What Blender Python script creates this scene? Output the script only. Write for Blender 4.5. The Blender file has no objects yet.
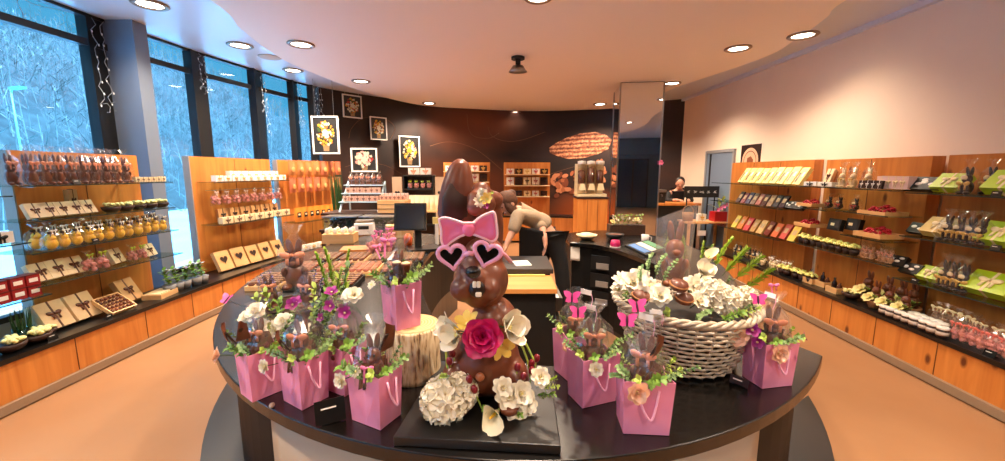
import bpy, math, random
from mathutils import Matrix, Vector, Euler
random.seed(7)
PI = math.pi
SC = bpy.context.scene
COL = SC.collection
V = Vector

# ------------------------------------------------------------------ camera
F_PX, CX, CY, CAM_H, PITCH = 400.0, 502.5, 230.5, 1.65, math.radians(8.3)
cp, sp = math.cos(PITCH), math.sin(PITCH)
cam_d = bpy.data.cameras.new('camera')
cam_d.sensor_width = 36.0
cam_d.lens = 36.0 * F_PX / 1005.0
cam_d.clip_start = 0.02
cam = bpy.data.objects.new('camera', cam_d)
COL.objects.link(cam)
cam.location = (0, 0, CAM_H)
cam.rotation_euler = (PI / 2 - PITCH, 0, 0)
SC.camera = cam


def ray(px, py):
    u, w = (px - CX) / F_PX, -(py - CY) / F_PX
    return V((u, cp + sp * w, -sp + cp * w))


def atZ(px, py, z):
    d = ray(px, py)
    t = (z - CAM_H) / d.z
    return V((d.x * t, d.y * t, z))


def atY(px, py, Y):
    d = ray(px, py)
    t = Y / d.y
    return V((d.x * t, Y, CAM_H + d.z * t))


def atX(px, py, X):
    d = ray(px, py)
    t = X / d.x
    return V((X, d.y * t, CAM_H + d.z * t))


# ------------------------------------------------------------------ materials
def lin(c):
    return tuple(((x / 255.0) / 12.92 if x / 255.0 <= 0.04045 else ((x / 255.0 + 0.055) / 1.055) ** 2.4) for x in c[:3]) + (1.0,)


MATS = {}


class NT:
    def __init__(self, name):
        self.m = bpy.data.materials.new(name)
        self.m.use_nodes = True
        self.t = self.m.node_tree
        self.p = self.t.nodes['Principled BSDF']
        self.out = self.t.nodes['Material Output']

    def n(self, kind, **kw):
        nd = self.t.nodes.new('ShaderNode' + kind)
        for k, v in kw.items():
            if k in nd.inputs:
                nd.inputs[k].default_value = v
            else:
                setattr(nd, k, v)
        return nd

    def l(self, a, b):
        self.t.links.new(a, b)

    def ramp(self, fac, stops):
        r = self.n('ValToRGB')
        e = r.color_ramp.elements
        while len(e) < len(stops):
            e.new(0.5)
        for el, (p, c) in zip(e, stops):
            el.position = p
            el.color = c
        self.l(fac, r.inputs[0])
        return r.outputs[0]

    def coord(self, scale=(1, 1, 1), rot=(0, 0, 0)):
        tc = self.n('TexCoord')
        mp = self.n('Mapping')
        mp.inputs['Scale'].default_value = scale
        mp.inputs['Rotation'].default_value = rot
        self.l(tc.outputs['Object'], mp.inputs[0])
        return mp.outputs[0]


def mat(name, c, rough=0.5, metal=0.0, var=0.0, scale=20.0, bump=0.0, coat=0.0, emit=0.0, sss=0.0, spec=None):
    """plain surface, with an optional noise mottling and bump"""
    if name in MATS:
        return MATS[name]
    k = NT(name)
    col = lin(c)
    k.p.inputs['Base Color'].default_value = col
    k.p.inputs['Roughness'].default_value = rough
    k.p.inputs['Metallic'].default_value = metal
    if spec is not None:
        k.p.inputs['Specular IOR Level'].default_value = spec
    if coat:
        k.p.inputs['Coat Weight'].default_value = coat
        k.p.inputs['Coat Roughness'].default_value = 0.08
    if sss:
        k.p.inputs['Subsurface Weight'].default_value = sss
        k.p.inputs['Subsurface Radius'].default_value = (0.01, 0.006, 0.004)
    if emit:
        k.p.inputs['Emission Color'].default_value = col
        k.p.inputs['Emission Strength'].default_value = emit
    if var or bump:
        nz = k.n('TexNoise', Scale=scale, Detail=4.0)
        k.l(k.coord(), nz.inputs['Vector'])
        if var:
            a = tuple(max(0, x * (1 - var)) for x in col[:3]) + (1,)
            b = tuple(min(1, x * (1 + var)) for x in col[:3]) + (1,)
            k.l(k.ramp(nz.outputs[0], [(0.3, a), (0.7, b)]), k.p.inputs['Base Color'])
        if bump:
            bp = k.n('Bump', Strength=bump, Distance=0.01)
            k.l(nz.outputs[0], bp.inputs['Height'])
            k.l(bp.outputs[0], k.p.inputs['Normal'])
    MATS[name] = k.m
    return k.m


def wood(name, c1, c2, knot, axis='Z', rough=0.45, knots=True, fine=1.0):
    if name in MATS:
        return MATS[name]
    k = NT(name)
    st = {'X': (1.2, 14, 14), 'Y': (14, 1.2, 14), 'Z': (14, 14, 1.2)}[axis]
    st = tuple(s * fine for s in st)
    co = k.coord(st)
    n1 = k.n('TexNoise', Scale=1.0, Detail=5.0, Distortion=0.6)
    k.l(co, n1.inputs['Vector'])
    base = k.ramp(n1.outputs[0], [(0.3, lin(c1)), (0.7, lin(c2))])
    if knots:
        kc = {'X': (2.6, 6, 6), 'Y': (6, 2.6, 6), 'Z': (5.5, 5.5, 2.8)}[axis]
        vo = k.n('TexVoronoi', Scale=1.0, Randomness=1.0)
        k.l(k.coord(kc), vo.inputs['Vector'])
        f = k.ramp(vo.outputs['Distance'], [(0.07, (1, 1, 1, 1)), (0.16, (0, 0, 0, 1))])
        mx = k.n('Mix', data_type='RGBA')
        k.l(f, mx.inputs[0])
        k.l(base, mx.inputs[6])
        mx.inputs[7].default_value = lin(knot)
        base = mx.outputs[2]
    k.l(base, k.p.inputs['Base Color'])
    k.p.inputs['Roughness'].default_value = rough
    MATS[name] = k.m
    return k.m


def film(name, c=(255, 255, 255), clear=0.85, rough=0.12, veil=0.0):
    """thin clear sheet (cellophane, shelf glass, a window pane): light passes straight through, part of it is mirrored"""
    if name in MATS:
        return MATS[name]
    k = NT(name)
    tr = k.n('BsdfTransparent')
    tr.inputs[0].default_value = lin(c)
    gl = k.n('BsdfGlossy', Roughness=rough)
    mx = k.n('MixShader')
    fr = k.n('LayerWeight', Blend=0.35)
    pw = k.n('Math', operation='POWER')
    pw.inputs[1].default_value = 2.0
    k.l(fr.outputs['Facing'], pw.inputs[0])
    mt = k.n('Math', operation='MULTIPLY_ADD')
    mt.inputs[1].default_value = 0.45 * (1.05 - clear) / 0.2
    mt.inputs[2].default_value = (1 - clear) * 0.5
    k.l(pw.outputs[0], mt.inputs[0])
    k.l(mt.outputs[0], mx.inputs[0])
    k.l(tr.outputs[0], mx.inputs[1])
    k.l(gl.outputs[0], mx.inputs[2])
    last = mx.outputs[0]
    if veil:
        df = k.n('BsdfDiffuse')
        df.inputs[0].default_value = (0.9, 0.88, 0.85, 1)
        m2 = k.n('MixShader')
        m2.inputs[0].default_value = veil
        k.l(last, m2.inputs[1])
        k.l(df.outputs[0], m2.inputs[2])
        last = m2.outputs[0]
    k.l(last, k.out.inputs[0])
    MATS[name] = k.m
    return k.m


# ------------------------------------------------------------------ mesh builder
class MB:
    def __init__(self):
        self.v, self.f = [], []

    def add(self, vs, fs, M=None):
        o = len(self.v)
        for p in vs:
            p = V(p)
            self.v.append(tuple(M @ p) if M is not None else tuple(p))
        self.f += [tuple(i + o for i in q) for q in fs]
        return self

    def box(self, c, s, M=None, rz=0.0, taper=1.0, rx=0.0):
        R = Matrix.Translation(c) @ Euler((rx, 0, rz)).to_matrix().to_4x4()
        if M is not None:
            R = M @ R
        x, y, z = s[0] / 2, s[1] / 2, s[2] / 2
        t = taper
        vs = [(-x, -y, -z), (x, -y, -z), (x, y, -z), (-x, y, -z), (-x * t, -y * t, z), (x * t, -y * t, z), (x * t, y * t, z), (-x * t, y * t, z)]
        return self.add(vs, [(3, 2, 1, 0), (4, 5, 6, 7), (0, 1, 5, 4), (1, 2, 6, 5), (2, 3, 7, 6), (3, 0, 4, 7)], R)

    def b2(self, lo, hi):
        return self.box([(a + b) / 2 for a, b in zip(lo, hi)], [b - a for a, b in zip(lo, hi)])

    def lathe(self, prof, n=20, M=None, c=(0, 0, 0), sx=1.0, sy=1.0, caps=True):
        vs, fs = [], []
        for r, z in prof:
            for i in range(n):
                a = 2 * PI * i / n
                vs.append((c[0] + r * math.cos(a) * sx, c[1] + r * math.sin(a) * sy, c[2] + z))
        for j in range(len(prof) - 1):
            for i in range(n):
                k = (i + 1) % n
                fs.append((j * n + i, j * n + k, (j + 1) * n + k, (j + 1) * n + i))
        if caps and prof[0][0] > 1e-6:
            fs.append(tuple(range(n - 1, -1, -1)))
        if caps and prof[-1][0] > 1e-6:
            m = (len(prof) - 1) * n
            fs.append(tuple(range(m, m + n)))
        return self.add(vs, fs, M)

    def ell(self, c, r, rot=(0, 0, 0), nu=14, nv=9, M=None):
        if isinstance(r, (int, float)):
            r = (r, r, r)
        R = Matrix.Translation(c) @ Euler(rot).to_matrix().to_4x4() @ Matrix.Diagonal((r[0], r[1], r[2], 1))
        if M is not None:
            R = M @ R
        vs, fs = [(0, 0, -1)], []
        for j in range(1, nv):
            t = -PI / 2 + PI * j / nv
            for i in range(nu):
                a = 2 * PI * i / nu
                vs.append((math.cos(t) * math.cos(a), math.cos(t) * math.sin(a), math.sin(t)))
        vs.append((0, 0, 1))
        for i in range(nu):
            fs.append((0, 1 + (i + 1) % nu, 1 + i))
        for j in range(nv - 2):
            for i in range(nu):
                a, b = 1 + j * nu + i, 1 + j * nu + (i + 1) % nu
                fs.append((a, b, b + nu, a + nu))
        e = len(vs) - 1
        for i in range(nu):
            fs.append((e - nu + i, e - nu + (i + 1) % nu, e))
        return self.add(vs, fs, R)

    def tube(self, pts, r, n=6, M=None, closed=False):
        pts = [V(p) for p in pts]
        rs = r if isinstance(r, (list, tuple)) else [r] * len(pts)
        vs, fs = [], []
        up = V((0, 0, 1))
        m = len(pts)
        prev = None
        for i, p in enumerate(pts):
            a = pts[(i - 1) % m] if (closed or i > 0) else p
            b = pts[(i + 1) % m] if (closed or i < m - 1) else p
            d = (b - a)
            d = d.normalized() if d.length > 1e-9 else V((0, 0, 1))
            if prev is None:
                q = d.orthogonal().normalized()
            else:
                q = prev - d * prev.dot(d)
                q = q.normalized() if q.length > 1e-6 else d.orthogonal().normalized()
            prev = q
            w = d.cross(q)
            for k in range(n):
                t = 2 * PI * k / n
                vs.append(p + (q * math.cos(t) + w * math.sin(t)) * rs[i])
        for i in range(m if closed else m - 1):
            j = (i + 1) % m
            for k in range(n):
                l = (k + 1) % n
                fs.append((i * n + k, i * n + l, j * n + l, j * n + k))
        if not closed:
            fs.append(tuple(range(n - 1, -1, -1)))
            fs.append(tuple(range((m - 1) * n, m * n)))
        return self.add(vs, fs, M)

    def prism(self, poly, z0, z1, M=None):
        n = len(poly)
        vs = [(x, y, z0) for x, y in poly] + [(x, y, z1) for x, y in poly]
        fs = [tuple(range(n - 1, -1, -1)), tuple(range(n, 2 * n))]
        fs += [(i, (i + 1) % n, n + (i + 1) % n, n + i) for i in range(n)]
        return self.add(vs, fs, M)

    def grid(self, fn, nu, nv, M=None):
        vs = [fn(i / nu, j / nv) for j in range(nv + 1) for i in range(nu + 1)]
        fs = [(j * (nu + 1) + i, j * (nu + 1) + i + 1, (j + 1) * (nu + 1) + i + 1, (j + 1) * (nu + 1) + i) for j in range(nv) for i in range(nu)]
        return self.add(vs, fs, M)

    def wall(self, line, z0, z1, th=0.0):
        """upright sheet along a polyline, th = thickness to the left of its direction"""
        pts = [V((p[0], p[1], 0)) for p in line]
        off = []
        for i, p in enumerate(pts):
            a, b = pts[max(i - 1, 0)], pts[min(i + 1, len(pts) - 1)]
            d = (b - a).normalized()
            off.append(p + V((-d.y, d.x, 0)) * th)
        poly = [(p.x, p.y) for p in pts] + [(p.x, p.y) for p in reversed(off)]
        n = len(pts)
        m = len(poly)
        vs = [(x, y, z0) for x, y in poly] + [(x, y, z1) for x, y in poly]
        fs = [(i, (i + 1) % m, m + (i + 1) % m, m + i) for i in range(m)]
        for i in range(n - 1):
            a, b, c, d = i, i + 1, m - 2 - i, m - 1 - i
            fs += [(a, d, c, b), (m + a, m + b, m + c, m + d)]
        return self.add(vs, fs)

    def mesh(self, name, m, smooth=False):
        me = bpy.data.meshes.new(name)
        me.from_pydata(self.v, [], self.f)
        me.validate()
        if m is not None:
            me.materials.append(m)
        if smooth:
            me.polygons.foreach_set('use_smooth', [True] * len(me.polygons))
        me.update()
        return me

    def build(self, name, m, parent=None, smooth=False, bevel=0.0, loc=None):
        o = bpy.data.objects.new(name, self.mesh(name, m, smooth))
        COL.objects.link(o)
        if parent is not None:
            o.parent = parent
        if loc is not None:
            o.location = loc
        if bevel:
            b = o.modifiers.new('bevel', 'BEVEL')
            b.width = bevel
            b.segments = 2
            b.limit_method = 'ANGLE'
        return o


def tag(o, label, cat, group=None):
    o['label'] = label
    o['category'] = cat
    if group:
        o['group'] = group
    return o


def thing(name, label, cat, loc=(0, 0, 0), rz=0.0, group=None, rot=None, scale=None):
    o = bpy.data.objects.new(name, None)
    COL.objects.link(o)
    o.empty_display_size = 0.02
    o.location = loc
    o.rotation_euler = rot if rot is not None else (0, 0, rz)
    if scale is not None:
        o.scale = (scale,) * 3 if isinstance(scale, (int, float)) else scale
    return tag(o, label, cat, group)


def struct(name, mb, m, parent=None, smooth=False, bevel=0.0):
    o = mb.build(name, m, parent, smooth, bevel)
    if parent is None:
        o['kind'] = 'structure'
    return o


class Kind:
    """a kind of product: its parts and sub-parts as shared meshes; spawn() sets out one more of it"""

    def __init__(self, name, cat, parts):
        self.name, self.cat, self.parts = name, cat, parts

    def spawn(self, loc, rz, label, group=None, scale=1.0, rot=None, mats=None):
        if len(self.parts) == 1 and len(self.parts[0]) == 2:
            o = bpy.data.objects.new(self.name, self.parts[0][1])
            COL.objects.link(o)
            tag(o, label, self.cat, group)
            o.location = loc
            o.rotation_euler = rot if rot is not None else (0, 0, rz)
            o.scale = (scale,) * 3 if isinstance(scale, (int, float)) else scale
            root = o
            recol(o, self.parts[0][0], mats)
            return root
        root = thing(self.name, label, self.cat, loc, rz, group, rot, scale)
        for p in self.parts:
            o = bpy.data.objects.new(p[0], p[1])
            COL.objects.link(o)
            o.parent = root
            recol(o, p[0], mats)
            for q in (p[2] if len(p) > 2 else ()):
                s = bpy.data.objects.new(q[0], q[1])
                COL.objects.link(s)
                s.parent = o
                recol(s, q[0], mats)
        return root


def recol(o, part, mats):
    if mats and part in mats:
        o.material_slots[0].link = 'OBJECT'
        o.material_slots[0].material = mats[part]


ORD = 'first second third fourth fifth sixth seventh eighth ninth tenth eleventh twelfth thirteenth fourteenth fifteenth sixteenth seventeenth eighteenth nineteenth twentieth'.split()


def row(kind, n, a, b, rz, label, group, scale=1.0, jit=0.0, rjit=0.0, mats=None, rot=None, o0=0):
    """n of a kind set out from a to b; {o} in the label becomes first, second ..."""
    a, b = V(a), V(b)
    out = []
    for i in range(n):
        p = a.lerp(b, (i + 0.5) / n) + V((random.uniform(-jit, jit), random.uniform(-jit, jit), 0))
        s = scale * random.uniform(0.96, 1.04) if isinstance(scale, (int, float)) else scale
        r = rz + random.uniform(-rjit, rjit)
        mm = mats[i % len(mats)] if isinstance(mats, list) else mats
        ro = None if rot is None else (rot[0], rot[1], r)
        out.append(kind.spawn(p, r, label.format(o=ORD[i + o0]), group, s, ro, mm))
    return out
# ------------------------------------------------------------------ shared materials
M_black = mat('black laminate', (14, 13, 13), 0.32, var=0.25, scale=6, coat=0.15)
M_blackmatt = mat('black matt', (16, 15, 15), 0.55)
M_darkgrey = mat('dark grey top', (44, 42, 42), 0.4)
M_choc = mat('milk chocolate', (106, 56, 35), 0.4, var=0.15, scale=12, coat=0.1)
M_dchoc = mat('dark chocolate', (50, 25, 16), 0.45, var=0.15, scale=14)
M_wchoc = mat('white chocolate', (238, 214, 168), 0.4)
M_wood = wood('knotty birch', (196, 116, 48), (222, 146, 70), (104, 50, 20), 'Z')
M_woodx = wood('birch tray wood', (222, 170, 108), (238, 192, 132), (150, 90, 50), 'X', knots=False)
M_panel = wood('panel birch', (186, 108, 46), (212, 134, 62), (120, 60, 26), 'Z')
M_glass = film('shelf glass', (225, 240, 236), 0.86, 0.03)
M_pane = film('window pane', (235, 245, 250), 0.93, 0.0)
M_cello = film('cellophane', (255, 255, 255), 0.87, 0.14, 0.02)
M_cellof = film('frosty cellophane', (255, 250, 245), 0.86, 0.2, 0.09)
M_cream = mat('cream card', (236, 214, 170), 0.55, var=0.05)
M_white = mat('white card', (240, 236, 228), 0.5)
M_steel = mat('brushed steel', (170, 168, 165), 0.3, 1.0)
M_brownrib = mat('brown ribbon', (92, 48, 26), 0.35)
M_gold = mat('golden ribbon', (214, 170, 84), 0.3, 0.2)
M_peachrib = mat('peach ribbon', (232, 150, 112), 0.35)
M_red = mat('red card', (176, 24, 34), 0.42)
M_lime = mat('lime card', (176, 200, 20), 0.4)
M_yel = mat('yellow sugar', (252, 192, 52), 0.5, var=0.12, scale=60)
M_leaf = mat('leaf green', (112, 150, 52), 0.5, var=0.35, scale=30)
M_leafl = mat('light leaf green', (172, 194, 84), 0.5, var=0.3, scale=30)
M_leafd = mat('dark leaf green', (40, 76, 34), 0.5, var=0.3, scale=30)
M_petw = mat('white petal', (238, 230, 208), 0.55, sss=0.0)
M_pety = mat('pale yellow petal', (236, 222, 150), 0.55)
M_petp = mat('peach petal', (244, 196, 164), 0.55, var=0.12, scale=40)
M_petm = mat('magenta petal', (190, 18, 92), 0.45, var=0.2, scale=50)
M_petv = mat('violet petal', (150, 30, 120), 0.45, var=0.2, scale=50)
M_petpk = mat('pink petal', (232, 120, 170), 0.5, var=0.12, scale=40)

def smooth_line(pts, n=6):
    out = []
    m = len(pts)
    for i in range(m - 1):
        p0, p1, p2, p3 = [V(pts[min(max(j, 0), m - 1)]) for j in (i - 1, i, i + 1, i + 2)]
        for s in range(n):
            t = s / n
            out.append(0.5 * ((2 * p1) + (p2 - p0) * t + (2 * p0 - 5 * p1 + 4 * p2 - p3) * t * t + (3 * p1 - p0 - 3 * p2 + p3) * t ** 3))
    out.append(V(pts[-1]))
    return [tuple(p) for p in out]


# ------------------------------------------------------------------ floor, ceiling, walls
k = NT('polished floor')
n1 = k.n('TexNoise', Scale=0.9, Detail=6.0)
k.l(k.coord(), n1.inputs['Vector'])
k.l(k.ramp(n1.outputs[0], [(0.3, lin((158, 114, 78))), (0.7, lin((176, 132, 94)))]), k.p.inputs['Base Color'])
k.p.inputs['Roughness'].default_value = 0.33
k.p.inputs['Specular IOR Level'].default_value = 0.4
M_floor = k.m
fl = MB().b2((-6, -6, -0.1), (6, 12, 0))
struct('floor', fl, M_floor)

CEIL = 3.21
M_ceil = mat('ceiling paint', (214, 220, 232), 0.34, spec=0.6)
M_ceil2 = mat('ceiling oval paint', (250, 240, 228), 0.7)
M_wall = mat('wall plaster', (248, 226, 202), 0.85, var=0.02, scale=2)
# lowered oval field of the ceiling
OV = [tuple(atZ(px, py, 3.1).xy) for px, py in [(677, 87), (760, 59), (795, 40), (826, 18), (846, 0)]]
OV += [(2.75, 2.2), (2.7, 0.5), (2.3, -1.4), (1.4, -2.6), (0, -3), (-1.3, -2.4), (-2.0, -1.0), (-2.35, 0.6), (-2.5, 1.8)]
OV += [tuple(atZ(px, py, 3.1).xy) for px, py in [(210, 0), (241, 29), (271, 52), (301, 68), (362, 91), (420, 105)]]
OV += [(-0.6, 9.6), (0.6, 9.9), (1.8, 9.75), (2.8, 9.2)]
OV = smooth_line(OV + OV[:1], 6)[:-1]
struct('ceiling_oval', MB().prism(OV, 3.1, CEIL - 0.001), M_ceil2)

# right wall, wall behind the camera, far side of the room
struct('wall_right', MB().b2((3.92, -6, 0), (4.15, 12, CEIL)), M_wall)
M_dim = mat('entrance wall paint', (84, 100, 104), 0.6)
struct('wall_front', MB().b2((-4.6, -6.2, 0), (4.15, -6, CEIL)), M_dim)
struct('trim_right', MB().b2((3.86, -6, CEIL - 0.05), (3.92, 9.0, CEIL)), M_ceil)

# printed wall at the far end, bowed away from the room
BW = [(-3.42, 7.72), (-3.0, 8.25), (-2.3, 8.95), (-1.4, 9.55), (-0.4, 9.92), (0.6, 10.02), (1.6, 9.95), (2.4, 9.75), (3.2, 9.35), (3.93, 8.9)]


BWS = smooth_line(BW)


def wall_y(x):
    for (x0, y0), (x1, y1) in zip(BWS, BWS[1:]):
        if x0 <= x <= x1:
            return y0 + (y1 - y0) * (x - x0) / (x1 - x0)
    return BWS[0][1] if x < BWS[0][0] else BWS[-1][1]


def on_wall(px, py, off=0.01):
    """point of the printed wall seen at a pixel"""
    d = ray(px, py)
    t = 9.0
    for _ in range(40):
        t += (wall_y(d.x * t) - d.y * t) * 0.6
    p = d * t
    return V((p.x, wall_y(p.x) - off, CAM_H + p.z))


k = NT('printed chocolate mural')
tc = k.n('TexCoord')
n1 = k.n('TexNoise', Scale=0.55, Detail=3.0, Distortion=1.2)
k.l(tc.outputs['Object'], n1.inputs['Vector'])
base = k.ramp(n1.outputs[0], [(0.35, lin((24, 15, 14))), (0.6, lin((54, 31, 24))), (0.8, lin((84, 42, 22)))])


def glow(center, radii, col, base):
    """printed patch of warm colour on the mural"""
    mp = k.n('Mapping')
    mp.vector_type = 'POINT'
    mp.inputs['Location'].default_value = tuple(-c / r for c, r in zip(center, radii))
    mp.inputs['Scale'].default_value = tuple(1 / r for r in radii)
    k.l(tc.outputs['Object'], mp.inputs[0])
    gr = k.n('TexGradient', gradient_type='SPHERICAL')
    k.l(mp.outputs[0], gr.inputs[0])
    mx = k.n('Mix', data_type='RGBA')
    k.l(gr.outputs[0], mx.inputs[0])
    k.l(base, mx.inputs[6])
    mx.inputs[7].default_value = lin(col)
    return mx.outputs[2]


g1 = on_wall(478, 122)
g2 = on_wall(590, 222)
g3 = on_wall(470, 185)
base = glow(g1, (1.5, 3, 0.9), (120, 62, 34), base)
base = glow(g2, (1.3, 3, 0.9), (210, 102, 38), base)
base = glow(g3, (2.2, 3, 0.8), (110, 52, 22), base)
k.l(base, k.p.inputs['Base Color'])
k.p.inputs['Roughness'].default_value = 0.55
wb = struct('wall_back', MB().wall(BWS, 0, CEIL, 0.15), k.m)

# printed swirls, pod and beans, all flat on the mural
M_swirl = mat('printed golden line', (122, 84, 60), 0.6)


def wall_strip(pxs, w, m, name):
    P = smooth_line([tuple(on_wall(*p, off=0.006)) for p in pxs], 8)
    mb = MB()
    for i in range(len(P) - 1):
        a, b = V(P[i]), V(P[i + 1])
        a.y, b.y = wall_y(a.x) - 0.008, wall_y(b.x) - 0.008
        d = (b - a).normalized()
        nrm = V((-d.z, 0, d.x)) * w
        mb.add([a - nrm, b - nrm, b + nrm, a + nrm], [(0, 1, 2, 3)])
    return mb.build(name, m, wb)


wall_strip([(467, 114), (469, 130), (476, 137), (490, 138), (499, 133)], 0.006, M_swirl, 'printed_swirl')
wall_strip([(488, 127), (492, 136), (505, 141), (522, 140), (545, 132)], 0.006, M_swirl, 'printed_swirl')
wall_strip([(430, 146), (446, 142), (462, 144), (480, 152), (502, 170)], 0.005, M_swirl, 'printed_swirl')
wall_strip([(349, 138), (352, 128), (364, 118), (385, 119), (395, 128), (390, 140)], 0.004, M_swirl, 'printed_swirl')
wall_strip([(345, 167), (362, 163), (384, 165), (402, 174)], 0.004, M_swirl, 'printed_swirl')
wall_strip([(455, 205), (500, 195), (548, 175), (580, 165)], 0.004, M_swirl, 'printed_swirl')

k = NT('printed cocoa pod')
wv = k.n('TexWave', wave_type='BANDS', bands_direction='Z', Scale=3.2, Distortion=3.0, Detail=4.0)
wv.inputs['Detail Scale'].default_value = 2.5
k.l(k.coord((0.35, 0.0, 1.0), (0, 0.1, 0)), wv.inputs['Vector'])
nz = k.n('TexNoise', Scale=22.0, Detail=6.0)
k.l(k.coord(), nz.inputs['Vector'])
ad = k.n('Math', operation='MULTIPLY')
half = k.n('Math', operation='MULTIPLY_ADD')
half.inputs[1].default_value, half.inputs[2].default_value = 0.5, 0.5
k.l(wv.outputs[1], half.inputs[0])
k.l(half.outputs[0], ad.inputs[0])
k.l(nz.outputs[0], ad.inputs[1])
k.l(k.ramp(ad.outputs[0], [(0.22, lin((92, 46, 30))), (0.36, lin((164, 92, 60))), (0.54, lin((226, 162, 116)))]), k.p.inputs['Base Color'])
k.p.inputs['Roughness'].default_value = 0.6
M_pod = k.m


def wall_patch(outline, m, name, off):
    c = V((0, 0, 0))
    P = [on_wall(*p, off=off) for p in outline]
    for p in P:
        c += p
    c /= len(P)
    mb = MB()
    vs, fs = [tuple(V((c.x, wall_y(c.x) - off, c.z)))], []
    n = len(P)
    for s in (0.5, 1.0):
        for p in P:
            q = c.lerp(p, s)
            vs.append((q.x, wall_y(q.x) - off, q.z))
    for i in range(n):
        j = (i + 1) % n
        fs += [(0, 1 + i, 1 + j), (1 + i, 1 + n + i, 1 + n + j, 1 + j)]
    mb.add(vs, fs)
    return mb.build(name, m, wb)


wall_patch([(549, 148), (556, 143), (566, 138), (580, 133.5), (595, 132), (606, 135), (612, 140), (608, 149), (598, 154), (584, 158), (568, 159), (557, 156), (550, 153)], M_pod, 'printed_cocoa_pod', 0.012)
for i in range(64):
    q = random.random()
    px = 552 + 52 * q + random.uniform(-3, 3)
    py = 186 - 16 * q + random.uniform(-9, 13) * (1.1 - 0.4 * q)
    if i < 6:
        px, py = random.uniform(578, 606), random.uniform(160, 172)
    a = random.uniform(0, PI)
    r1, r2 = random.uniform(2.8, 4.3), random.uniform(1.6, 2.4)
    o = [(px + r1 * math.cos(t) * math.cos(a) - r2 * math.sin(t) * math.sin(a), py + r1 * math.cos(t) * math.sin(a) + r2 * math.sin(t) * math.cos(a)) for t in [2 * PI * j / 8 for j in range(8)]]
    wall_patch(o, mat('printed bean %d' % (i % 3), [(176, 100, 62), (128, 64, 38), (204, 130, 88)][i % 3], 0.6), 'printed_cocoa_bean', 0.010 + 0.0003 * i)

# ------------------------------------------------------------------ window side
WL = [(-4.25, -6.0), (-4.25, 1.5), (-4.2, 3.0), (-4.16, 4.32), (-4.03, 5.52), (-3.82, 6.5), (-3.64, 7.26), (-3.45, 7.7)]
struct('ceiling', MB().prism([(x - 0.1, y) for x, y in WL] + [(-3.3, 8.4), (-2.4, 9.3), (-1.4, 9.9), (0.6, 10.4), (2.4, 10.1), (4.15, 9.4), (4.15, -6.0)][::1], CEIL, CEIL + 0.15), M_ceil)
M_frame = mat('black window frame', (14, 15, 18), 0.45)
M_sill = mat('window parapet paint', (150, 150, 150), 0.6)


def seg_box(mb, a, b, z0, z1, th, inner=0.0):
    a, b = V((*a, 0)), V((*b, 0))
    d = (b - a)
    L = d.length
    ang = math.atan2(d.y, d.x)
    c = (a + b) / 2 + V((math.sin(ang), -math.cos(ang), 0)) * inner
    return mb.box((c.x, c.y, (z0 + z1) / 2), (L, th, z1 - z0), rz=ang)


struct('wall_left', MB().wall([(x - 0.12, y) for x, y in WL], 0, 0.4, 0.08), M_sill)
for i in range(len(WL) - 1):
    w = thing('window_%d' % (i + 1), 'tall pane between black mullions', 'window')
    for kk in ('label', 'category'):
        del w[kk]
    w['kind'] = 'structure'
    a, b = WL[i], WL[i + 1]
    seg_box(MB(), a, b, 0.4, CEIL, 0.012, -0.03).build('window_pane', M_pane, w)
    fr = MB()
    seg_box(fr, a, b, 2.9, 2.965, 0.07)
    seg_box(fr, a, b, CEIL - 0.03, CEIL, 0.08)
    seg_box(fr, a, b, 0.4, 0.45, 0.08)
    fr.build('window_frame', M_frame, w)
MULL = [(-4.25, 1.5, 0.12), (-4.18, 4.31, 0.2), (-4.05, 5.52, 0.28), (-3.85, 6.5, 0.34), (-3.66, 7.24, 0.24), (-3.5, 7.6, 0.2)]
for i, (x, y, w) in enumerate(MULL):
    struct('trim_%d' % (i + 1), MB().box((x, y, CEIL / 2), (0.1, w, CEIL), rz=0.2 if i > 2 else 0.1), M_frame)
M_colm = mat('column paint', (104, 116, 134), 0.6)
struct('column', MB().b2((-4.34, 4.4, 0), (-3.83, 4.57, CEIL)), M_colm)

# ------------------------------------------------------------------ outside
k = NT('frosted winter woods')
n1 = k.n('TexNoise', Scale=1.1, Detail=10.0, Roughness=0.78, Distortion=0.4)
k.l(k.coord((0.8, 0.8, 0.8)), n1.inputs['Vector'])
k.l(k.ramp(n1.outputs[0], [(0.3, lin((20, 30, 27))), (0.44, lin((36, 50, 46))), (0.58, lin((54, 70, 66))), (0.75, lin((92, 102, 96)))]), k.p.inputs['Base Color'])
k.p.inputs['Roughness'].default_value = 0.9
bp = k.n('Bump', Strength=0.3, Distance=0.2)
k.l(n1.outputs[0], bp.inputs['Height'])
k.l(bp.outputs[0], k.p.inputs['Normal'])
M_hill = k.m


def hill(u, v):
    y = -30 + 90 * u
    x = -15 - 26 * v
    z = -1.2 + 15.5 * v ** 0.85 * (1 + 0.06 * math.sin(y * 0.16) + 0.03 * math.sin(y * 0.5 + 1))
    z += 0.25 * math.sin(9 * v + y * 0.4) * v
    return (x, y, z)


struct('hill', MB().grid(hill, 60, 24), M_hill, smooth=True)
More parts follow.
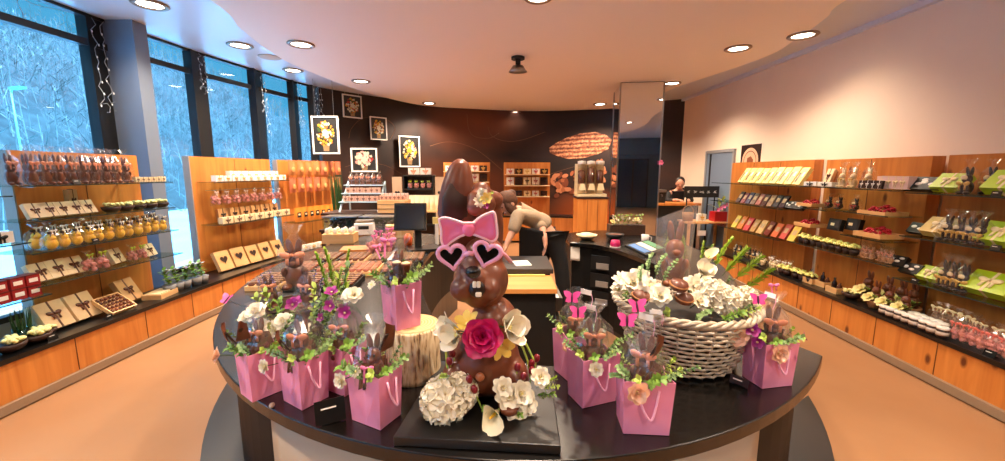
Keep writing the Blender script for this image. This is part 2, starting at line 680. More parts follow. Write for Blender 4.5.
# leafless frosted trees standing on the slope: uncountable from here, one object
wo = MB()
rt = random.Random(12)
for i in range(2600):
    u, v = 0.28 + 0.72 * rt.random(), rt.random() ** 0.8
    b = hill(u, v)
    hgt = rt.uniform(1.2, 2.8)
    lx, ly = rt.uniform(-0.25, 0.25), rt.uniform(-0.25, 0.25)
    top = (b[0] + lx, b[1] + ly, b[2] + hgt)
    wo.tube([b, top], [0.028, 0.01], 3)
    for j in range(5):
        f = rt.uniform(0.25, 0.9)
        p = (b[0] + lx * f, b[1] + ly * f, b[2] + hgt * f)
        a, L = rt.uniform(0, 2 * PI), rt.uniform(0.4, 1.0) * (1.15 - f)
        q = (p[0] + L * math.cos(a), p[1] + L * math.sin(a), p[2] + L * rt.uniform(0.4, 1.1))
        wo.tube([p, q], [0.018, 0.008], 3)
wo_o = wo.build('woods', mat('frosted twigs', (146, 154, 148), 0.9, var=0.5, scale=0.5), None)
wo_o['kind'] = 'stuff'
wo_o['label'] = 'frosted leafless woods on the hillside outside the windows'
wo_o['category'] = 'woods'
M_snow = mat('snowy forecourt', (140, 178, 184), 0.6, var=0.1, scale=0.6)
struct('ground', MB().b2((-16.5, -30, -1.3), (-4.7, 60, -0.2)), M_snow)
lp = thing('street_lamp', 'pale green street lamp post outside, before the frosted hillside', 'street lamp', (-13.0, 11.0, -0.2))
M_lamp = mat('pale green lamp paint', (150, 222, 205), 0.4, 0.3)
MB().tube([(0, 0, 0), (0, 0, 2.2), (0.0, 0, 4.0)], [0.025, 0.022, 0.018], 10).build('pole', M_lamp, lp, True)
MB().tube([(0, 0, 3.95), (0.12, -0.05, 4.02), (0.3, -0.1, 4.03)], [0.018, 0.016, 0.014], 8).build('arm', M_lamp, lp, True)
MB().box((0.3, -0.1, 4.03), (0.5, 0.14, 0.06), rz=-0.3).build('lamp_head', M_lamp, lp)

# sky
wd = bpy.data.worlds.new('winter sky')
wd.use_nodes = True
SC.world = wd
t = wd.node_tree
bg = t.nodes['Background']
tc = t.nodes.new('ShaderNodeTexCoord')
sx = t.nodes.new('ShaderNodeSeparateXYZ')
t.links.new(tc.outputs['Generated'], sx.inputs[0])
rp = t.nodes.new('ShaderNodeValToRGB')
e = rp.color_ramp.elements
e[0].position, e[0].color = 0.5, (0.09, 0.46, 0.74, 1)
e[1].position, e[1].color = 0.72, (0.04, 0.40, 0.76, 1)
e = rp.color_ramp.elements.new(0.86)
e.color = (0.30, 0.58, 1.0, 1)
t.links.new(sx.outputs[2], rp.inputs[0])
t.links.new(rp.outputs[0], bg.inputs[0])
mu = t.nodes.new('ShaderNodeMapRange')
mu.inputs[1].default_value, mu.inputs[2].default_value = 0.74, 0.9
mu.inputs[3].default_value, mu.inputs[4].default_value = 0.95, 44.0
t.links.new(sx.outputs[2], mu.inputs[0])
t.links.new(mu.outputs[0], bg.inputs[1])

# ------------------------------------------------------------------ ceiling lamps
M_lens = mat('lit lamp lens', (255, 240, 220), 0.4, emit=14.0)
M_ring = mat('lamp ring', (150, 128, 112), 0.35, 0.6)
mbr = MB().lathe([(0.085, 0.004), (0.118, 0.004), (0.122, -0.006), (0.112, -0.014), (0.088, -0.012), (0.085, 0.004)], 28)
mbl = MB().lathe([(0.0, -0.008), (0.06, -0.008), (0.086, -0.002)], 24)
K_down = Kind('downlight', 'ceiling light', [('ring', mbr.mesh('ring', M_ring, True)), ('lens', mbl.mesh('lens', M_lens, True))])
WARM = (1.0, 0.79, 0.6)


def spot(p, power, size=2.5, col=WARM):
    d = bpy.data.lights.new('lamp light', 'SPOT')
    d.energy = power
    d.color = col
    d.spot_size = size
    d.spot_blend = 0.8
    d.shadow_soft_size = 0.08
    o = bpy.data.objects.new('lamp light', d)
    COL.objects.link(o)
    o.location = p
    return o


POW = 265
LAMPS = [((301, 44), 3.1, 'round downlight in the lowered oval ceiling, above the windowed aisle'),
         ((361, 81), 3.1, 'round downlight in the oval ceiling, near the hanging flower pictures'),
         ((429, 103), 3.1, 'small round downlight by the dark mural, above the two flower pictures'),
         ((515, 112), 3.1, 'small round downlight at the middle of the mural edge'),
         ((600, 104), 3.1, 'small round downlight beside the mirrored pillar, above the cocoa pod'),
         ((672, 83), 3.1, 'round downlight in front of the plain wall, past the mirrored pillar'),
         ((738, 48), 3.1, 'large round downlight over the aisle by the plain pink wall'),
         ((803, 35), 3.1, 'round downlight on the curved edge of the oval ceiling'),
         ((150, 4), CEIL, 'round downlight in the window-side ceiling, beside the first black mullion'),
         ((240, 45), CEIL, 'round downlight in the window-side ceiling, beside the flush vent disc'),
         ((293, 70), CEIL, 'small round downlight in the window-side ceiling, beyond the vent disc')]
for (px, py), z, lab in LAMPS:
    p = atZ(px, py, z)
    K_down.spawn((p.x, p.y, z - 0.001), 0, lab, 'ceiling downlights', 1.22)
    spot((p.x, p.y, z - 0.03), POW * (0.8 if z > 3.15 else 0.2 if px == 803 else 1.6 if py in (81, 103, 104, 112) else 0.75 if px == 738 else 1.1))
# unseen downlights added over and behind the photographer to brighten the front
for x, y in ((-2.3, 1.0), (2.2, 1.2), (0.2, 1.5), (-1.2, -1.2), (1.4, -1.2), (0.3, 3.6)):
    K_down.spawn((x, y, 3.099), 0, 'unseen round downlight added in the oval ceiling overhead', 'added ceiling downlights overhead')
    spot((x, y, 3.07), POW)
p = atZ(270, 57, CEIL)
MB().lathe([(0.0, -0.012), (0.13, -0.012), (0.15, 0.0)], 28, c=(p.x, p.y, CEIL)).build('vent_disc', mat('vent disc paint', (200, 178, 160), 0.6), None, True)
tag(bpy.data.objects['vent_disc'], 'flat pinkish vent disc flush in the window-side ceiling', 'vent')
# spot on a black mount
p = atZ(518, 57, 3.1)
sl = thing('spotlight', 'black projector spotlight mounted on the oval ceiling over the counter', 'spotlight', (p.x, p.y, 3.1))
MB().lathe([(0.0, 0), (0.085, 0), (0.085, -0.03), (0.0, -0.03)], 20).build('mount', M_blackmatt, sl)
MB().box((0, 0, -0.07), (0.06, 0.05, 0.1)).build('bracket', M_blackmatt, sl)
MB().lathe([(0.0, 0.0), (0.07, 0.0), (0.1, -0.05), (0.12, -0.07)], 20, c=(0, 0, -0.11)).build('housing', M_steel, sl, True)
MB().lathe([(0.0, 0), (0.085, 0.0)], 20, c=(0, 0, -0.165)).build('lens', M_lens, sl)
spot((p.x, p.y, 2.9), POW)

# ------------------------------------------------------------------ icicle lights on the mullions
M_wire = mat('string light wire', (150, 160, 170), 0.4)
M_bulb = mat('string light bulb', (240, 240, 235), 0.3)


def icicles(x, y, n, label, length, dx=0.07):
    t = thing('icicle_light_string', label, 'string lights', (x, y, CEIL - 0.03), 0, 'icicle light strings')
    for s in range(n):
        L = length * random.uniform(0.55, 1.0)
        oy = (s - (n - 1) / 2) * 0.09
        pts = [V((dx + 0.012 * math.sin(j * 1.7 + s), oy + 0.025 * math.sin(j * 2.1 + s * 2), -L * j / 14)) for j in range(15)]
        pts += [V((dx, oy + 0.04 + 0.03 * math.sin(j), -L + 0.05 * math.cos(j) - 0.03)) for j in (0, 1.2, 2.4, 3.6)]
        MB().tube(pts, 0.003, 4).build('wire', M_wire, t)
        for j in range(2, 15, 2):
            MB().ell(pts[j] + V((0.01, 0, -0.015)), (0.006, 0.006, 0.013), nu=6, nv=4).build('bulb', M_bulb, t)


icicles(-4.18, 4.31, 2, 'icicle light string hanging down the black mullion beside the grey column', 1.15)
icicles(-4.05, 5.52, 2, 'icicle light string on the second black mullion past the grey column', 0.75, 0.1)
icicles(-3.85, 6.5, 2, 'icicle light string on the black mullion behind the shelf unit of hearts', 1.0, 0.12)
icicles(-3.66, 7.24, 2, 'icicle light string on the mullion over the kraft pouch shelf unit', 1.0, 0.12)
icicles(-3.5, 7.58, 4, 'icicle light string at the corner where windows meet the mural', 0.75, 0.13)
t = thing('icicle_light_string', 'thin icicle light string across the top of the first window', 'string lights', (-4.2, 3.4, CEIL - 0.06), 0, 'icicle light strings')
for s in range(4):
    y0 = -0.75 + s * 0.35
    pts = [V((0.03, y0 + 0.02 * math.sin(j * 1.9 + s), -0.06 * j)) for j in range(4 + (s * 5) % 7)]
    MB().tube(pts, 0.003, 4).build('wire', M_wire, t)
MB().tube([V((0.03, -1.0 + 0.1 * j, -0.02 * math.sin(j))) for j in range(18)], 0.003, 4).build('wire', M_wire, t)
# ------------------------------------------------------------------ low display benches along both sides
M_skirt = mat('bench skirting', (150, 128, 104), 0.5)
M_seam = mat('panel seam', (92, 50, 20), 0.6)
BENCH_H = 0.385


def offset_line(line, d):
    pts = [V((p[0], p[1])) for p in line]
    out = []
    for i, p in enumerate(pts):
        a, b = pts[max(i - 1, 0)], pts[min(i + 1, len(pts) - 1)]
        t = (b - a).normalized()
        out.append((p.x - t.y * d, p.y + t.x * d))
    return out


def bench(front, depth, label, seams, side):
    """front edge polyline; the body lies to the left of its direction (depth > 0)"""
    t = thing('display_bench', label, 'display bench')
    s = 1 if depth > 0 else -1
    MB().wall(offset_line(front, 0.02 * s), 0.075, BENCH_H - 0.035, (abs(depth) - 0.02) * s).build('front_panel', M_wood, t)
    MB().wall(front, BENCH_H - 0.035, BENCH_H, depth).build('top', M_black, t)
    MB().wall(offset_line(front, -0.012 * s), 0.012, 0.075, 0.05 * s).build('skirting', M_skirt, t)
    for (a, b) in zip(front, front[1:]):
        L = (V(b) - V(a)).length
        n = max(1, round(L / 0.62))
        ang = math.atan2(b[1] - a[1], b[0] - a[0])
        for i in range(n):
            q = V(a).lerp(V(b), i / n)
            MB().box((q.x - math.sin(ang) * 0.019 * s, q.y + math.cos(ang) * 0.019 * s, 0.215), (0.005, 0.004, 0.27), rz=ang).build('panel_joint', M_seam, t)
    return t


BL = smooth_line([(-3.42, 0.6), (-3.39, 2.4), (-3.36, 4.2), (-3.28, 5.4), (-3.08, 6.4), (-2.75, 7.3)], 3)
bench(BL, 0.46, 'long low birch bench with black top along the windows', 9, 'left')
BR = smooth_line([(3.25, 0.8), (3.33, 2.4), (3.4, 4.0), (3.45, 5.4), (3.46, 6.3), (3.46, 6.74)], 3)
bench(BR, -0.42, 'long low birch bench with black top along the plain pink wall', 9, 'right')
# the low bench below the printed wall
BB = [(-1.9, 8.65), (-0.9, 9.1), (0.2, 9.3), (1.2, 9.25), (2.2, 9.0)]
t = thing('display_bench', 'birch counter bench below the printed dark mural', 'display bench')
MB().wall(BB, 0.05, 0.60, 0.42).build('front_panel', M_wood, t)
MB().wall(BB, 0.60, 0.64, 0.44).build('top', M_black, t)
for (a, b) in zip(BB, BB[1:]):
    for i in (0, 0.5):
        q = V(a).lerp(V(b), i)
        MB().box((q.x, q.y - 0.002, 0.32), (0.006, 0.004, 0.52)).build('panel_joint', M_seam, t)

# ------------------------------------------------------------------ wall shelf units
M_edge = mat('unit edge paint', (150, 138, 126), 0.5)


def unit(a, b, z0, z1, shelves, label, edge=M_edge, th=0.09, ov=(0.06, 0.04)):
    """thick back panel from a (near) to b (far), its face towards the room; shelves = [(z, reach, start, end)]; returns a placing function"""
    a, b = V(a), V(b)
    d = b - a
    L = d.length
    ang = math.atan2(d.y, d.x)
    t = thing('shelf_unit', label, 'shelf unit', (a.x, a.y, 0), ang, 'birch wall shelf units')
    sgn = 1 if a.x < 0 else -1                     # towards the window wall / plain wall
    MB().box((L / 2, sgn * th / 2, (z0 + z1) / 2 + 0.002), (L, th, z1 - z0 - 0.002)).build('back_panel', M_panel, t)
    MB().box((-0.006, sgn * th / 2, (z0 + z1) / 2 + 0.002), (0.012, th + 0.004, z1 - z0 - 0.002)).build('edge_strip', edge, t)
    for i in range(1, max(2, round(L / 0.55))):
        MB().box((L * i / round(L / 0.55), -sgn * 0.001, (z0 + z1) / 2), (0.005, 0.004, z1 - z0 - 0.02)).build('panel_joint', M_seam, t)
    for z, reach, s0, s1 in shelves:
        sh = MB().box(((s0 + s1) / 2, -sgn * reach / 2, z - 0.004), (s1 - s0, reach, 0.008)).build('glass_shelf', M_glass, t)
        MB().box(((s0 + s1) / 2, -sgn * (reach + 0.001), z - 0.004), (s1 - s0, 0.003, 0.009)).build('shelf_edge', mat('shelf edge', (52, 62, 58), 0.2), sh)
        for f in (0.2, 0.8):
            MB().box((s0 + (s1 - s0) * f, -sgn * 0.06, z - 0.014), (0.02, 0.12, 0.012)).build('bracket', M_steel, sh)
    rz_face = ang - PI / 2 * sgn + PI / 2           # turns a product's -Y front towards the aisle

    def place(s, r, z):
        q = V((s, -sgn * r, 0))
        q.rotate(Euler((0, 0, ang)))
        return V((a.x + q.x, a.y + q.y, z))
    place.L = L
    place.rz = ang if sgn > 0 else ang + PI
    return place


# windows' side, from the photographer onwards
U0 = unit((-3.86, 1.55), (-3.84, 2.72), BENCH_H, 1.83, [(1.485, 0.36, 0.0, 1.3), (1.14, 0.36, 0.0, 1.36), (0.725, 0.36, 0.0, 1.44)], 'birch shelf unit cut by the picture edge, with red and white boxes')
U1 = unit((-3.84, 3.16), (-3.8, 4.22), BENCH_H, 1.82, [(1.55, 0.34, -0.22, 1.08), (1.285, 0.34, -0.22, 1.08), (1.045, 0.34, -0.22, 1.08), (0.79, 0.34, -0.22, 1.1)], 'birch shelf unit of chocolate bunnies and yellow chicks before the first mullion')
U2 = unit((-3.78, 4.9), (-3.56, 6.2), BENCH_H, 1.84, [(1.53, 0.3, 0.06, 1.34), (1.0, 0.32, 0.06, 1.36)], 'birch shelf unit with white boxes and wooden heart boxes past the grey column')
U3 = unit((-3.5, 6.3), (-3.08, 7.42), BENCH_H, 1.84, [(0.86, 0.3, 0.03, 1.12)], 'birch shelf unit hung with kraft pouches next to the dark mural')
# plain wall side
R3 = unit((3.74, 2.15), (3.76, 3.42), BENCH_H, 1.79, [(1.48, 0.32, -0.05, 1.27), (1.11, 0.32, -0.05, 1.27), (0.735, 0.32, -0.05, 1.27)], 'birch shelf unit with lime green boxes and wrapped dark bunnies', M_panel, 0.11)
R2 = unit((3.76, 3.56), (3.8, 4.75), BENCH_H, 1.79, [(1.49, 0.32, -0.02, 1.2), (1.24, 0.3, 0.72, 1.2), (1.255, 0.3, 0.0, 0.5), (1.02, 0.3, 0.0, 0.5), (0.82, 0.32, -0.1, 1.24)], 'birch shelf unit with white bunnies and wooden trays of red sweets', M_panel, 0.11)
R1 = unit((3.8, 4.95), (3.8, 6.7), BENCH_H, 1.8, [(1.48, 0.32, 0.0, 1.75), (1.19, 0.32, 0.0, 1.75), (0.8, 0.32, 0.0, 1.75)], 'birch shelf unit with pale slanted boxes and rows of chocolate bars', M_panel, 0.11)
# ------------------------------------------------------------------ the round sales counter
T_TOP = 0.90
EC, EA, EB = V((0.07, 3.5)), 1.93, 2.55


def ell_pt(deg, k=0.0):
    a = math.radians(deg)
    return (EC.x + (EA - k) * math.cos(a), EC.y + (EB - k) * math.sin(a))


A_R = math.degrees(math.atan2((1.58 - EC.y) / EB, (1.31 - EC.x) / EA))      # end of the front on the plain wall's side
A_L = -180 - 38                                                              # far end of the windows' arm


def arc(a0, a1, n, k=0.0):
    return [ell_pt(a0 + (a1 - a0) * i / n, k) for i in range(n + 1)]


INNER = smooth_line([(1.22, 1.86), (0.95, 1.98), (0.62, 1.78), (0.4, 1.57), (0.25, 1.48), (0.08, 1.5), (-0.12, 1.63), (-0.29, 1.83), (-0.4, 2.12), (-0.55, 2.6), (-0.64, 3.08), (-0.68, 3.6), (-0.66, 4.15), (-0.55, 4.7)], 4)
ct = thing('sales_counter', 'large curved black counter with a round front carrying the chocolate bunny', 'counter')
outer = arc(A_L, A_R, 64)
M_top = mat('counter top', (15, 13, 12), 0.26, var=0.3, scale=5, coat=0.2)
MB().prism(outer + INNER, T_TOP - 0.045, T_TOP).build('top', M_top, ct, bevel=0.004)
BODY = arc(A_L, A_R - 2, 56, 0.07)
inn = [(p[0] - 0.02 * 0, p[1] + 0.0) for p in INNER]
M_body = mat('counter side black', (16, 15, 15), 0.6, spec=0.25)
MB().prism(BODY + [(p[0], p[1] - 0.015) for p in INNER], 0.3, T_TOP - 0.046).build('body', M_body, ct)
M_front = mat('curved front panel', (176, 158, 138), 0.4)
MB().wall(arc(-119, -64, 30, 0.065), 0.3, T_TOP - 0.05, 0.02).build('front_panel', M_front, ct, True)
MB().prism(arc(A_L, A_R + 22, 64, -0.1) + [(p[0], p[1] + 0.01) for p in INNER], 0.0, 0.3).build('plinth', mat('plinth black', (30, 29, 30), 0.3), ct)

# the arm on the plain wall's side
ct2 = thing('sales_counter', 'curved black counter arm with trays inside, behind the wicker basket', 'counter')
IN2 = smooth_line([(1.42, 2.35), (1.33, 2.8), (1.24, 3.3), (1.14, 3.75), (0.98, 4.1), (0.72, 4.22)], 4)
OUT2 = smooth_line([(1.46, 2.36), (1.66, 2.8), (1.84, 3.4), (1.92, 4.0), (1.86, 4.6), (1.6, 5.05), (1.2, 5.15), (0.72, 4.85)], 4)
BO2 = smooth_line([(1.43, 2.45), (1.6, 2.85), (1.77, 3.4), (1.85, 4.0), (1.8, 4.55), (1.55, 4.97), (1.2, 5.08), (0.76, 4.8)], 4)
MB().prism(list(reversed(IN2)) + OUT2, T_TOP - 0.04, T_TOP).build('top', M_top, ct2, bevel=0.003)
MB().prism(list(reversed([(x + 0.03, y + 0.03) for x, y in IN2])) + BO2, 0.05, T_TOP - 0.041).build('body', M_body, ct2)
MB().prism(list(reversed([(x + 0.04, y + 0.04) for x, y in IN2])) + BO2, 0.0, 0.049).build('plinth', MATS['plinth black'], ct2)
for i, (px, py) in enumerate([(598, 262), (604, 281), (609, 300)]):
    q = V((1.08 - 0.05 * 0, 4.03, 0.72 - 0.19 * i))
    MB().box((1.03 + 0.04 * i * 0, 4.035, 0.72 - 0.19 * i), (0.24, 0.02, 0.15), rz=-0.55).build('pigeonhole', M_blackmatt, ct2)
    MB().box((1.03, 4.022, 0.69 - 0.19 * i), (0.13, 0.02, 0.06), rz=-0.55).build('folded_paper', mat('grey paper', (150, 142, 134), 0.6), ct2)

# desk inside the ring
dk = thing('cash_desk', 'black desk with a pull-out birch board inside the counter ring', 'desk')
MB().b2((-0.12, 3.06, 0.86), (0.4, 3.55, 0.9)).build('top', M_darkgrey, dk, bevel=0.004)
MB().b2((-0.1, 2.72, 0.05), (0.375, 3.53, 0.80)).build('cabinet', M_blackmatt, dk)
MB().b2((-0.1, 3.1, 0.80), (0.38, 3.52, 0.859)).build('upper_rail', M_blackmatt, dk)
MB().b2((-0.12, 2.68, 0.815), (0.38, 3.055, 0.85)).build('writing_board', wood('desk board', (206, 132, 62), (226, 156, 84), (150, 90, 40), 'X', knots=False), dk, bevel=0.003)
for i in range(3):
    z = 0.66 - 0.17 * i
    tr = MB()
    tr.b2((0.376, 2.76, z), (0.43, 3.1, z + 0.012))
    tr.b2((0.424, 2.76, z + 0.012), (0.43, 3.1, z + 0.1))
    tr.b2((0.376, 2.76, z + 0.012), (0.424, 2.766, z + 0.1))
    tr.build('document_tray', M_steel, dk)
    MB().b2((0.38, 2.78, z + 0.013), (0.42, 3.08, z + 0.07)).build('paper_pile', M_white, dk)
MB().box((0.16, 3.24, 0.9035), (0.13, 0.18, 0.006), rz=0.15).build('paper_sheet', M_white, None)
tag(bpy.data.objects['paper_sheet'], 'white paper sheet lying on the dark desk top', 'paper')
MB().box((0.12, 3.03, 0.856), (0.42, 0.03, 0.01)).build('ruler', mat('yellow plastic', (236, 204, 110), 0.5), None)
tag(bpy.data.objects['ruler'], 'pale yellow strip along the birch board of the desk', 'ruler')

# slab under the bunny
S = [atZ(px, py, T_TOP + 0.028) for px, py in [(393, 437), (561, 446), (549, 367), (440, 361)]]
sl_o = MB().prism([(p.x, p.y) for p in S], T_TOP + 0.001, T_TOP + 0.029).build('display_slab', mat('slab black', (24, 23, 23), 0.45), None, bevel=0.003)
tag(sl_o, 'flat black square slab carrying the big chocolate bunny', 'slab')
SLAB_Z = T_TOP + 0.029

# ------------------------------------------------------------------ leaves and flowers


def petal(mb, M, L, W, cup=0.3, curl=0.2, tip=0.6):
    """one cupped petal growing along +X from the origin of M"""
    def fn(u, v):
        s = v
        w = W * (0.22 + 0.78 * min(1, s / 0.6) ** 0.8 if s < 0.6 else math.sqrt(max(0.0, 1 - ((s - 0.6) / 0.42) ** 2)) + 0.0) * (u - 0.5)
        if tip > 0.65:
            w = W * math.sin(PI * min(1, 0.12 + 0.88 * s)) ** tip * (u - 0.5)
        z = cup * L * (s ** 1.6) - curl * L * s ** 4 + 0.6 * cup * abs(u - 0.5) ** 2 * W * 2
        return (L * s, w, z)
    mb.grid(fn, 2, 5, M)


def blossom(rings, seed=1):
    """rings of petals: (count, length, width, upward tilt, cup, curl)"""
    r = random.Random(seed)
    mb = MB()
    for j, (n, L, W, tilt, cup, curl) in enumerate(rings):
        for i in range(n):
            M = Euler((r.uniform(-0.15, 0.15), -tilt + r.uniform(-0.12, 0.12), 2 * PI * (i + 0.5 * (j % 2)) / n + r.uniform(-0.12, 0.12)), 'XYZ').to_matrix().to_4x4()
            petal(mb, M, L * r.uniform(0.92, 1.08), W, cup, curl)
    return mb


def flower_kind(name, rings, m, centre=None, cm=None, stem=0.06, cat='flower', seed=1):
    parts = [('blossom', blossom(rings, seed).mesh('blossom', m, True))]
    if centre:
        parts.append(('centre', MB().ell((0, 0, centre * 0.9), (centre, centre, centre * 0.8), nu=10, nv=6).mesh('centre', cm, True)))
    if stem:
        parts.append(('stem', MB().tube([(0, 0, -0.001), (0.002, 0, -stem * 0.6), (0.006, 0.003, -stem)], 0.0022, 5).mesh('stem', M_leafd)))
    return Kind(name, cat, parts)


K_peony = flower_kind('peony', [(7, 0.042, 0.034, 0.25, 0.3, 0.25), (6, 0.036, 0.03, 0.65, 0.35, 0.2), (5, 0.026, 0.022, 1.05, 0.3, 0.1)], M_petp, 0.008, M_pety)
K_peonyw = flower_kind('peony', [(8, 0.042, 0.03, 0.2, 0.25, 0.2), (7, 0.036, 0.027, 0.6, 0.3, 0.2), (5, 0.026, 0.02, 1.0, 0.3, 0.1)], M_petw, 0.008, M_pety, seed=2)
K_rose = flower_kind('rose', [(6, 0.05, 0.05, 0.25, 0.35, 0.3), (6, 0.044, 0.045, 0.6, 0.35, 0.25), (5, 0.034, 0.036, 0.9, 0.3, 0.2), (4, 0.024, 0.026, 1.15, 0.2, 0.1), (3, 0.014, 0.018, 1.35, 0.1, 0.0)], M_petm, None, None, 0.05, 'flower', 3)
K_tulipw = flower_kind('tulip', [(4, 0.055, 0.046, 0.75, 0.1, 0.05), (4, 0.05, 0.042, 1.0, 0.05, -0.05)], M_petw, 0.008, M_pety, 0.05, 'flower', 4)
K_daisy = flower_kind('daisy', [(12, 0.034, 0.013, 0.15, 0.15, 0.1), (10, 0.026, 0.011, 0.5, 0.2, 0.1)], M_petw, 0.009, M_pety, 0.06, 'flower', 5)
K_orchid = flower_kind('orchid', [(5, 0.03, 0.024, 0.35, 0.3, 0.2), (3, 0.018, 0.014, 0.8, 0.2, 0.1)], M_petv, 0.005, M_pety, 0.05, 'flower', 6)
K_orchidL = flower_kind('orchid', [(5, 0.03, 0.024, 0.35, 0.3, 0.2), (3, 0.018, 0.014, 0.8, 0.2, 0.1)], M_petv, 0.005, M_pety, 0.19, 'flower', 6)
K_peonyL = flower_kind('peony', [(8, 0.042, 0.03, 0.2, 0.25, 0.2), (7, 0.036, 0.027, 0.6, 0.3, 0.2), (5, 0.026, 0.02, 1.0, 0.3, 0.1)], M_petw, 0.008, M_pety, 0.15, 'flower', 2)
K_yellow = flower_kind('freesia', [(6, 0.045, 0.026, 0.5, 0.2, 0.2)], mat('yellow petal', (240, 206, 96), 0.5), 0.006, M_pety, 0.05, 'flower', 7)
# ball of many small florets
r = random.Random(11)
hb = MB()
for i in range(34):
    th, ph = math.acos(1 - 1.55 * (i + 0.5) / 34), i * 2.399963
    n = V((math.sin(th) * math.cos(ph), math.sin(th) * math.sin(ph), math.cos(th)))
    Q = Matrix.Translation(n * 0.042 + V((0, 0, 0.01))) @ n.to_track_quat('Z', 'Y').to_matrix().to_4x4()
    for j in range(5):
        petal(hb, Q @ Euler((0, -0.35, 2 * PI * j / 5 + i), 'XYZ').to_matrix().to_4x4(), 0.03, 0.022, 0.35, 0.2)
hb.ell((0, 0, 0.012), 0.04)
K_hydr = Kind('hydrangea', 'flower', [('blossom', hb.mesh('blossom', M_petw, True)), ('stem', MB().tube([(0, 0, 0.02), (0, 0, -0.05)], 0.003, 5).mesh('stem', M_leafd))])
# calla: a rolled white funnel with a yellow spadix


def calla_fn(u, v):
    a = 2 * PI * u
    s = v
    rr = 0.008 + 0.032 * s ** 1.7
    ext = 1 + 0.45 * s * math.cos(a)
    return (rr * math.cos(a) * ext, rr * math.sin(a), 0.075 * s + 0.02 * s * s * math.cos(a))


K_calla = Kind('calla_lily', 'flower', [('blossom', MB().grid(calla_fn, 16, 6).mesh('blossom', mat('ivory petal', (244, 234, 200), 0.45), True)),
                                         ('spadix', MB().tube([(0, 0, 0.02), (0.002, 0, 0.06)], [0.005, 0.003], 6).mesh('spadix', M_yel, True)),
                                         ('stem', MB().tube([(0, 0, 0.004), (0, 0, -0.05)], 0.006, 6).mesh('stem', M_leafl))])


def sprig_mesh(n, L, leafL, leafW, seed, fern=False):
    r = random.Random(seed)
    st, fo = MB(), MB()
    pts = [V((0.0, 0.0, 0.0))]
    for i in range(1, 7):
        f = i / 6
        pts.append(V((0.25 * L * f * f, 0.03 * L * math.sin(3 * f), L * f)))
    st.tube(pts, [0.0022 - 0.0012 * i / 6 for i in range(7)], 5)
    for i in range(n):
        f = 0.15 + 0.85 * (i + 0.5) / n
        k = min(5, int(f * 6))
        p = pts[k].lerp(pts[k + 1], f * 6 - k)
        az = (PI * (i % 2) + (0.2 if fern else i * 1.2) + r.uniform(-0.4, 0.4))
        M = Matrix.Translation(p) @ Euler((0, -(0.5 if fern else r.uniform(0.15, 0.9)), az)).to_matrix().to_4x4()
        petal(fo, M, leafL * (1.1 - 0.6 * f if fern else r.uniform(0.75, 1.1)), leafW, 0.1, 0.25, 0.9)
    return st, fo


def sprig_kind(name, n, L, lL, lW, m, seed, fern=False):
    st, fo = sprig_mesh(n, L, lL, lW, seed, fern)
    return Kind(name, 'greenery', [('stem', st.mesh('stem', M_leafd)), ('foliage', fo.mesh('foliage', m, True))])


K_leaf1 = sprig_kind('leaf_sprig', 16, 0.11, 0.024, 0.017, M_leafl, 1)
K_leaf2 = sprig_kind('leaf_sprig', 18, 0.12, 0.028, 0.018, M_leaf, 2)
K_euca = sprig_kind('eucalyptus_sprig', 20, 0.15, 0.019, 0.018, mat('eucalyptus', (128, 158, 96), 0.5, var=0.2, scale=40), 3)
K_fern = sprig_kind('fern_frond', 40, 0.2, 0.062, 0.013, mat('fern green', (150, 178, 50), 0.5), 4, True)
# butterfly on a pick
bf = MB()
for s in (-1, 1):
    for L, W, az in ((0.042, 0.026, 0.62), (0.03, 0.022, -0.55)):
        M = Euler((0, -0.35, 0)).to_matrix().to_4x4() @ Euler((0, 0, az)).to_matrix().to_4x4()
        if s < 0:
            M = Matrix.Diagonal((-1, 1, 1, 1)) @ M
        petal(bf, M, L, W, 0.05, 0.1, 0.75)
M_bflyp = mat('pink butterfly wing', (226, 70, 150), 0.45)
K_bfly = Kind('butterfly_pick', 'butterfly decoration', [('wings', bf.mesh('wings', M_bflyp)), ('body', MB().ell((0, 0, 0.002), (0.004, 0.02, 0.004), nu=8, nv=6).mesh('body', mat('butterfly body', (60, 10, 40), 0.5), True)),
                                                         ('pick', MB().tube([(0, 0, 0), (0, 0.015, -0.1)], 0.0012, 4).mesh('pick', M_steel))])

# ------------------------------------------------------------------ small chocolate figures in cellophane


def bunny_mesh(m, ears='up'):
    mb = MB()
    mb.ell((0, 0, 0.045), (0.036, 0.032, 0.046))
    mb.ell((0, -0.006, 0.102), (0.028, 0.027, 0.03))
    mb.ell((0, -0.03, 0.096), (0.014, 0.012, 0.011))
    for s in (-1, 1):
        mb.ell((s * 0.013, 0.004, 0.15), (0.0105, 0.008, 0.034), rot=(0.1, s * 0.16, 0))
        mb.ell((s * 0.03, -0.014, 0.06), (0.011, 0.013, 0.022), rot=(0.5, 0, 0))
        mb.ell((s * 0.022, -0.026, 0.01), (0.015, 0.024, 0.011))
    return mb.mesh('figure', m, True)


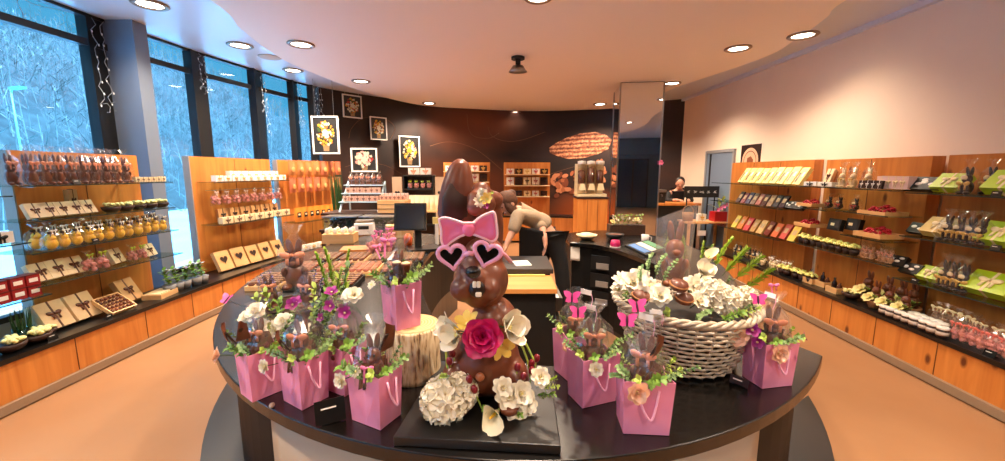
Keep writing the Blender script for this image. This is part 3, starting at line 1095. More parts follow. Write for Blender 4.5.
def cello_mesh(w, d, h, seed=1):
    """gathered clear bag: square below, drawn together below the top, flaring out above"""
    r = random.Random(seed)
    n = 16
    mb = MB()
    prof = [(0.0, 1.0), (0.35, 1.04), (0.62, 0.86), (0.8, 0.3), (0.86, 0.24), (1.0, 0.62)]
    vs, fs = [], []
    for z, k_ in prof:
        for i in range(n):
            a = 2 * PI * i / n
            rad = 1 / max(abs(math.cos(a)), abs(math.sin(a)))
            rad = 0.65 * rad + 0.35
            c = 1 + r.uniform(-0.1, 0.1) * (1 if z > 0 else 0)
            vs.append((w / 2 * k_ * rad * c * math.cos(a), d / 2 * k_ * rad * c * math.sin(a), h * z + (r.uniform(-0.02, 0.02) * h if z == 1 else 0)))
    for j in range(len(prof) - 1):
        for i in range(n):
            k2 = (i + 1) % n
            fs.append((j * n + i, j * n + k2, (j + 1) * n + k2, (j + 1) * n + i))
    return mb.add(vs, fs).mesh('cellophane_bag', M_cello, False)


def bow_mesh(w, m, name='bow'):
    mb = MB()
    for s in (-1, 1):
        mb.ell((s * w * 0.3, 0, 0.0), (w * 0.27, w * 0.1, w * 0.17), rot=(0, s * -0.35, 0), nu=10, nv=6)
        mb.box((s * w * 0.22, -0.002, -w * 0.3), (w * 0.14, w * 0.03, w * 0.45), rx=0.0)
    mb.ell((0, -w * 0.04, 0), (w * 0.09, w * 0.1, w * 0.09), nu=8, nv=6)
    return mb.mesh(name, m, True)


def at_off(me, off, rot=(0, 0, 0)):
    me.transform(Matrix.Translation(off) @ Euler(rot).to_matrix().to_4x4())
    return me


FIG_M = bunny_mesh(M_choc)
FIG_D = bunny_mesh(M_dchoc)
FIG_W = bunny_mesh(M_wchoc)
K_bunny = Kind('chocolate_bunny', 'chocolate bunny', [('figure', FIG_M), ('cellophane_bag', cello_mesh(0.105, 0.095, 0.235, 3)), ('bow', at_off(bow_mesh(0.07, M_peachrib), (0, -0.034, 0.128)))])
K_bunny_plain = Kind('chocolate_bunny', 'chocolate bunny', [('figure', FIG_M), ('bow', at_off(bow_mesh(0.035, mat('bronze ribbon', (120, 70, 40), 0.3)), (0, -0.034, 0.078))), ('eye', MB().ell((-0.011, -0.03, 0.112), 0.0045, nu=8, nv=6).ell((0.011, -0.03, 0.112), 0.0045, nu=8, nv=6).mesh('eye', M_blackmatt, True))])

# ------------------------------------------------------------------ pink gift bags
k = NT('pink bag paper')
lw = k.n('TexNoise', Scale=9.0, Detail=2.0)
k.l(k.coord(), lw.inputs['Vector'])
k.l(k.ramp(lw.outputs[0], [(0.3, lin((226, 136, 174))), (0.7, lin((238, 156, 190)))]), k.p.inputs['Base Color'])
k.p.inputs['Roughness'].default_value = 0.42
M_bag = k.m
M_cord = mat('pink cord', (250, 186, 214), 0.6)


def gift_bag(corner, a1, w1, w2, h, label, tilt=0.0):
    """open paper bag: its nearest bottom corner, the direction (deg) of the first face from that corner, the two face widths, the height"""
    c = V((corner.x, corner.y))
    d1 = V((math.cos(math.radians(a1)), math.sin(math.radians(a1))))
    d2 = V((-d1.y, d1.x)) if d1.x > 0 else V((d1.y, -d1.x))
    d2 = V((d1.y, -d1.x)) if V((d1.y, -d1.x)).y > 0 and False else d2
    if d2.y < 0:
        d2 = -d2
    cen = c + d1 * w1 / 2 + d2 * w2 / 2
    ang = math.atan2(d1.y, d1.x)
    t = thing('gift_bag', label, 'gift bag', (cen.x, cen.y, T_TOP + 0.001), ang, 'pink paper gift bags')
    sgn = 1 if (d1.x * d2.y - d1.y * d2.x) > 0 else -1
    fl = 1.05
    x, y, th = w1 / 2, w2 / 2, 0.0025
    mb = MB()
    x0, y0 = x * 0.94, y * 0.92
    crease = 0.012
    vs = [(-x0, -y0, 0), (x0, -y0, 0), (x0, y0, 0), (-x0, y0, 0),
          (-x * fl, -y * fl, h), (x * fl, -y * fl, h), (x * fl, y * fl, h), (-x * fl, y * fl, h),
          (0, -y * fl - 0.004, h), (x * fl - crease, 0, h), (0, y * fl + 0.004, h), (-x * fl + crease, 0, h),
          (0, -y0, 0), (x0, 0, 0), (0, y0, 0), (-x0, 0, 0)]
    fs = [(0, 12, 8, 4), (12, 1, 5, 8), (1, 13, 9, 5), (13, 2, 6, 9), (2, 14, 10, 6), (14, 3, 7, 10), (3, 15, 11, 7), (15, 0, 4, 11)]
    vi = [(p[0] * 0.965, p[1] * 0.965, p[2] + (th if p[2] == 0 else 0)) for p in vs]
    n = len(vs)
    fi = [tuple(n + i for i in reversed(q)) for q in fs]
    ring_o, ring_i = [4, 8, 5, 9, 6, 10, 7, 11], [n + i for i in [4, 8, 5, 9, 6, 10, 7, 11]]
    top = [(ring_o[i], ring_o[(i + 1) % 8], ring_i[(i + 1) % 8], ring_i[i]) for i in range(8)]
    bot = [(3, 14, 2, 13, 1, 12, 0, 15), tuple(n + i for i in (0, 12, 1, 13, 2, 14, 3, 15))]
    mb.add(vs + vi, fs + fi + top + bot)
    mb.build('bag_body', M_bag, t, bevel=0.0012)
    for s, (ax, ay) in ((1, (1, 0)), (-1, (1, 0))):
        yy = -s * sgn * (y * 1.02 + 0.006) if True else 0
        pts = []
        for i in range(11):
            u = i / 10
            hx = (u - 0.5) * w1 * 0.46
            dz = -0.1 * math.sin(PI * u) ** 0.6
            pts.append((hx + 0.006 * math.sin(5 * u), yy - s * sgn * 0.012 * math.sin(PI * u), h * 0.86 + dz * (h / 0.2)))
        MB().tube(pts, 0.0034, 6).build('handle', M_cord, t, True)
    t['w'] = 0
    del t['w']
    return t, cen, ang


def Pt(px, py):
    return atZ(px, py, T_TOP)


def bag_from(c, l, r, h, label, wl=None, wr=None, ang=None):
    """bag from the pixels of its bottom: nearest corner c, ends of the face towards l and of the face towards r"""
    C, L, R = Pt(*c), Pt(*l), Pt(*r)
    d1 = (R - C).to_2d()
    d2 = (L - C).to_2d()
    a1 = math.degrees(math.atan2(d1.y, d1.x))
    # true right angle: keep the bisector
    b = (d1.normalized() + d2.normalized()).normalized()
    ab = math.degrees(math.atan2(b.y, b.x))
    a1 = ab - 45 if ang is None else ang
    return gift_bag(C, a1, wr or d1.length, wl or d2.length, h, label)


B = {}
B['a'] = bag_from((252, 404), (233, 388), (273, 395), 0.165, 'pink gift bag at the rounded end of the counter towards the windows', 0.1, 0.115)
B['b'] = bag_from((302, 412), (274.5, 394), (320, 402), 0.165, 'pink gift bag second from the windows along the rounded counter edge', 0.115, 0.1)
B['c'] = bag_from((345, 398), (322, 388), (364, 386), 0.165, 'pink gift bag standing behind the small black price card', 0.11, 0.1)
B['d'] = bag_from((381, 432), (349, 420.5), (398, 419), 0.165, 'pink gift bag with a square cord handle beside the black slab', 0.125, 0.095)
B['f'] = bag_from((622, 435), (614, 431), (670, 434.5), 0.165, 'lilac-pink gift bag nearest the counter front, before the wicker basket', 0.1, 0.138, -4)
B['g'] = bag_from((582, 410), (570, 398), (617, 402), 0.165, 'pink gift bag in the middle of the three before the basket', 0.1, 0.135)
B['h'] = bag_from((567, 382), (557.5, 375), (600, 378), 0.165, 'pink gift bag at the inner counter edge, hindmost of three', 0.1, 0.125, 24)
B['i'] = bag_from((762, 390), (750, 381), (793, 384), 0.165, 'pink gift bag on the cut end of the counter past the basket', 0.1, 0.13)
# log slice with a bag on top
lp_ = atZ(409, 386, T_TOP)
LX, LY, LR, LH = lp_.x, lp_.y + 0.085, 0.1, 0.2
k = NT('log bark')
wv = k.n('TexNoise', Scale=1.0, Detail=6.0)
k.l(k.coord((95, 95, 16)), wv.inputs['Vector'])
k.l(k.ramp(wv.outputs[0], [(0.35, lin((120, 84, 54))), (0.44, lin((216, 184, 136))), (0.6, lin((244, 222, 182)))]), k.p.inputs['Base Color'])
bp = k.n('Bump', Strength=0.7, Distance=0.01)
k.l(wv.outputs[0], bp.inputs['Height'])
k.l(bp.outputs[0], k.p.inputs['Normal'])
M_bark = k.m
k = NT('log end grain')
wv = k.n('TexWave', wave_type='RINGS', rings_direction='Z', Scale=28.0, Distortion=1.2, Detail=2.0)
k.l(k.coord(), wv.inputs['Vector'])
k.l(k.ramp(wv.outputs[1], [(0.2, lin((206, 162, 104))), (0.8, lin((236, 204, 152)))]), k.p.inputs['Base Color'])
lg = thing('log', 'upright pale log slice carrying one pink gift bag', 'log', (LX, LY, T_TOP + 0.001))
r = random.Random(5)
prof = [(0.098, 0.0), (0.1, 0.02), (0.097, 0.1), (0.1, LH - 0.012), (0.097, LH - 0.004)]
MB().lathe(prof, 40).build('bark', M_bark, lg, True)
MB().lathe([(0.096, LH - 0.006), (0.094, LH), (0.0, LH)], 40).build('end_grain', k.m, lg)
C5 = atZ(401.5, 339, T_TOP + LH)
T_SAVE = T_TOP
t5, cen5, ang5 = gift_bag(V((LX - 0.035, LY - 0.085, 0)), 38, 0.095, 0.13, 0.165, 'pink gift bag standing on top of the log slice')
t5.location.z = T_TOP + LH + 0.002
B['e'] = (t5, cen5, ang5)
BZ = {k_: (T_TOP + (LH if k_ == 'e' else 0)) for k_ in B}
# ------------------------------------------------------------------ the big chocolate bunny
BY = 1.235


def W(px, py, dy=0.0):
    return atY(px, py, BY + dy)


def surf_obj(mb, name, m, parent, voxel=0.007, it=12):
    o = mb.build(name, m, parent, True)
    rm = o.modifiers.new('remesh', 'REMESH')
    rm.mode = 'VOXEL'
    rm.voxel_size = voxel
    rm.use_smooth_shade = True
    sm = o.modifiers.new('smooth', 'SMOOTH')
    sm.iterations = it
    sm.factor = 0.5
    return o


bun = thing('chocolate_bunny', 'huge milk chocolate bunny sculpture with pink bow and heart glasses on the slab', 'chocolate bunny', (0, 0, 0))
BASE = W(484, 404)
k = NT('sculpture chocolate')
n1 = k.n('TexNoise', Scale=9.0, Detail=3.0)
k.l(k.coord(), n1.inputs['Vector'])
k.l(k.ramp(n1.outputs[0], [(0.3, lin((92, 46, 28))), (0.7, lin((124, 66, 40)))]), k.p.inputs['Base Color'])
k.p.inputs['Roughness'].default_value = 0.38
k.p.inputs['Coat Weight'].default_value = 0.1
k.p.inputs['Coat Roughness'].default_value = 0.15
M_bunny = k.m
mb = MB()
bc = W(486, 366, 0.0)
SZ = SLAB_Z
mb.ell((bc.x, BY, SZ + 0.115), (0.112, 0.105, 0.122), nu=24, nv=16)                 # belly
sh = W(494, 318, 0.02)
mb.ell((sh.x, BY + 0.02, sh.z - 0.01), (0.078, 0.08, 0.085), nu=20, nv=14)           # chest and shoulders
for s in (-1, 1):
    mb.ell((bc.x + s * 0.092, BY - 0.03, SZ + 0.07), (0.045, 0.075, 0.07), rot=(0, 0, s * 0.25), nu=16, nv=12)   # thighs
    mb.ell((bc.x + s * 0.075, BY - 0.11, SZ + 0.022), (0.036, 0.055, 0.024), nu=14, nv=10)                       # feet
hd = W(481, 279, -0.01)
mb.ell((hd.x, BY - 0.01, hd.z), (0.088, 0.085, 0.088), nu=24, nv=16)
for s in (-1, 1):
    ck = W(475 + s * 11, 289, -0.07)
    mb.ell(ck, (0.045, 0.042, 0.04), nu=16, nv=12)
mb.ell(W(476, 277, -0.08), (0.03, 0.04, 0.03), nu=14, nv=10)
mb.ell(W(478, 301, -0.06), (0.036, 0.034, 0.022), nu=14, nv=10)
mb.ell(W(484, 252, 0.0), (0.065, 0.06, 0.05), nu=16, nv=10)
surf_obj(mb, 'body', M_bunny, bun)
# ears: lofted flattened tubes


def loft_ear(mb, sect):
    """sect: (centre, half width, half depth); a closed leaf-shaped tube along the centres"""
    n = 14
    vs, fs = [], []
    for c, w, d, roll in sect:
        for i in range(n):
            a = 2 * PI * i / n
            q = V((w * math.cos(a), d * math.sin(a), 0))
            q.rotate(Euler((0, 0, roll)))
            vs.append(V(c) + q)
    m = len(sect)
    for j in range(m - 1):
        for i in range(n):
            k2 = (i + 1) % n
            fs.append((j * n + i, j * n + k2, (j + 1) * n + k2, (j + 1) * n + i))
    fs.append(tuple(range(n - 1, -1, -1)))
    fs.append(tuple(range((m - 1) * n, m * n)))
    mb.add(vs, fs)


e1 = MB()
loft_ear(e1, [(W(464, 250, 0.03), 0.045, 0.035, 0), (W(459, 230, 0.03), 0.06, 0.04, 0.2), (W(457, 212, 0.035), 0.064, 0.042, 0.3), (W(457, 198, 0.04), 0.061, 0.042, 0.35), (W(458, 184, 0.045), 0.053, 0.04, 0.4), (W(459, 172, 0.05), 0.042, 0.036, 0.4), (W(460, 163, 0.05), 0.029, 0.027, 0.4), (W(460, 158.5, 0.05), 0.009, 0.01, 0.4)])
surf_obj(e1, 'ear', M_bunny, bun, 0.006, 8)
e2 = MB()
loft_ear(e2, [(W(487, 252, 0.04), 0.05, 0.035, 0), (W(488, 236, 0.05), 0.052, 0.036, -0.1), (W(488, 222, 0.05), 0.052, 0.036, -0.1), (W(487, 210, 0.05), 0.05, 0.036, 0), (W(485, 200, 0.045), 0.046, 0.036, 0), (W(483, 192, 0.03), 0.038, 0.034, 0), (W(481, 187.5, 0.01), 0.022, 0.024, 0)])
for px, py, dy, r_ in ((481, 191, 0.0, 0.03), (477, 199, -0.035, 0.03), (475, 208, -0.05, 0.026), (494, 200, 0.03, 0.03), (484, 204, -0.02, 0.036)):
    e2.ell(W(px, py, dy), (r_ * 1.05, r_ * 0.8, r_), nu=14, nv=10)
surf_obj(e2, 'ear', M_bunny, bun, 0.006, 8)
# dark inlay on the upright ear's front: the hollow's shade put into the colour
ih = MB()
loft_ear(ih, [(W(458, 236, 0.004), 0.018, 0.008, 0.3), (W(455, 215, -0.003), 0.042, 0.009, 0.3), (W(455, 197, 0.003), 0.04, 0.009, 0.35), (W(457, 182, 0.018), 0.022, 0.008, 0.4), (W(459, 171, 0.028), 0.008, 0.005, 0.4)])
ih.build('ear_hollow_shade', M_dchoc, bun, True)
# face
MB().ell(W(473, 272, -0.125), (0.023, 0.018, 0.018), nu=16, nv=10).build('nose', mat('black sugar', (12, 10, 10), 0.25, coat=0.4), bun, True)
MB().ell(W(477, 289, -0.11), (0.024, 0.014, 0.026), nu=16, nv=10).build('mouth', mat('mouth dark', (26, 12, 10), 0.4), bun, True)
th = MB()
th.box(W(474.5, 284.5, -0.125), (0.011, 0.012, 0.018)).box(W(478.6, 284.5, -0.125), (0.011, 0.012, 0.018))
th.build('upper_tooth', M_petw, bun, bevel=0.003)
MB().box(W(478.5, 294.5, -0.123), (0.018, 0.012, 0.014)).build('lower_tooth', M_petw, bun, bevel=0.004)
MB().ell(W(480, 377, -0.115), (0.014, 0.01, 0.014), nu=12, nv=8).build('belly_button', mat('caramel button', (176, 104, 64), 0.35), bun, True)

# pink bow on the brow (lies on the bunny: a thing of its own)
bo = thing('bow', 'large pink bow with white piping on the forehead of the chocolate bunny', 'bow', (0, 0, 0))
M_bow = mat('pink fondant', (238, 118, 162), 0.42)
M_bowt = mat('pale fondant piping', (250, 206, 214), 0.45)


def bow_lobe(pts, dy):
    P = [W(px, py, dy) for px, py in pts]
    P2 = smooth_line([tuple(p) for p in P + P[:1]], 4)[:-1]
    c = sum((V(p) for p in P2), V((0, 0, 0))) / len(P2)
    mb = MB()
    n = len(P2)
    vs, fs = [], []
    for dyy, s in ((0.022, 0.9), (0.012, 1.0), (-0.006, 1.0), (-0.012, 0.86), (-0.006, 0.5)):
        for p in P2:
            q = c.lerp(V(p), s)
            vs.append((q.x, q.y + dyy, q.z))
    vs.append((c.x, c.y - 0.001, c.z))
    vs.append((c.x, c.y + 0.022, c.z))
    for j in range(4):
        for i in range(n):
            k2 = (i + 1) % n
            fs.append((j * n + i, j * n + k2, (j + 1) * n + k2, (j + 1) * n + i))
    for i in range(n):
        fs.append((4 * n + i, 4 * n + (i + 1) % n, 5 * n))
        fs.append(((i + 1) % n, i, 5 * n + 1))
    mb.add(vs, fs).build('loop', M_bow, bo, True)
    MB().tube([V((q[0], q[1] - 0.008, q[2])) for q in P2], 0.0042, 8, closed=True).build('piping', M_bowt, bo, True)


bow_lobe([(439.5, 219), (446, 217.5), (458, 221), (465, 224.5), (466, 233), (460, 236), (452, 241), (445, 246), (442, 240), (442, 230)], -0.1)
bow_lobe([(473, 223), (480, 217.5), (488, 213.5), (494, 212.5), (496, 222), (497, 236), (492, 241), (485, 238), (477, 235), (472, 232)], -0.1)
kn = W(469, 229, -0.105)
MB().ell(kn, (0.02, 0.018, 0.022), nu=14, nv=10).build('knot', M_bow, bo, True)
MB().tube([kn + V((-0.018 + 0.036 * i / 8, -0.012 - 0.006 * math.sin(PI * i / 8), 0.019)) for i in range(9)], 0.004, 6).build('piping', M_bowt, bo, True)

# heart glasses
gl_ = thing('heart_glasses', 'pink heart-shaped sunglasses with dark lenses worn by the chocolate bunny', 'sunglasses', (0, 0, 0))
M_rim = mat('pink glasses rim', (244, 176, 208), 0.35)
M_lens2 = mat('dark lens', (10, 10, 12), 0.12, coat=0.5)


def heart(n=40):
    out = []
    for i in range(n):
        t = 2 * PI * i / n
        out.append((16 * math.sin(t) ** 3 / 17.0, (13 * math.cos(t) - 5 * math.cos(2 * t) - 2 * math.cos(3 * t) - math.cos(4 * t) + 2) / 17.0))
    return out


for (px, py, rot, dy) in ((452, 257.5, -0.12, -0.108), (486.5, 255, 0.28, -0.112)):
    c = W(px, py, dy)
    H = [V((x, 0, y)) * 0.041 for x, y in heart()]
    for h_ in H:
        h_.rotate(Euler((0.12, rot, 0)))
    MB().tube([c + h_ for h_ in H], 0.0068, 10, closed=True).build('rim', M_rim, gl_, True)
    MB().prism([(h_.x * 0.86, h_.z * 0.86) for h_ in H], -0.002, 0.002, Matrix.Translation(c) @ Euler((PI / 2, 0, 0)).to_matrix().to_4x4()).build('lens', M_lens2, gl_)
MB().tube([W(464.5, 255, -0.112), W(469, 253, -0.118), W(473.5, 254, -0.114)], 0.007, 8).build('bridge', M_rim, gl_, True)
MB().tube([W(499, 251, -0.108), W(505, 255, -0.06), W(511, 262, 0.0)], 0.006, 8).build('temple', M_rim, gl_, True)
MB().tube([W(440, 254, -0.105), W(447, 256, -0.06), W(452, 260, -0.0)], 0.006, 8).build('temple', M_rim, gl_, True)


def put(kind, p, aim, label, group=None, scale=1.0, spin=0.0):
    """set a flower or sprig at p with its axis (+Z) along aim"""
    q = V(aim).normalized().to_track_quat('Z', 'Y')
    e = (q.to_matrix() @ Euler((0, 0, spin)).to_matrix()).to_euler()
    return kind.spawn(p, 0, label, group, scale, rot=e)


TO = V((0, -0.8, 0.45))
put(K_rose, W(482.5, 337, -0.115), (0, -1, 0.35), 'magenta rose in the middle of the bunny collar', None, 1.3)
put(K_tulipw, W(459, 334, -0.08), (-0.6, -0.8, 0.25), 'white tulip on the collar beside the magenta rose, towards the log', None, 1.25)
put(K_tulipw, W(452, 328, -0.06), (-0.9, -0.4, 0.5), 'small white tulip half hidden at the outer end of the collar', None, 1.0)
put(K_tulipw, W(507, 327, -0.085), (0.6, -0.8, 0.3), 'white tulip on the collar beside the magenta rose, towards the basket', None, 1.4)
put(K_yellow, W(468, 325, -0.085), (-0.3, -0.5, 0.9), 'yellow petals above the magenta rose on the bunny collar', None, 1.1)
put(K_yellow, W(500, 344, -0.1), (0.5, -0.9, -0.2), 'yellow petals below the rose on the bunny collar', None, 1.1)
put(K_hydr, W(447, 400, -0.115), (-0.35, -0.75, 0.45), 'white ball of florets lying at the foot of the chocolate bunny', None, 1.2)
put(K_hydr, W(459, 393, -0.1), (0.1, -0.6, 0.7), 'smaller white floret ball tucked against the chocolate bunny foot', None, 0.95)
put(K_calla, W(497, 412, -0.14), (-0.35, -0.9, 0.25), 'cream calla lily at the foot of the chocolate bunny', None, 1.0)
for i, (px, py, s) in enumerate([(508, 397, 0.95), (521, 394, 0.9), (515, 408, 0.95), (526, 404, 0.8), (503, 388, 0.75), (540, 377, 0.7)]):
    put(K_peonyw, W(px, py, -0.12 + 0.01 * (i % 2)), (0.2, -0.8, 0.5), 'white blossom, %s of the cluster at the bunny foot' % ORD[i], 'white blossoms at the bunny foot', s * 1.15)
for i, (px, py, ax) in enumerate([(508, 415, 0.3), (541, 388, 0.9), (535, 396, 0.8), (450, 376, -0.4), (487, 408, -0.2), (462, 407, -0.3)]):
    put(K_leaf1 if i % 2 else K_leaf2, W(px, py, -0.11), (ax, -0.6, 0.35), 'green leaf sprig, %s of those round the bunny foot' % ORD[i], 'leaf sprigs round the bunny foot', 0.5)
put(K_fern, W(536, 388, -0.09), (0.75, -0.3, 0.5), 'fine fern frond at the bunny foot pointing to the gift bags', None, 0.35)
M_bud = mat('dark red bud', (122, 18, 34), 0.3, coat=0.3)
K_bud = Kind('flower_bud', 'flower bud', [('bud', MB().ell((0, 0, 0.012), (0.0115, 0.0115, 0.017), nu=10, nv=8).mesh('bud', M_bud, True)), ('stem', MB().tube([(0, 0, 0), (0.004, 0, -0.03), (0.012, 0, -0.07)], 0.0028, 5).mesh('stem', M_leafl))])
for i, (px, py, dy) in enumerate([(453, 356, -0.06), (450, 364, -0.07), (517, 370, -0.09), (536, 361, -0.06), (531, 373, -0.08), (523, 379, -0.1), (475, 392, -0.13), (470, 382, -0.125), (531, 366, -0.07)]):
    put(K_bud, W(px, py, dy), (0.15 * (1 if px > 480 else -1), -0.3, 1), 'dark red flower bud, %s of those around the bunny' % ORD[i], 'dark red buds around the bunny', 0.9)
for i, pts in enumerate([[(516, 338), (523, 348), (528, 362), (530, 378)], [(519, 334), (526, 344), (533, 358), (537, 376)], [(449, 340), (446, 352), (447, 366), (452, 380)]]):
    o = MB().tube([W(px, py, -0.07) for px, py in pts], [0.004, 0.004, 0.0035, 0.002], 6).build('stalk', M_leafl, None, True)
    tag(o, 'pale green stalk bent down the flank of the bunny, %s of three' % ORD[i], 'flower stalk', 'pale green stalks on the bunny flanks')
# posy on the folded ear
for i, (kd, px, py, dy, s) in enumerate([(K_peonyw, 483, 194, -0.06, 0.42), (K_yellow, 487, 199, -0.07, 0.5), (K_daisy, 480, 201, -0.07, 0.6), (K_leaf1, 489, 195, -0.05, 0.25), (K_orchid, 485, 206, -0.07, 0.4)]):
    put(kd, W(px, py, dy), (0.15 * i - 0.2, -0.9, 0.3), ['small white blossom on the folded bunny ear', 'small yellow flower on the folded bunny ear', 'small daisy on the folded bunny ear', 'tiny leaf sprig on the folded bunny ear', 'tiny violet flower on the folded bunny ear'][i], None, s)

# ------------------------------------------------------------------ price cards on the counter
def price_card(p, rz, label, w=0.07, h=0.05):
    t = thing('price_card', label, 'price card', p, rz, None)
    MB().box((0, 0.006, h / 2), (w, 0.003, h), rx=-0.3).build('card', M_black, t)
    MB().box((0, 0.02, 0.003), (w * 0.6, 0.04, 0.005)).build('foot', M_black, t)
    for i in range(2):
        MB().box((-0.004, 0.0035 + 0.0045 * i - 0.001, h * (0.68 - 0.22 * i)), (w * (0.5 - 0.15 * i), 0.0012, 0.004), rx=-0.3).build('writing', M_white, t)
    return t


p = Pt(331, 423)
price_card((p.x, p.y, T_TOP + 0.001), 0.5, 'small black price card standing between two pink bags', 0.085, 0.07)
p = Pt(738, 386)
price_card((p.x, p.y, T_TOP + 0.001), -0.9, 'small dark price card lying by the pink bag past the basket', 0.06, 0.03)
p = Pt(272, 407)
o = MB().ell((p.x, p.y, T_TOP + 0.006), (0.009, 0.016, 0.006), rot=(0, 0, 0.4), nu=10, nv=6).build('ribbon_end', mat('dusky ribbon', (150, 130, 116), 0.3), None, True)
tag(o, 'loose shiny ribbon end lying between two bags on the counter', 'ribbon')
# ------------------------------------------------------------------ the fillings of the gift bags
K_tagc = Kind('gift_tag', 'gift tag', [('card', MB().box((0, 0, 0), (0.045, 0.002, 0.018)).mesh('card', M_white)), ('cord', MB().tube([(-0.022, 0, 0), (-0.03, 0, -0.02), (-0.028, 0, -0.05)], 0.001, 4).mesh('cord', M_cord))])
K_ribbon = Kind('ribbon_bow', 'ribbon', [('loop', bow_mesh(0.06, M_petpk, 'loop')), ('tail', MB().box((0.012, 0, -0.04), (0.008, 0.002, 0.06), rx=0.1).mesh('tail', M_petpk))])
K_clear = Kind('cellophane_wrap', 'cellophane', [('cellophane_bag', cello_mesh(0.12, 0.1, 0.2, 9))])
K_leafc = Kind('chocolate_shard', 'chocolate', [('shard', MB().grid(lambda u, v: ((u - 0.5) * 0.06 * (1 - 0.5 * v), 0.012 * math.sin(5 * u) * v + 0.02 * v * v, 0.09 * v), 8, 6).mesh('shard', M_choc, True)), ('backing', MB().box((0, 0.012, 0.03), (0.04, 0.006, 0.06), taper=0.7).mesh('backing', M_dchoc))])


def inbag(key, kind, px, py, dy, aim, label, s=1.0, group=None):
    """something standing in or fixed to a bag, seen at a pixel, dy behind the bag's centre"""
    return put(kind, atY(px, py, B[key][1].y + dy), aim, label, group, s)


WHERE = {'a': 'the bag nearest the windows', 'b': 'the second bag from the windows', 'c': 'the bag behind the price card', 'd': 'the bag beside the slab', 'e': 'the bag on the log',
         'f': 'the front bag before the basket', 'g': 'the middle bag before the basket', 'h': 'the hindmost bag before the basket', 'i': 'the bag past the basket'}


def fill(key, bunny, greens, flowers, seed, wrap=1.0):
    r = random.Random(seed)
    _, cen, ang = B[key]
    z = BZ[key]
    top = z + 0.165
    wh = WHERE[key]
    kd, s, mats = bunny
    rb = ang - (0.5 if key in 'fghi' else -0.35)
    kd.spawn((cen.x, cen.y, top - 0.055 * s), rb if abs(rb) < 1.2 else 0, 'chocolate bunny in cellophane standing in ' + wh, None, s)
    if wrap:
        K_clear.spawn((cen.x + 0.004, cen.y + 0.012, top - 0.045), 0.3 + ang, 'clear cellophane drawn up round the filling of ' + wh, None, wrap)
    greens += 3
    for i in range(greens):
        a = 2 * PI * (i + 0.3) / greens
        q = V((cen.x + 0.032 * math.cos(a), cen.y + 0.03 * math.sin(a), top - 0.03))
        put([K_leaf1, K_leaf2, K_euca][(i + seed) % 3], q, (0.75 * math.cos(a), 0.6 * math.sin(a) - 0.2, 0.8), 'leafy sprig in %s, %s of its greenery' % (wh, ORD[i]), 'leafy sprigs in ' + wh, r.uniform(0.6, 0.85))
    for i in range(3):
        a = 2.1 * i + seed
        K_leafc.spawn((cen.x + 0.028 * math.cos(a), cen.y + 0.024 * math.sin(a) - 0.004, top - 0.05), a, 'brown chocolate shard set upright in %s, %s of three' % (wh, ORD[i]), 'chocolate shards in ' + wh, r.uniform(0.85, 1.05))
    for f in flowers:
        inbag(key, *f)


fill('a', (K_bunny, 0.8, None), 7, [
    (K_leafc, 232, 346, -0.05, (-0.3, -0.4, 1), 'curled chocolate shard sticking out of the bag nearest the windows', 0.9),
    (K_peony, 220, 355, -0.03, (-0.9, -0.6, 0.3), 'peach white peony on the outer side of the bag nearest the windows', 0.72),
    (K_bfly, 227, 300, 0.0, (-0.3, -0.6, 0.7), 'violet butterfly pick above the bag nearest the windows', 0.8),
    (K_leafc, 243, 340, -0.06, (0.3, -0.3, 1), 'brown chocolate shard beside the bunny in the bag nearest the windows', 0.7)], 1)
fill('b', (K_bunny, 0.9, None), 7, [
    (K_peonyw, 266, 366, -0.05, (-0.6, -0.9, 0.2), 'white peony on the side of the second bag from the windows', 0.6),
    (K_orchid, 293, 305, 0.02, (0, -0.8, 0.5), 'violet orchid at the top of the second bag from the windows', 0.8),
    (K_leafc, 286, 352, -0.06, (-0.4, -0.4, 1), 'chocolate shard in the second bag from the windows', 0.8)], 2)
fill('c', (K_bunny, 0.9, None), 6, [
    (K_orchid, 331, 306, 0.0, (-0.2, -0.9, 0.4), 'violet orchid above the bag behind the price card', 0.8),
    (K_orchid, 345, 313, -0.03, (0.1, -0.9, 0.4), 'violet orchid low at the front of the bag behind the price card', 0.8),
    (K_peonyw, 354, 296, 0.02, (0.2, -0.6, 0.8), 'white peony above the bag behind the price card', 0.85),
    (K_orchid, 322, 318, 0.0, (-0.4, -0.8, 0.4), 'violet orchid at the side of the bag behind the price card', 0.6)], 3)
fill('d', (K_bunny_plain, 0.85, None), 8, [
    (K_peonyw, 342, 380, -0.06, (-0.5, -0.9, 0.1), 'white peony on the side of the bag beside the slab', 0.62),
    (K_ribbon, 367, 368, -0.07, (0, 0.2, 1), 'pink ribbon bow at the front of the bag beside the slab', 0.6),
    (K_leafc, 386, 350, -0.02, (0.4, -0.2, 1), 'dark chocolate shard in the bag beside the slab', 0.9),
    (K_daisy, 356, 372, -0.07, (-0.2, -0.8, 0.5), 'small pale daisy at the rim of the bag beside the slab', 0.5)], 4)
fill('e', (K_bunny_plain, 0.85, None), 7, [
    (K_ribbon, 388, 240, 0.03, (0, 0.2, 1), 'pink ribbon bow at the tip of the cellophane over the log bag', 0.9),
    (K_ribbon, 377, 246, 0.0, (-0.4, 0.2, 1), 'second pink ribbon bow over the bag on the log', 0.7),
    (K_daisy, 372, 285, -0.06, (-0.4, -0.7, 0.6), 'pale daisy at the rim of the bag on the log', 0.5)], 5)
K_pot = Kind('chocolate_cup', 'chocolate', [('cup', MB().lathe([(0.014, 0), (0.017, 0.035), (0.0175, 0.04)], 14).mesh('cup', M_choc, True)), ('cream', MB().ell((0, 0, 0.041), (0.0165, 0.0165, 0.006), nu=12, nv=6).mesh('cream', M_wchoc, True))])
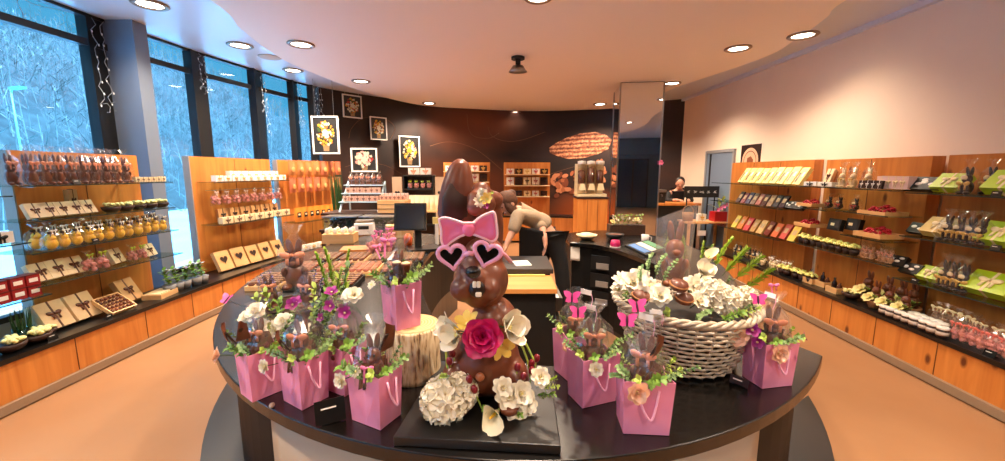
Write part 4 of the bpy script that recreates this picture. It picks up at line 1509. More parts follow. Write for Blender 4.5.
for i, (px, py) in enumerate([(397, 273), (406, 274)]):
    q = atY(px, py, B['e'][1].y - 0.03)
    K_pot.spawn(q, 0, 'brown chocolate cup with cream top in the bag on the log, %s from the bunny' % ORD[i], 'chocolate cups in the log bag', 0.95)
fill('f', (K_bunny, 0.95, None), 7, [
    (K_bfly, 637, 307, 0.0, (0.1, -0.9, 0.5), 'pink butterfly pick, higher one of the front bag before the basket', 0.85),
    (K_bfly, 627, 321, -0.02, (-0.2, -0.9, 0.4), 'pink butterfly pick, lower one of the front bag before the basket', 0.85),
    (K_tagc, 646, 317, -0.01, (0.1, 0.1, 1), 'white gift tag beside the butterflies of the front bag', 0.95),
    (K_tagc, 657, 312, 0.01, (0.1, 0.1, 1), 'second white gift tag higher over the front bag', 0.7),
    (K_peony, 637, 392, -0.075, (-0.05, -1, 0.15), 'large peach peony on the face of the front bag', 0.82),
    (K_euca, 668, 377, -0.05, (0.8, -0.4, 0.45), 'eucalyptus sprig leaning out of the front bag towards the basket', 0.6),
    (K_euca, 626, 378, -0.05, (-0.8, -0.4, 0.4), 'eucalyptus sprig leaning out of the front bag over the middle bag', 0.55),
    (K_leafc, 655, 356, -0.05, (0.3, -0.3, 1), 'brown chocolate shard in the front bag before the basket', 0.7)], 6)
fill('g', (K_bunny, 0.9, None), 6, [
    (K_bfly, 572, 298, 0.02, (-0.2, -0.9, 0.4), 'pink butterfly pick, higher one over the middle bag before the basket', 0.85),
    (K_bfly, 578, 313, 0.0, (-0.1, -0.9, 0.4), 'pink butterfly pick, lower one over the middle bag before the basket', 0.85),
    (K_tagc, 586, 292, 0.02, (0.1, 0.1, 1), 'white gift tag by the higher butterfly of the middle bag', 0.9),
    (K_tagc, 590, 307, 0.01, (0.1, 0.1, 1), 'white gift tag by the lower butterfly of the middle bag', 0.9),
    (K_peonyw, 596, 369, -0.07, (0, -1, 0.2), 'cream peony on the face of the middle bag', 0.62),
    (K_euca, 606, 352, -0.03, (0.5, -0.5, 0.7), 'eucalyptus sprig rising from the middle bag towards the basket', 0.7)], 7)
fill('h', (K_bunny, 0.75, None), 5, [
    (K_peony, 568, 346, -0.06, (-0.1, -1, 0.3), 'peach peony on the hindmost bag before the basket', 0.6),
    (K_leaf1, 562, 334, -0.02, (-0.4, -0.5, 0.8), 'pale leaf sprig at the inner side of the hindmost bag', 0.6)], 8)
fill('i', (K_bunny, 0.95, None), 8, [
    (K_bfly, 758, 300, -0.02, (-0.2, -0.9, 0.4), 'magenta butterfly pick above the bag past the basket', 0.85),
    (K_tagc, 770, 295, -0.02, (0.3, 0.1, 1), 'white gift tag beside the magenta butterfly', 0.9),
    (K_ribbon, 774, 285, 0.0, (0, 0.2, 1), 'pink ribbon tying the cellophane over the bag past the basket', 0.6),
    (K_orchid, 752, 330, -0.04, (-0.3, -0.9, 0.4), 'magenta orchid over the rim of the bag past the basket', 0.95),
    (K_orchid, 757, 342, -0.05, (-0.3, -0.9, 0.2), 'lower magenta orchid at the rim of the bag past the basket', 0.8),
    (K_peony, 778, 353, -0.07, (0.05, -1, 0.2), 'peach peony on the face of the bag past the basket', 0.85),
    (K_orchid, 794, 357, -0.03, (0.7, -0.7, 0.2), 'small pinkish orchid hanging down the bag past the basket', 0.55),
    (K_orchid, 803, 337, 0.0, (0.8, -0.5, 0.4), 'small orchid at the aisle side of the bag past the basket', 0.6),
    (K_peony, 737, 336, -0.02, (-0.4, -0.9, 0.3), 'white pink peony between the wicker basket and the last bag', 0.95)], 9)

# ------------------------------------------------------------------ wicker basket
bq = atZ(684, 361, T_TOP)
BX, BYY = bq.x, bq.y + 0.04
RB, RT, BH = 0.185, 0.258, 0.235
bk = thing('wicker_basket', 'large pale round wicker basket of chocolate and white flowers on the counter', 'basket', (BX, BYY, T_TOP + 0.001))
M_wick = mat('pale wicker', (198, 184, 162), 0.6, var=0.25, scale=60)
wk = MB()
NS = 26
ROWS = 13


def brad(z):
    return RB + (RT - RB) * (z / BH) ** 0.8


for j in range(ROWS):
    z = 0.012 + (BH - 0.03) * j / (ROWS - 1)
    pts = []
    for i in range(NS * 4):
        a = 2 * PI * i / (NS * 4)
        rr = brad(z) + 0.0055 * math.sin(NS / 2 * a * 2 / 2 * 2 + PI * j) * 0.9
        pts.append((rr * math.cos(a), rr * math.sin(a), z))
    wk.tube(pts, 0.0054, 5, closed=True)
wk.build('wicker_weave', M_wick, bk, True)
st = MB()
for i in range(NS):
    a = 2 * PI * (i + 0.5) / NS
    st.tube([(brad(z) * math.cos(a), brad(z) * math.sin(a), z) for z in (0.0, 0.06, 0.12, 0.18, BH)], 0.004, 5)
st.build('wicker_frame', M_wick, bk, True)
rm = MB()
for s in range(3):
    rm.tube([((RT + 0.006 + 0.009 * math.cos(14 * 2 * PI * i / 120 + s * 2.1)) * math.cos(2 * PI * i / 120), (RT + 0.006 + 0.009 * math.cos(14 * 2 * PI * i / 120 + s * 2.1)) * math.sin(2 * PI * i / 120), BH + 0.009 * math.sin(14 * 2 * PI * i / 120 + s * 2.1)) for i in range(120)], 0.0075, 6, closed=True)
rm.build('rim', M_wick, bk, True)
MB().lathe([(RB - 0.012, 0.003), (RB - 0.008, 0.01), (RT - 0.03, BH - 0.05), (0.0, BH - 0.045)], 30).build('liner', mat('dark liner', (38, 32, 30), 0.7), bk, True)
BT = T_TOP + BH


def bput(kd, px, py, dy, aim, label, s=1.0, group=None):
    return put(kd, atY(px, py, BYY + dy), aim, label, group, s)


K_bunnyf = Kind('chocolate_bunny', 'chocolate bunny', [('figure', at_off(bunny_mesh(mat('light milk chocolate', (132, 76, 48), 0.4)), (0, 0, 0.02))), ('cellophane_bag', at_off(MB().grid(lambda u, v: ((0.046 + 0.012 * v) * math.cos(2 * PI * u) * (1 + 0.06 * math.sin(10 * PI * u)), (0.05 - 0.04 * v * v) * math.sin(2 * PI * u), 0.23 * v + 0.022 * v * math.cos(2 * PI * u)), 24, 10).mesh('cellophane_bag', M_cellof), (0, 0, 0)))])
g = K_bunnyf.spawn(atY(672, 291, BYY - 0.02), -0.2, 'large milk chocolate bunny in tall cellophane standing in the wicker basket', None, (1.25, 1.2, 1.38))
for i, (px, py, dy, s) in enumerate([(622, 281, -0.06, 1.15), (633, 284, -0.12, 1.2), (640, 279, -0.05, 1.1), (651, 287, -0.14, 1.1), (660, 297, -0.18, 1.05), (645, 296, -0.18, 1.0), (618, 290, -0.05, 0.9)]):
    bput(K_peonyw if i % 3 else K_daisy, px, py, dy, (-0.25, -0.7, 0.7), 'white flower on the near side of the wicker basket, %s of that cluster' % ORD[i], s, 'white flowers, near side of the basket')
for i, (px, py, dy, s) in enumerate([(694, 288, -0.1, 1.3), (706, 296, -0.12, 1.2), (718, 291, -0.05, 1.3), (731, 296, -0.03, 1.2), (744, 299, 0.0, 1.0), (703, 283, 0.0, 1.15), (698, 302, -0.17, 1.0), (724, 303, -0.12, 1.1), (712, 304, -0.16, 1.0)]):
    bput([K_peonyw, K_hydr, K_peonyw][i % 3], px, py, dy, (0.2, -0.7, 0.7), 'white flower on the far side of the basket past its bunny, %s of that cluster' % ORD[i], s * (0.8 if i % 3 == 1 else 0.95), 'white flowers, far side of the basket')
bput(K_calla, 704, 268, 0.02, (0.15, -0.35, 1), 'tall ivory calla bud standing in the wicker basket', (0.55, 0.55, 0.95))
bput(K_tulipw, 703, 274, -0.05, (0, -0.7, 0.7), 'yellowish white rose before the calla in the basket', 1.1)
for i, (px, py, dy, ax) in enumerate([(722, 276, 0.05, 0.5), (733, 281, 0.02, 0.7), (713, 270, 0.1, 0.2), (742, 290, 0.05, 0.9)]):
    bput(K_fern, px, py, dy, (ax, -0.2, 0.7), 'bright green fern frond in the wicker basket, %s from the calla' % ORD[i], 0.75, 'fern fronds in the basket')
for i in range(14):
    a = 2 * PI * i / 14
    q = V((BX + 0.2 * math.cos(a), BYY + 0.2 * math.sin(a), BT - 0.01))
    put([K_leaf1, K_euca, K_leaf2][i % 3], q, (math.cos(a), math.sin(a) * 0.8 - 0.1, 0.75), 'leafy sprig at the rim of the wicker basket, %s of them' % ORD[i], 'leafy sprigs at the basket rim', 0.75)
for i, (px, py, dy, ax) in enumerate([(655, 278, -0.1, -0.1), (648, 275, -0.05, -0.3), (662, 284, -0.12, 0.1), (641, 287, -0.13, -0.4)]):
    bput(K_euca, px, py, dy, (ax, -0.4, 0.9), 'silvery eucalyptus sprig between flowers and bunny in the basket, %s of four' % ORD[i], 0.7, 'eucalyptus in the basket')
K_praline = Kind('praline', 'praline', [('shell', MB().lathe([(0.0, 0), (0.024, 0.0), (0.027, 0.01), (0.024, 0.02), (0.0, 0.026)], 16).mesh('shell', M_choc, True)), ('filling', MB().lathe([(0.0245, 0.009), (0.0285, 0.012), (0.0245, 0.016)], 16).mesh('filling', mat('caramel', (206, 140, 84), 0.4), True))])
for i, (px, py) in enumerate([(678, 288), (683, 301), (640, 299)]):
    bput(K_praline, px, py, -0.19, (0.1, -0.3, 1), 'round brown praline lying among the basket flowers, %s of three' % ORD[i], 1.2, 'pralines in the basket')
# fairy wire of the basket's white gift tag
bput(K_tagc, 655, 312, -0.27, (0, 0.1, 1), 'small pale tag at the near rim of the wicker basket', 0.8)


def rise(kd, px, py, Y, L0, aim, label, group, w=1.0):
    """a long sprig standing on the counter top whose tip is seen at a pixel"""
    q = atY(px, py, Y)
    return put(kd, V((q.x, Y, T_TOP + 0.001)), aim, label, group, (w, w, (q.z + 0.06 - T_TOP) / L0))


# ------------------------------------------------------------------ the wrapped basket behind the bags
wq = atY(296, 330, 1.95)
wb_ = thing('gift_basket', 'low dark basket wrapped in cellophane behind the bags, towards the windows', 'basket', (wq.x, 1.95, T_TOP + 0.001))
MB().lathe([(0.0, 0.0), (0.11, 0.0), (0.14, 0.09), (0.13, 0.09), (0.105, 0.012), (0.0, 0.012)], 26).build('bowl', mat('dark rattan', (70, 44, 28), 0.6, var=0.3, scale=50, bump=0.6), wb_, True)
MB().tube([(0.138 * math.cos(2 * PI * i / 40), 0.138 * math.sin(2 * PI * i / 40), 0.092) for i in range(40)], 0.007, 6, closed=True).build('rim', MATS['dark rattan'], wb_, True)
K_big = K_bunny
K_bunny.spawn(atY(297, 287, 1.95), 0.25, 'tall chocolate bunny in gathered cellophane behind the bags, towards the windows', None, (1.5, 1.4, 1.35))
K_bunny.spawn((wq.x - 0.09, 1.9, T_TOP + 0.09), 0.5, 'smaller wrapped chocolate bunny beside the tall wrapped bunny', None, 0.9)
K_bunny.spawn((wq.x + 0.1, 1.9, T_TOP + 0.09), -0.2, 'small wrapped chocolate bunny between the tall bunny and the log', None, 0.9)
for i, (px, py, s) in enumerate([(257, 313, 1.25), (276, 331, 1.3), (284, 322, 1.1), (262, 327, 1.0), (247, 318, 0.9), (303, 330, 1.0), (349, 297, 0.9)]):
    put(K_peonyL, atY(px, py, 1.72), (-0.1, -0.6, 0.8), 'large white peony behind the bags towards the windows, %s of that bank' % ORD[i], 'white peonies behind the bags', s)
for i, (px, py, ax) in enumerate([(268, 316, -0.4), (282, 308, -0.2), (274, 300, -0.3), (310, 312, 0.3), (320, 300, 0.2), (330, 288, 0.2), (338, 276, 0.1), (252, 326, -0.6), (312, 297, 0.0), (289, 318, 0.0), (325, 318, 0.2), (264, 305, -0.3)]):
    rise([K_euca, K_leaf2, K_leaf1][i % 3], px, py, 1.78 + 0.03 * (i % 3), (0.15, 0.12, 0.11)[i % 3], (ax * 0.5, -0.15, 1), 'leafy sprig in the bank of flowers behind the bags, %s of them' % ORD[i], 'sprigs behind the bags', 1.25)
M_lav = mat('lavender', (150, 130, 190), 0.6, var=0.3, scale=60)
st_, fo_ = sprig_mesh(26, 0.15, 0.012, 0.009, 21)
K_lav = Kind('lavender_sprig', 'flower', [('stem', st_.mesh('stem', M_leafd)), ('blossom', fo_.mesh('blossom', M_lav, True))])
for i, (px, py) in enumerate([(272, 283), (278, 280), (268, 290), (310, 285), (315, 290)]):
    rise(K_lav, px, py, 1.92, 0.15, (0.05 * (i - 2), 0, 1), 'lavender sprig beside the tall wrapped bunny, %s of them' % ORD[i], 'lavender by the wrapped bunny', 1.2)
for i, (px, py) in enumerate([(296, 303), (332, 293), (344, 310)]):
    put(K_orchidL, atY(px, py, 1.7), (0, -0.5, 0.9), 'violet orchid among the flowers behind the bags, %s from the windows' % ORD[i], 'violet orchids behind the bags', 1.1)
for i, (px, py) in enumerate([(326, 262), (332, 258), (340, 270), (344, 262), (336, 280)]):
    rise(K_fern, px, py, 2.3, 0.2, (0.06 * i - 0.12, 0, 1), 'tall yellow green frond rising behind the bags, %s of them' % ORD[i], 'fronds behind the bags', 1.0)
# ------------------------------------------------------------------ kinds of goods
def lean(me, rx, h=0.0):
    """tip a mesh back about its lower rear edge"""
    me.transform(Matrix.Translation((0, 0, h)) @ Euler((rx, 0, 0)).to_matrix().to_4x4())
    return me


def boxes(w, d, h, m, name='box'):
    return MB().box((0, 0, h / 2), (w, d, h)).mesh(name, m)


def gift_box_kind(name, w, d, h, m, mr, rx=-0.3, bow=True, cat='gift box', lab=None):
    z = 0.004 + (d / 2) * abs(math.sin(rx))
    parts = [('carton', lean(boxes(w, d, h, m, 'carton'), rx, z))]
    rb = MB().box((0, 0, h / 2), (w * 0.07, d + 0.003, h + 0.003))
    parts.append(('ribbon', lean(rb.mesh('ribbon', mr), rx, z)))
    if bow:
        parts.append(('bow', lean(at_off(bow_mesh(w * 0.5, mr), (0, -d / 2 - 0.004, h * 0.55)), rx, z)))
    return Kind(name, cat, parts)


K_cream = gift_box_kind('gift_box', 0.135, 0.035, 0.135, M_cream, M_brownrib, -0.42)
M_kraft = mat('kraft card', (206, 158, 104), 0.6, var=0.06)
K_creamL = gift_box_kind('gift_box', 0.19, 0.05, 0.22, mat('natural card', (222, 186, 136), 0.55, var=0.05), M_brownrib, -0.5)
K_small = gift_box_kind('gift_box', 0.075, 0.05, 0.07, M_cream, M_brownrib, 0, True)
K_whiteb = gift_box_kind('gift_box', 0.085, 0.06, 0.06, M_white, M_gold, 0, True)
K_whiteblk = gift_box_kind('gift_box', 0.16, 0.1, 0.085, M_white, M_blackmatt, 0, True)
K_lime = gift_box_kind('gift_box', 0.22, 0.07, 0.16, M_lime, M_cream, -0.75)
K_kraftb = gift_box_kind('gift_box', 0.085, 0.03, 0.1, M_kraft, M_dchoc, -0.15)
K_redbox = Kind('praline_box', 'box', [('carton', boxes(0.085, 0.09, 0.075, mat('deep red card', (150, 28, 30), 0.45), 'carton')), ('label', MB().box((0, -0.0455, 0.04), (0.055, 0.002, 0.03)).mesh('label', M_white)), ('lid', MB().box((0, 0, 0.079), (0.088, 0.093, 0.008)).mesh('lid', mat('brown lid', (96, 30, 26), 0.4)))])
K_orange = Kind('praline_box', 'box', [('carton', boxes(0.075, 0.08, 0.1, mat('orange red card', (222, 74, 44), 0.5), 'carton')), ('label', MB().box((0, -0.0405, 0.055), (0.05, 0.002, 0.03)).mesh('label', mat('pale red label', (240, 170, 140), 0.5)))])
r = random.Random(3)
# bowl or nest with pale filling
gr = MB()
for i in range(22):
    a, q = r.uniform(0, 2 * PI), r.uniform(0, 0.045)
    gr.ell((q * math.cos(a), q * math.sin(a), 0.05 + r.uniform(0, 0.022)), (0.017, 0.013, 0.011), rot=(r.uniform(-0.6, 0.6), r.uniform(-0.6, 0.6), a), nu=8, nv=6)
K_nest = Kind('chocolate_nest', 'chocolate nest', [('bowl', MB().lathe([(0.03, 0), (0.055, 0.02), (0.064, 0.046), (0.056, 0.046), (0.0, 0.035)], 18).mesh('bowl', M_dchoc, True)), ('filling', gr.mesh('filling', mat('pale lime sugar', (236, 230, 156), 0.5, var=0.2, scale=70), True))])
# yellow chick in a clear bag with a dark and white bow
cb = MB().ell((0, 0, 0.042), (0.038, 0.033, 0.042)).ell((0, -0.008, 0.088), (0.025, 0.024, 0.024)).ell((0, -0.033, 0.087), (0.008, 0.01, 0.005))
K_chick = Kind('chick_figure', 'chick figure', [('figure', cb.mesh('figure', M_yel, True)), ('cellophane_bag', cello_mesh(0.09, 0.08, 0.17, 5)), ('bow', at_off(bow_mesh(0.06, M_dchoc), (0, -0.02, 0.125))), ('ribbon', at_off(bow_mesh(0.045, M_white, 'ribbon'), (0.006, -0.026, 0.142)))])
# clear pouch of eggs
eg = MB()
for i in range(16):
    eg.ell((r.uniform(-0.035, 0.035), r.uniform(-0.02, 0.02), 0.02 + r.uniform(0, 0.07)), (0.017, 0.016, 0.02), rot=(r.uniform(-1, 1), r.uniform(-1, 1), 0), nu=8, nv=6)
EGGS = eg.mesh('sweets', mat('pinkish eggs', (206, 128, 120), 0.4, var=0.3, scale=50), True)
K_pouch = Kind('sweet_pouch', 'bag of sweets', [('sweets', EGGS), ('cellophane_bag', cello_mesh(0.1, 0.065, 0.17, 7)), ('bow', at_off(bow_mesh(0.06, mat('lime ribbon', (170, 190, 50), 0.4)), (0, -0.02, 0.138)))])
# hanging pouch with header card
K_hang = Kind('hanging_pouch', 'bag of sweets', [('sweets', EGGS), ('cellophane_bag', cello_mesh(0.1, 0.06, 0.165, 8)), ('bow', at_off(bow_mesh(0.05, mat('silver pink ribbon', (226, 190, 184), 0.3)), (0, -0.02, 0.138))), ('hook', MB().tube([(0, 0.105, 0.155), (0, 0.0, 0.155), (0, -0.02, 0.165)], 0.003, 5).mesh('hook', M_steel))])


def kraft_fn(u, v):
    t = max(0.0, 1 - (2 * v - 0.9) ** 2)
    return (0.06 * (2 * u - 1), -0.028 * math.sin(PI * u) * t * (1.2 - v), 0.2 * v)


kb = MB().grid(kraft_fn, 8, 8).grid(lambda u, v: (lambda p: (-p[0], -p[1], p[2]))(kraft_fn(u, v)), 8, 8)
M_kr = mat('orange kraft paper', (176, 108, 56), 0.6, var=0.15)
M_kr2 = mat('salmon foil paper', (178, 98, 66), 0.5, var=0.15)
K_kraft = Kind('kraft_pouch', 'paper pouch', [('pouch', kb.mesh('pouch', M_kr, True)), ('window', MB().ell((0, -0.024, 0.075), (0.03, 0.005, 0.035), nu=12, nv=6).mesh('window', mat('pouch window', (214, 158, 100), 0.3), True)), ('hook', MB().tube([(0, 0.1, 0.185), (0, 0.0, 0.185), (0, -0.02, 0.195)], 0.003, 5).mesh('hook', M_steel))])
K_pack = Kind('chocolate_pack', 'chocolate pack', [('pouch', kb.mesh('pouch', mat('amber pack', (224, 136, 50), 0.4), True)), ('label', MB().box((0, -0.026, 0.1), (0.06, 0.004, 0.07)).mesh('label', M_blackmatt)), ('sticker', MB().box((0, -0.0285, 0.105), (0.034, 0.003, 0.025)).mesh('sticker', M_cream))])
# bars leaning in a rank
K_bar = Kind('chocolate_bar', 'chocolate bar', [('wrapper', lean(boxes(0.082, 0.016, 0.15, M_red, 'wrapper'), -0.5, 0.006)), ('label', lean(MB().box((0, -0.0085, 0.085), (0.045, 0.002, 0.05)).mesh('label', mat('bar label', (196, 164, 130), 0.5)), -0.5, 0.006))])
BARC = [mat('bar %d' % i, c, 0.35) for i, c in enumerate([(52, 26, 30), (120, 42, 44), (46, 40, 78), (96, 66, 46), (156, 92, 84), (70, 34, 26), (150, 120, 96), (60, 56, 60)])]
BARL = [mat('bar %d' % (i + 10), c, 0.4) for i, c in enumerate([(222, 190, 84), (214, 120, 54), (196, 60, 66), (176, 132, 76), (214, 170, 110), (110, 46, 34), (206, 104, 66), (190, 84, 74)])]
# pale slanted boxes with a dark cut-out window
K_slant = Kind('slanted_box', 'box', [('carton', lean(boxes(0.12, 0.05, 0.24, mat('pale yellow card', (244, 222, 140), 0.5), 'carton'), -0.55, 0.012)),
                                      ('window', lean(MB().box((-0.03, -0.026, 0.1), (0.028, 0.003, 0.13)).mesh('window', mat('olive window', (96, 84, 52), 0.4)), -0.55, 0.012)), ('label', lean(MB().box((0.025, -0.026, 0.14), (0.03, 0.003, 0.06)).mesh('label', M_white), -0.55, 0.012))])
K_jar = Kind('sweet_jar', 'jar', [('glass', MB().lathe([(0.034, 0), (0.038, 0.01), (0.038, 0.055), (0.03, 0.064)], 16).mesh('glass', M_dchoc, True)), ('lid', MB().lathe([(0.036, 0.064), (0.038, 0.067), (0.038, 0.08), (0.034, 0.083), (0.0, 0.084)], 16).mesh('lid', M_white, True)), ('label', MB().lathe([(0.0385, 0.018), (0.0385, 0.048)], 16).mesh('label', mat('jar label', (206, 190, 176), 0.5), True))])
ps = MB()
for i in range(20):
    a, q = r.uniform(0, 2 * PI), 0.045 * math.sqrt(r.random())
    ps.ell((q * math.cos(a), q * math.sin(a), 0.062 + 0.035 * (1 - (q / 0.05) ** 2) + r.uniform(-0.006, 0.006)), (0.014, 0.014, 0.01), nu=7, nv=5)
K_posy = Kind('sugar_posy', 'sugar posy', [('pot', MB().lathe([(0.03, 0), (0.042, 0.055), (0.036, 0.055), (0.0, 0.048)], 16).mesh('pot', M_dchoc, True)), ('blossom', ps.mesh('blossom', mat('lime cream', (226, 224, 132), 0.5, var=0.3, scale=60), True)), ('leaf', at_off(sprig_mesh(8, 0.05, 0.03, 0.02, 31)[1].mesh('leaf', M_leafl, True), (0, 0, 0.055)))])
pl = MB().lathe([(0.036, 0), (0.05, 0.05), (0.052, 0.062), (0.044, 0.062), (0.0, 0.05)], 18)
K_plant = Kind('bunny_planter', 'bunny planter', [('foliage', at_off(sprig_mesh(12, 0.05, 0.04, 0.022, 33)[1].mesh('foliage', M_leafl, True), (0.02, -0.02, 0.06))), ('pot', pl.mesh('pot', mat('terracotta', (190, 132, 88), 0.7), True)), ('bunny', at_off(bunny_mesh(M_choc), (0, 0.005, 0.045))), ('blossom', at_off(blossom([(8, 0.05, 0.036, 0.3, 0.3, 0.2), (6, 0.034, 0.028, 0.8, 0.2, 0.1)], 8).mesh('blossom', M_pety, True), (-0.014, -0.034, 0.08), (0.9, 0, 0)))])
K_wrapd = Kind('chocolate_bunny', 'chocolate bunny', [('figure', FIG_D), ('cellophane_bag', cello_mesh(0.105, 0.095, 0.235, 13)), ('bow', at_off(bow_mesh(0.08, M_gold), (0, -0.036, 0.072))), ('face', MB().ell((0, -0.032, 0.11), (0.02, 0.012, 0.018), nu=10, nv=6).mesh('face', M_wchoc, True))])
K_wrapw = Kind('chocolate_bunny', 'chocolate bunny', [('figure', FIG_W), ('cellophane_bag', cello_mesh(0.105, 0.095, 0.235, 14)), ('bow', at_off(bow_mesh(0.05, M_gold), (0, -0.034, 0.078)))])
rs = MB()
for i in range(34):
    a, q = r.uniform(0, 2 * PI), math.sqrt(r.random())
    rs.ell((0.1 * q * math.cos(a), 0.075 * q * math.sin(a), 0.035 + 0.05 * (1 - q * q) + r.uniform(-0.008, 0.008)), (0.02, 0.014, 0.012), rot=(r.uniform(-1, 1), r.uniform(-1, 1), a), nu=7, nv=5)


def tray_parts(w, d, h):
    mb = MB()
    mb.box((0, 0, 0.005), (w, d, 0.01))
    for s in (-1, 1):
        mb.box((0, s * (d / 2 - 0.004), h / 2), (w, 0.009, h)).box((s * (w / 2 - 0.004), 0, h / 2), (0.009, d - 0.016, h))
    return mb.mesh('tray', M_woodx)


K_redtray = Kind('sweet_tray', 'tray of sweets', [('tray', tray_parts(0.26, 0.2, 0.04)), ('sweets', rs.mesh('sweets', mat('red foil', (186, 34, 52), 0.3, 0.2, var=0.4, scale=50), True))])
pr = MB()
for i in range(6):
    for j in range(5):
        pr.ell((-0.085 + 0.034 * i, -0.068 + 0.034 * j, 0.026), (0.014, 0.014, 0.012), nu=8, nv=5)
K_pralbox = Kind('praline_box', 'praline box', [('tray', lean(tray_parts(0.22, 0.19, 0.03), 0.62, 0.06)), ('praline_bed', lean(pr.mesh('praline_bed', mat('mixed pralines', (110, 62, 44), 0.35, var=0.6, scale=26), True), 0.62, 0.06))])
sl_ = MB()
for i in range(7):
    sl_.box((-0.09 + 0.03 * i, 0, 0.045), (0.022, 0.12, 0.01))
K_slat = Kind('wooden_tray', 'tray', [('tray', tray_parts(0.24, 0.16, 0.045)), ('bar_rank', sl_.mesh('bar_rank', M_wchoc))])
hb2 = MB()
H_ = [(x * 0.055, y * 0.055) for x, y in heart(28)]
hb2.prism(H_, 0.0, 0.003, Matrix.Translation((0, -0.0275, 0.13)) @ Euler((PI / 2, 0, 0)).to_matrix().to_4x4())
K_heart = Kind('heart_box', 'wooden box', [('carton', lean(boxes(0.2, 0.05, 0.25, M_woodx, 'carton'), -0.4, 0.012)), ('heart_window', lean(hb2.mesh('heart_window', M_dchoc), -0.4, 0.012)), ('rim', lean(MB().tube([(x * 1.15, -0.028, 0.13 + y * 1.15) for x, y in H_], 0.004, 5, closed=True).mesh('rim', M_woodx, True), -0.4, 0.012))])
K_frame = Kind('framed_box', 'box', [('carton', lean(boxes(0.17, 0.05, 0.13, M_blackmatt, 'carton'), -0.2, 0.008)), ('pane', lean(MB().box((0, -0.026, 0.065), (0.13, 0.003, 0.09)).mesh('pane', mat('dark slate pane', (62, 62, 66), 0.25)), -0.2, 0.008)), ('label', lean(MB().box((-0.02, -0.0285, 0.065), (0.05, 0.002, 0.03)).mesh('label', M_cream), -0.2, 0.008))])
K_black = Kind('chocolate_box', 'box', [('carton', lean(boxes(0.2, 0.05, 0.12, M_blackmatt, 'carton'), -0.6, 0.012)), ('motif', lean(MB().ell((-0.05, -0.026, 0.07), (0.03, 0.004, 0.018), nu=8, nv=5).ell((0.02, -0.026, 0.05), (0.03, 0.004, 0.015), nu=8, nv=5).ell((0.05, -0.026, 0.09), (0.028, 0.004, 0.014), nu=8, nv=5).mesh('motif', M_white, True), -0.6, 0.012))])
K_crate = Kind('bottle_crate', 'crate', [('crate', tray_parts(0.13, 0.11, 0.055)), ('bottle', MB().lathe([(0.02, 0.012), (0.022, 0.02), (0.022, 0.09), (0.009, 0.115), (0.009, 0.14), (0.0, 0.142)], 12, c=(-0.03, 0, 0)).mesh('bottle', mat('dark bottle', (40, 26, 22), 0.15), True)), ('flask', MB().lathe([(0.022, 0.012), (0.024, 0.02), (0.024, 0.06), (0.01, 0.085), (0.01, 0.1), (0.0, 0.101)], 12, c=(0.032, 0, 0)).mesh('flask', mat('brown flask', (86, 50, 34), 0.2), True))])


def wp(px, py, X, z):
    q = atX(px, py, X)
    return V((X, q.y, z + 0.001))


LW, RW = PI / 2, -PI / 2
# ------------------------------------------------------------------ windows side: unit cut by the picture edge
c = 'on the top shelf cut by the picture edge'
row(K_orange, 4, (-3.58, 2.36, 1.486), (-3.58, 2.8, 1.486), LW, '{o} orange red box ' + c, 'orange boxes at the picture edge', 1.0, 0.004, 0.06)
row(K_whiteblk, 3, (-3.6, 2.3, 1.141), (-3.6, 2.9, 1.141), LW, '{o} white box with black ribbon on the shelf cut by the picture edge', 'white boxes with black ribbon', 1.0, 0.005, 0.05)
for k_ in range(2):
    row(K_redbox, 5, (-3.57, 2.48, 0.726 + 0.084 * k_), (-3.57, 2.97, 0.726 + 0.084 * k_), LW, '{o} red praline box, %s layer of the stack by the picture edge' % ('lower', 'upper')[k_], 'stacked red praline boxes', 1.0, 0.002, 0.03)
BZ_ = BENCH_H + 0.001
vs = thing('leaf_vase', 'glass full of dark green blades on the bench below the red boxes', 'plant', wp(22, 322, -3.6, BENCH_H))
MB().lathe([(0.05, 0), (0.055, 0.01), (0.06, 0.11), (0.056, 0.11), (0.0, 0.02)], 16).build('glass', film('green glass', (160, 210, 170), 0.8, 0.05), vs, True)
bl = MB()
for i in range(26):
    a, q = r.uniform(0, 2 * PI), 0.045 * math.sqrt(r.random())
    bl.tube([(q * math.cos(a), q * math.sin(a), 0.012), (q * 1.2 * math.cos(a), q * 1.2 * math.sin(a), 0.12), (q * 1.5 * math.cos(a), q * 1.5 * math.sin(a), 0.24 + r.uniform(-0.03, 0.02))], [0.005, 0.005, 0.001], 4)
bl.build('foliage', M_leafd, vs)
for i, (px, py) in enumerate([(10, 344), (36, 334), (45, 325)]):
    K_nest.spawn(wp(px, py, -3.5 if i < 2 else -3.58, BENCH_H), LW, 'dark nest bowl with pale lime filling on the bench, %s from the picture edge' % ORD[i], 'nest bowls on the bench', 1.35 if i < 2 else 1.0)
price_card(wp(53, 337, -3.42, BENCH_H), LW, 'small black price card at the bench edge beside the nest bowls', 0.07, 0.05)
price_card(wp(109, 311, -3.42, BENCH_H), LW, 'small black price card under the open praline box', 0.06, 0.04)

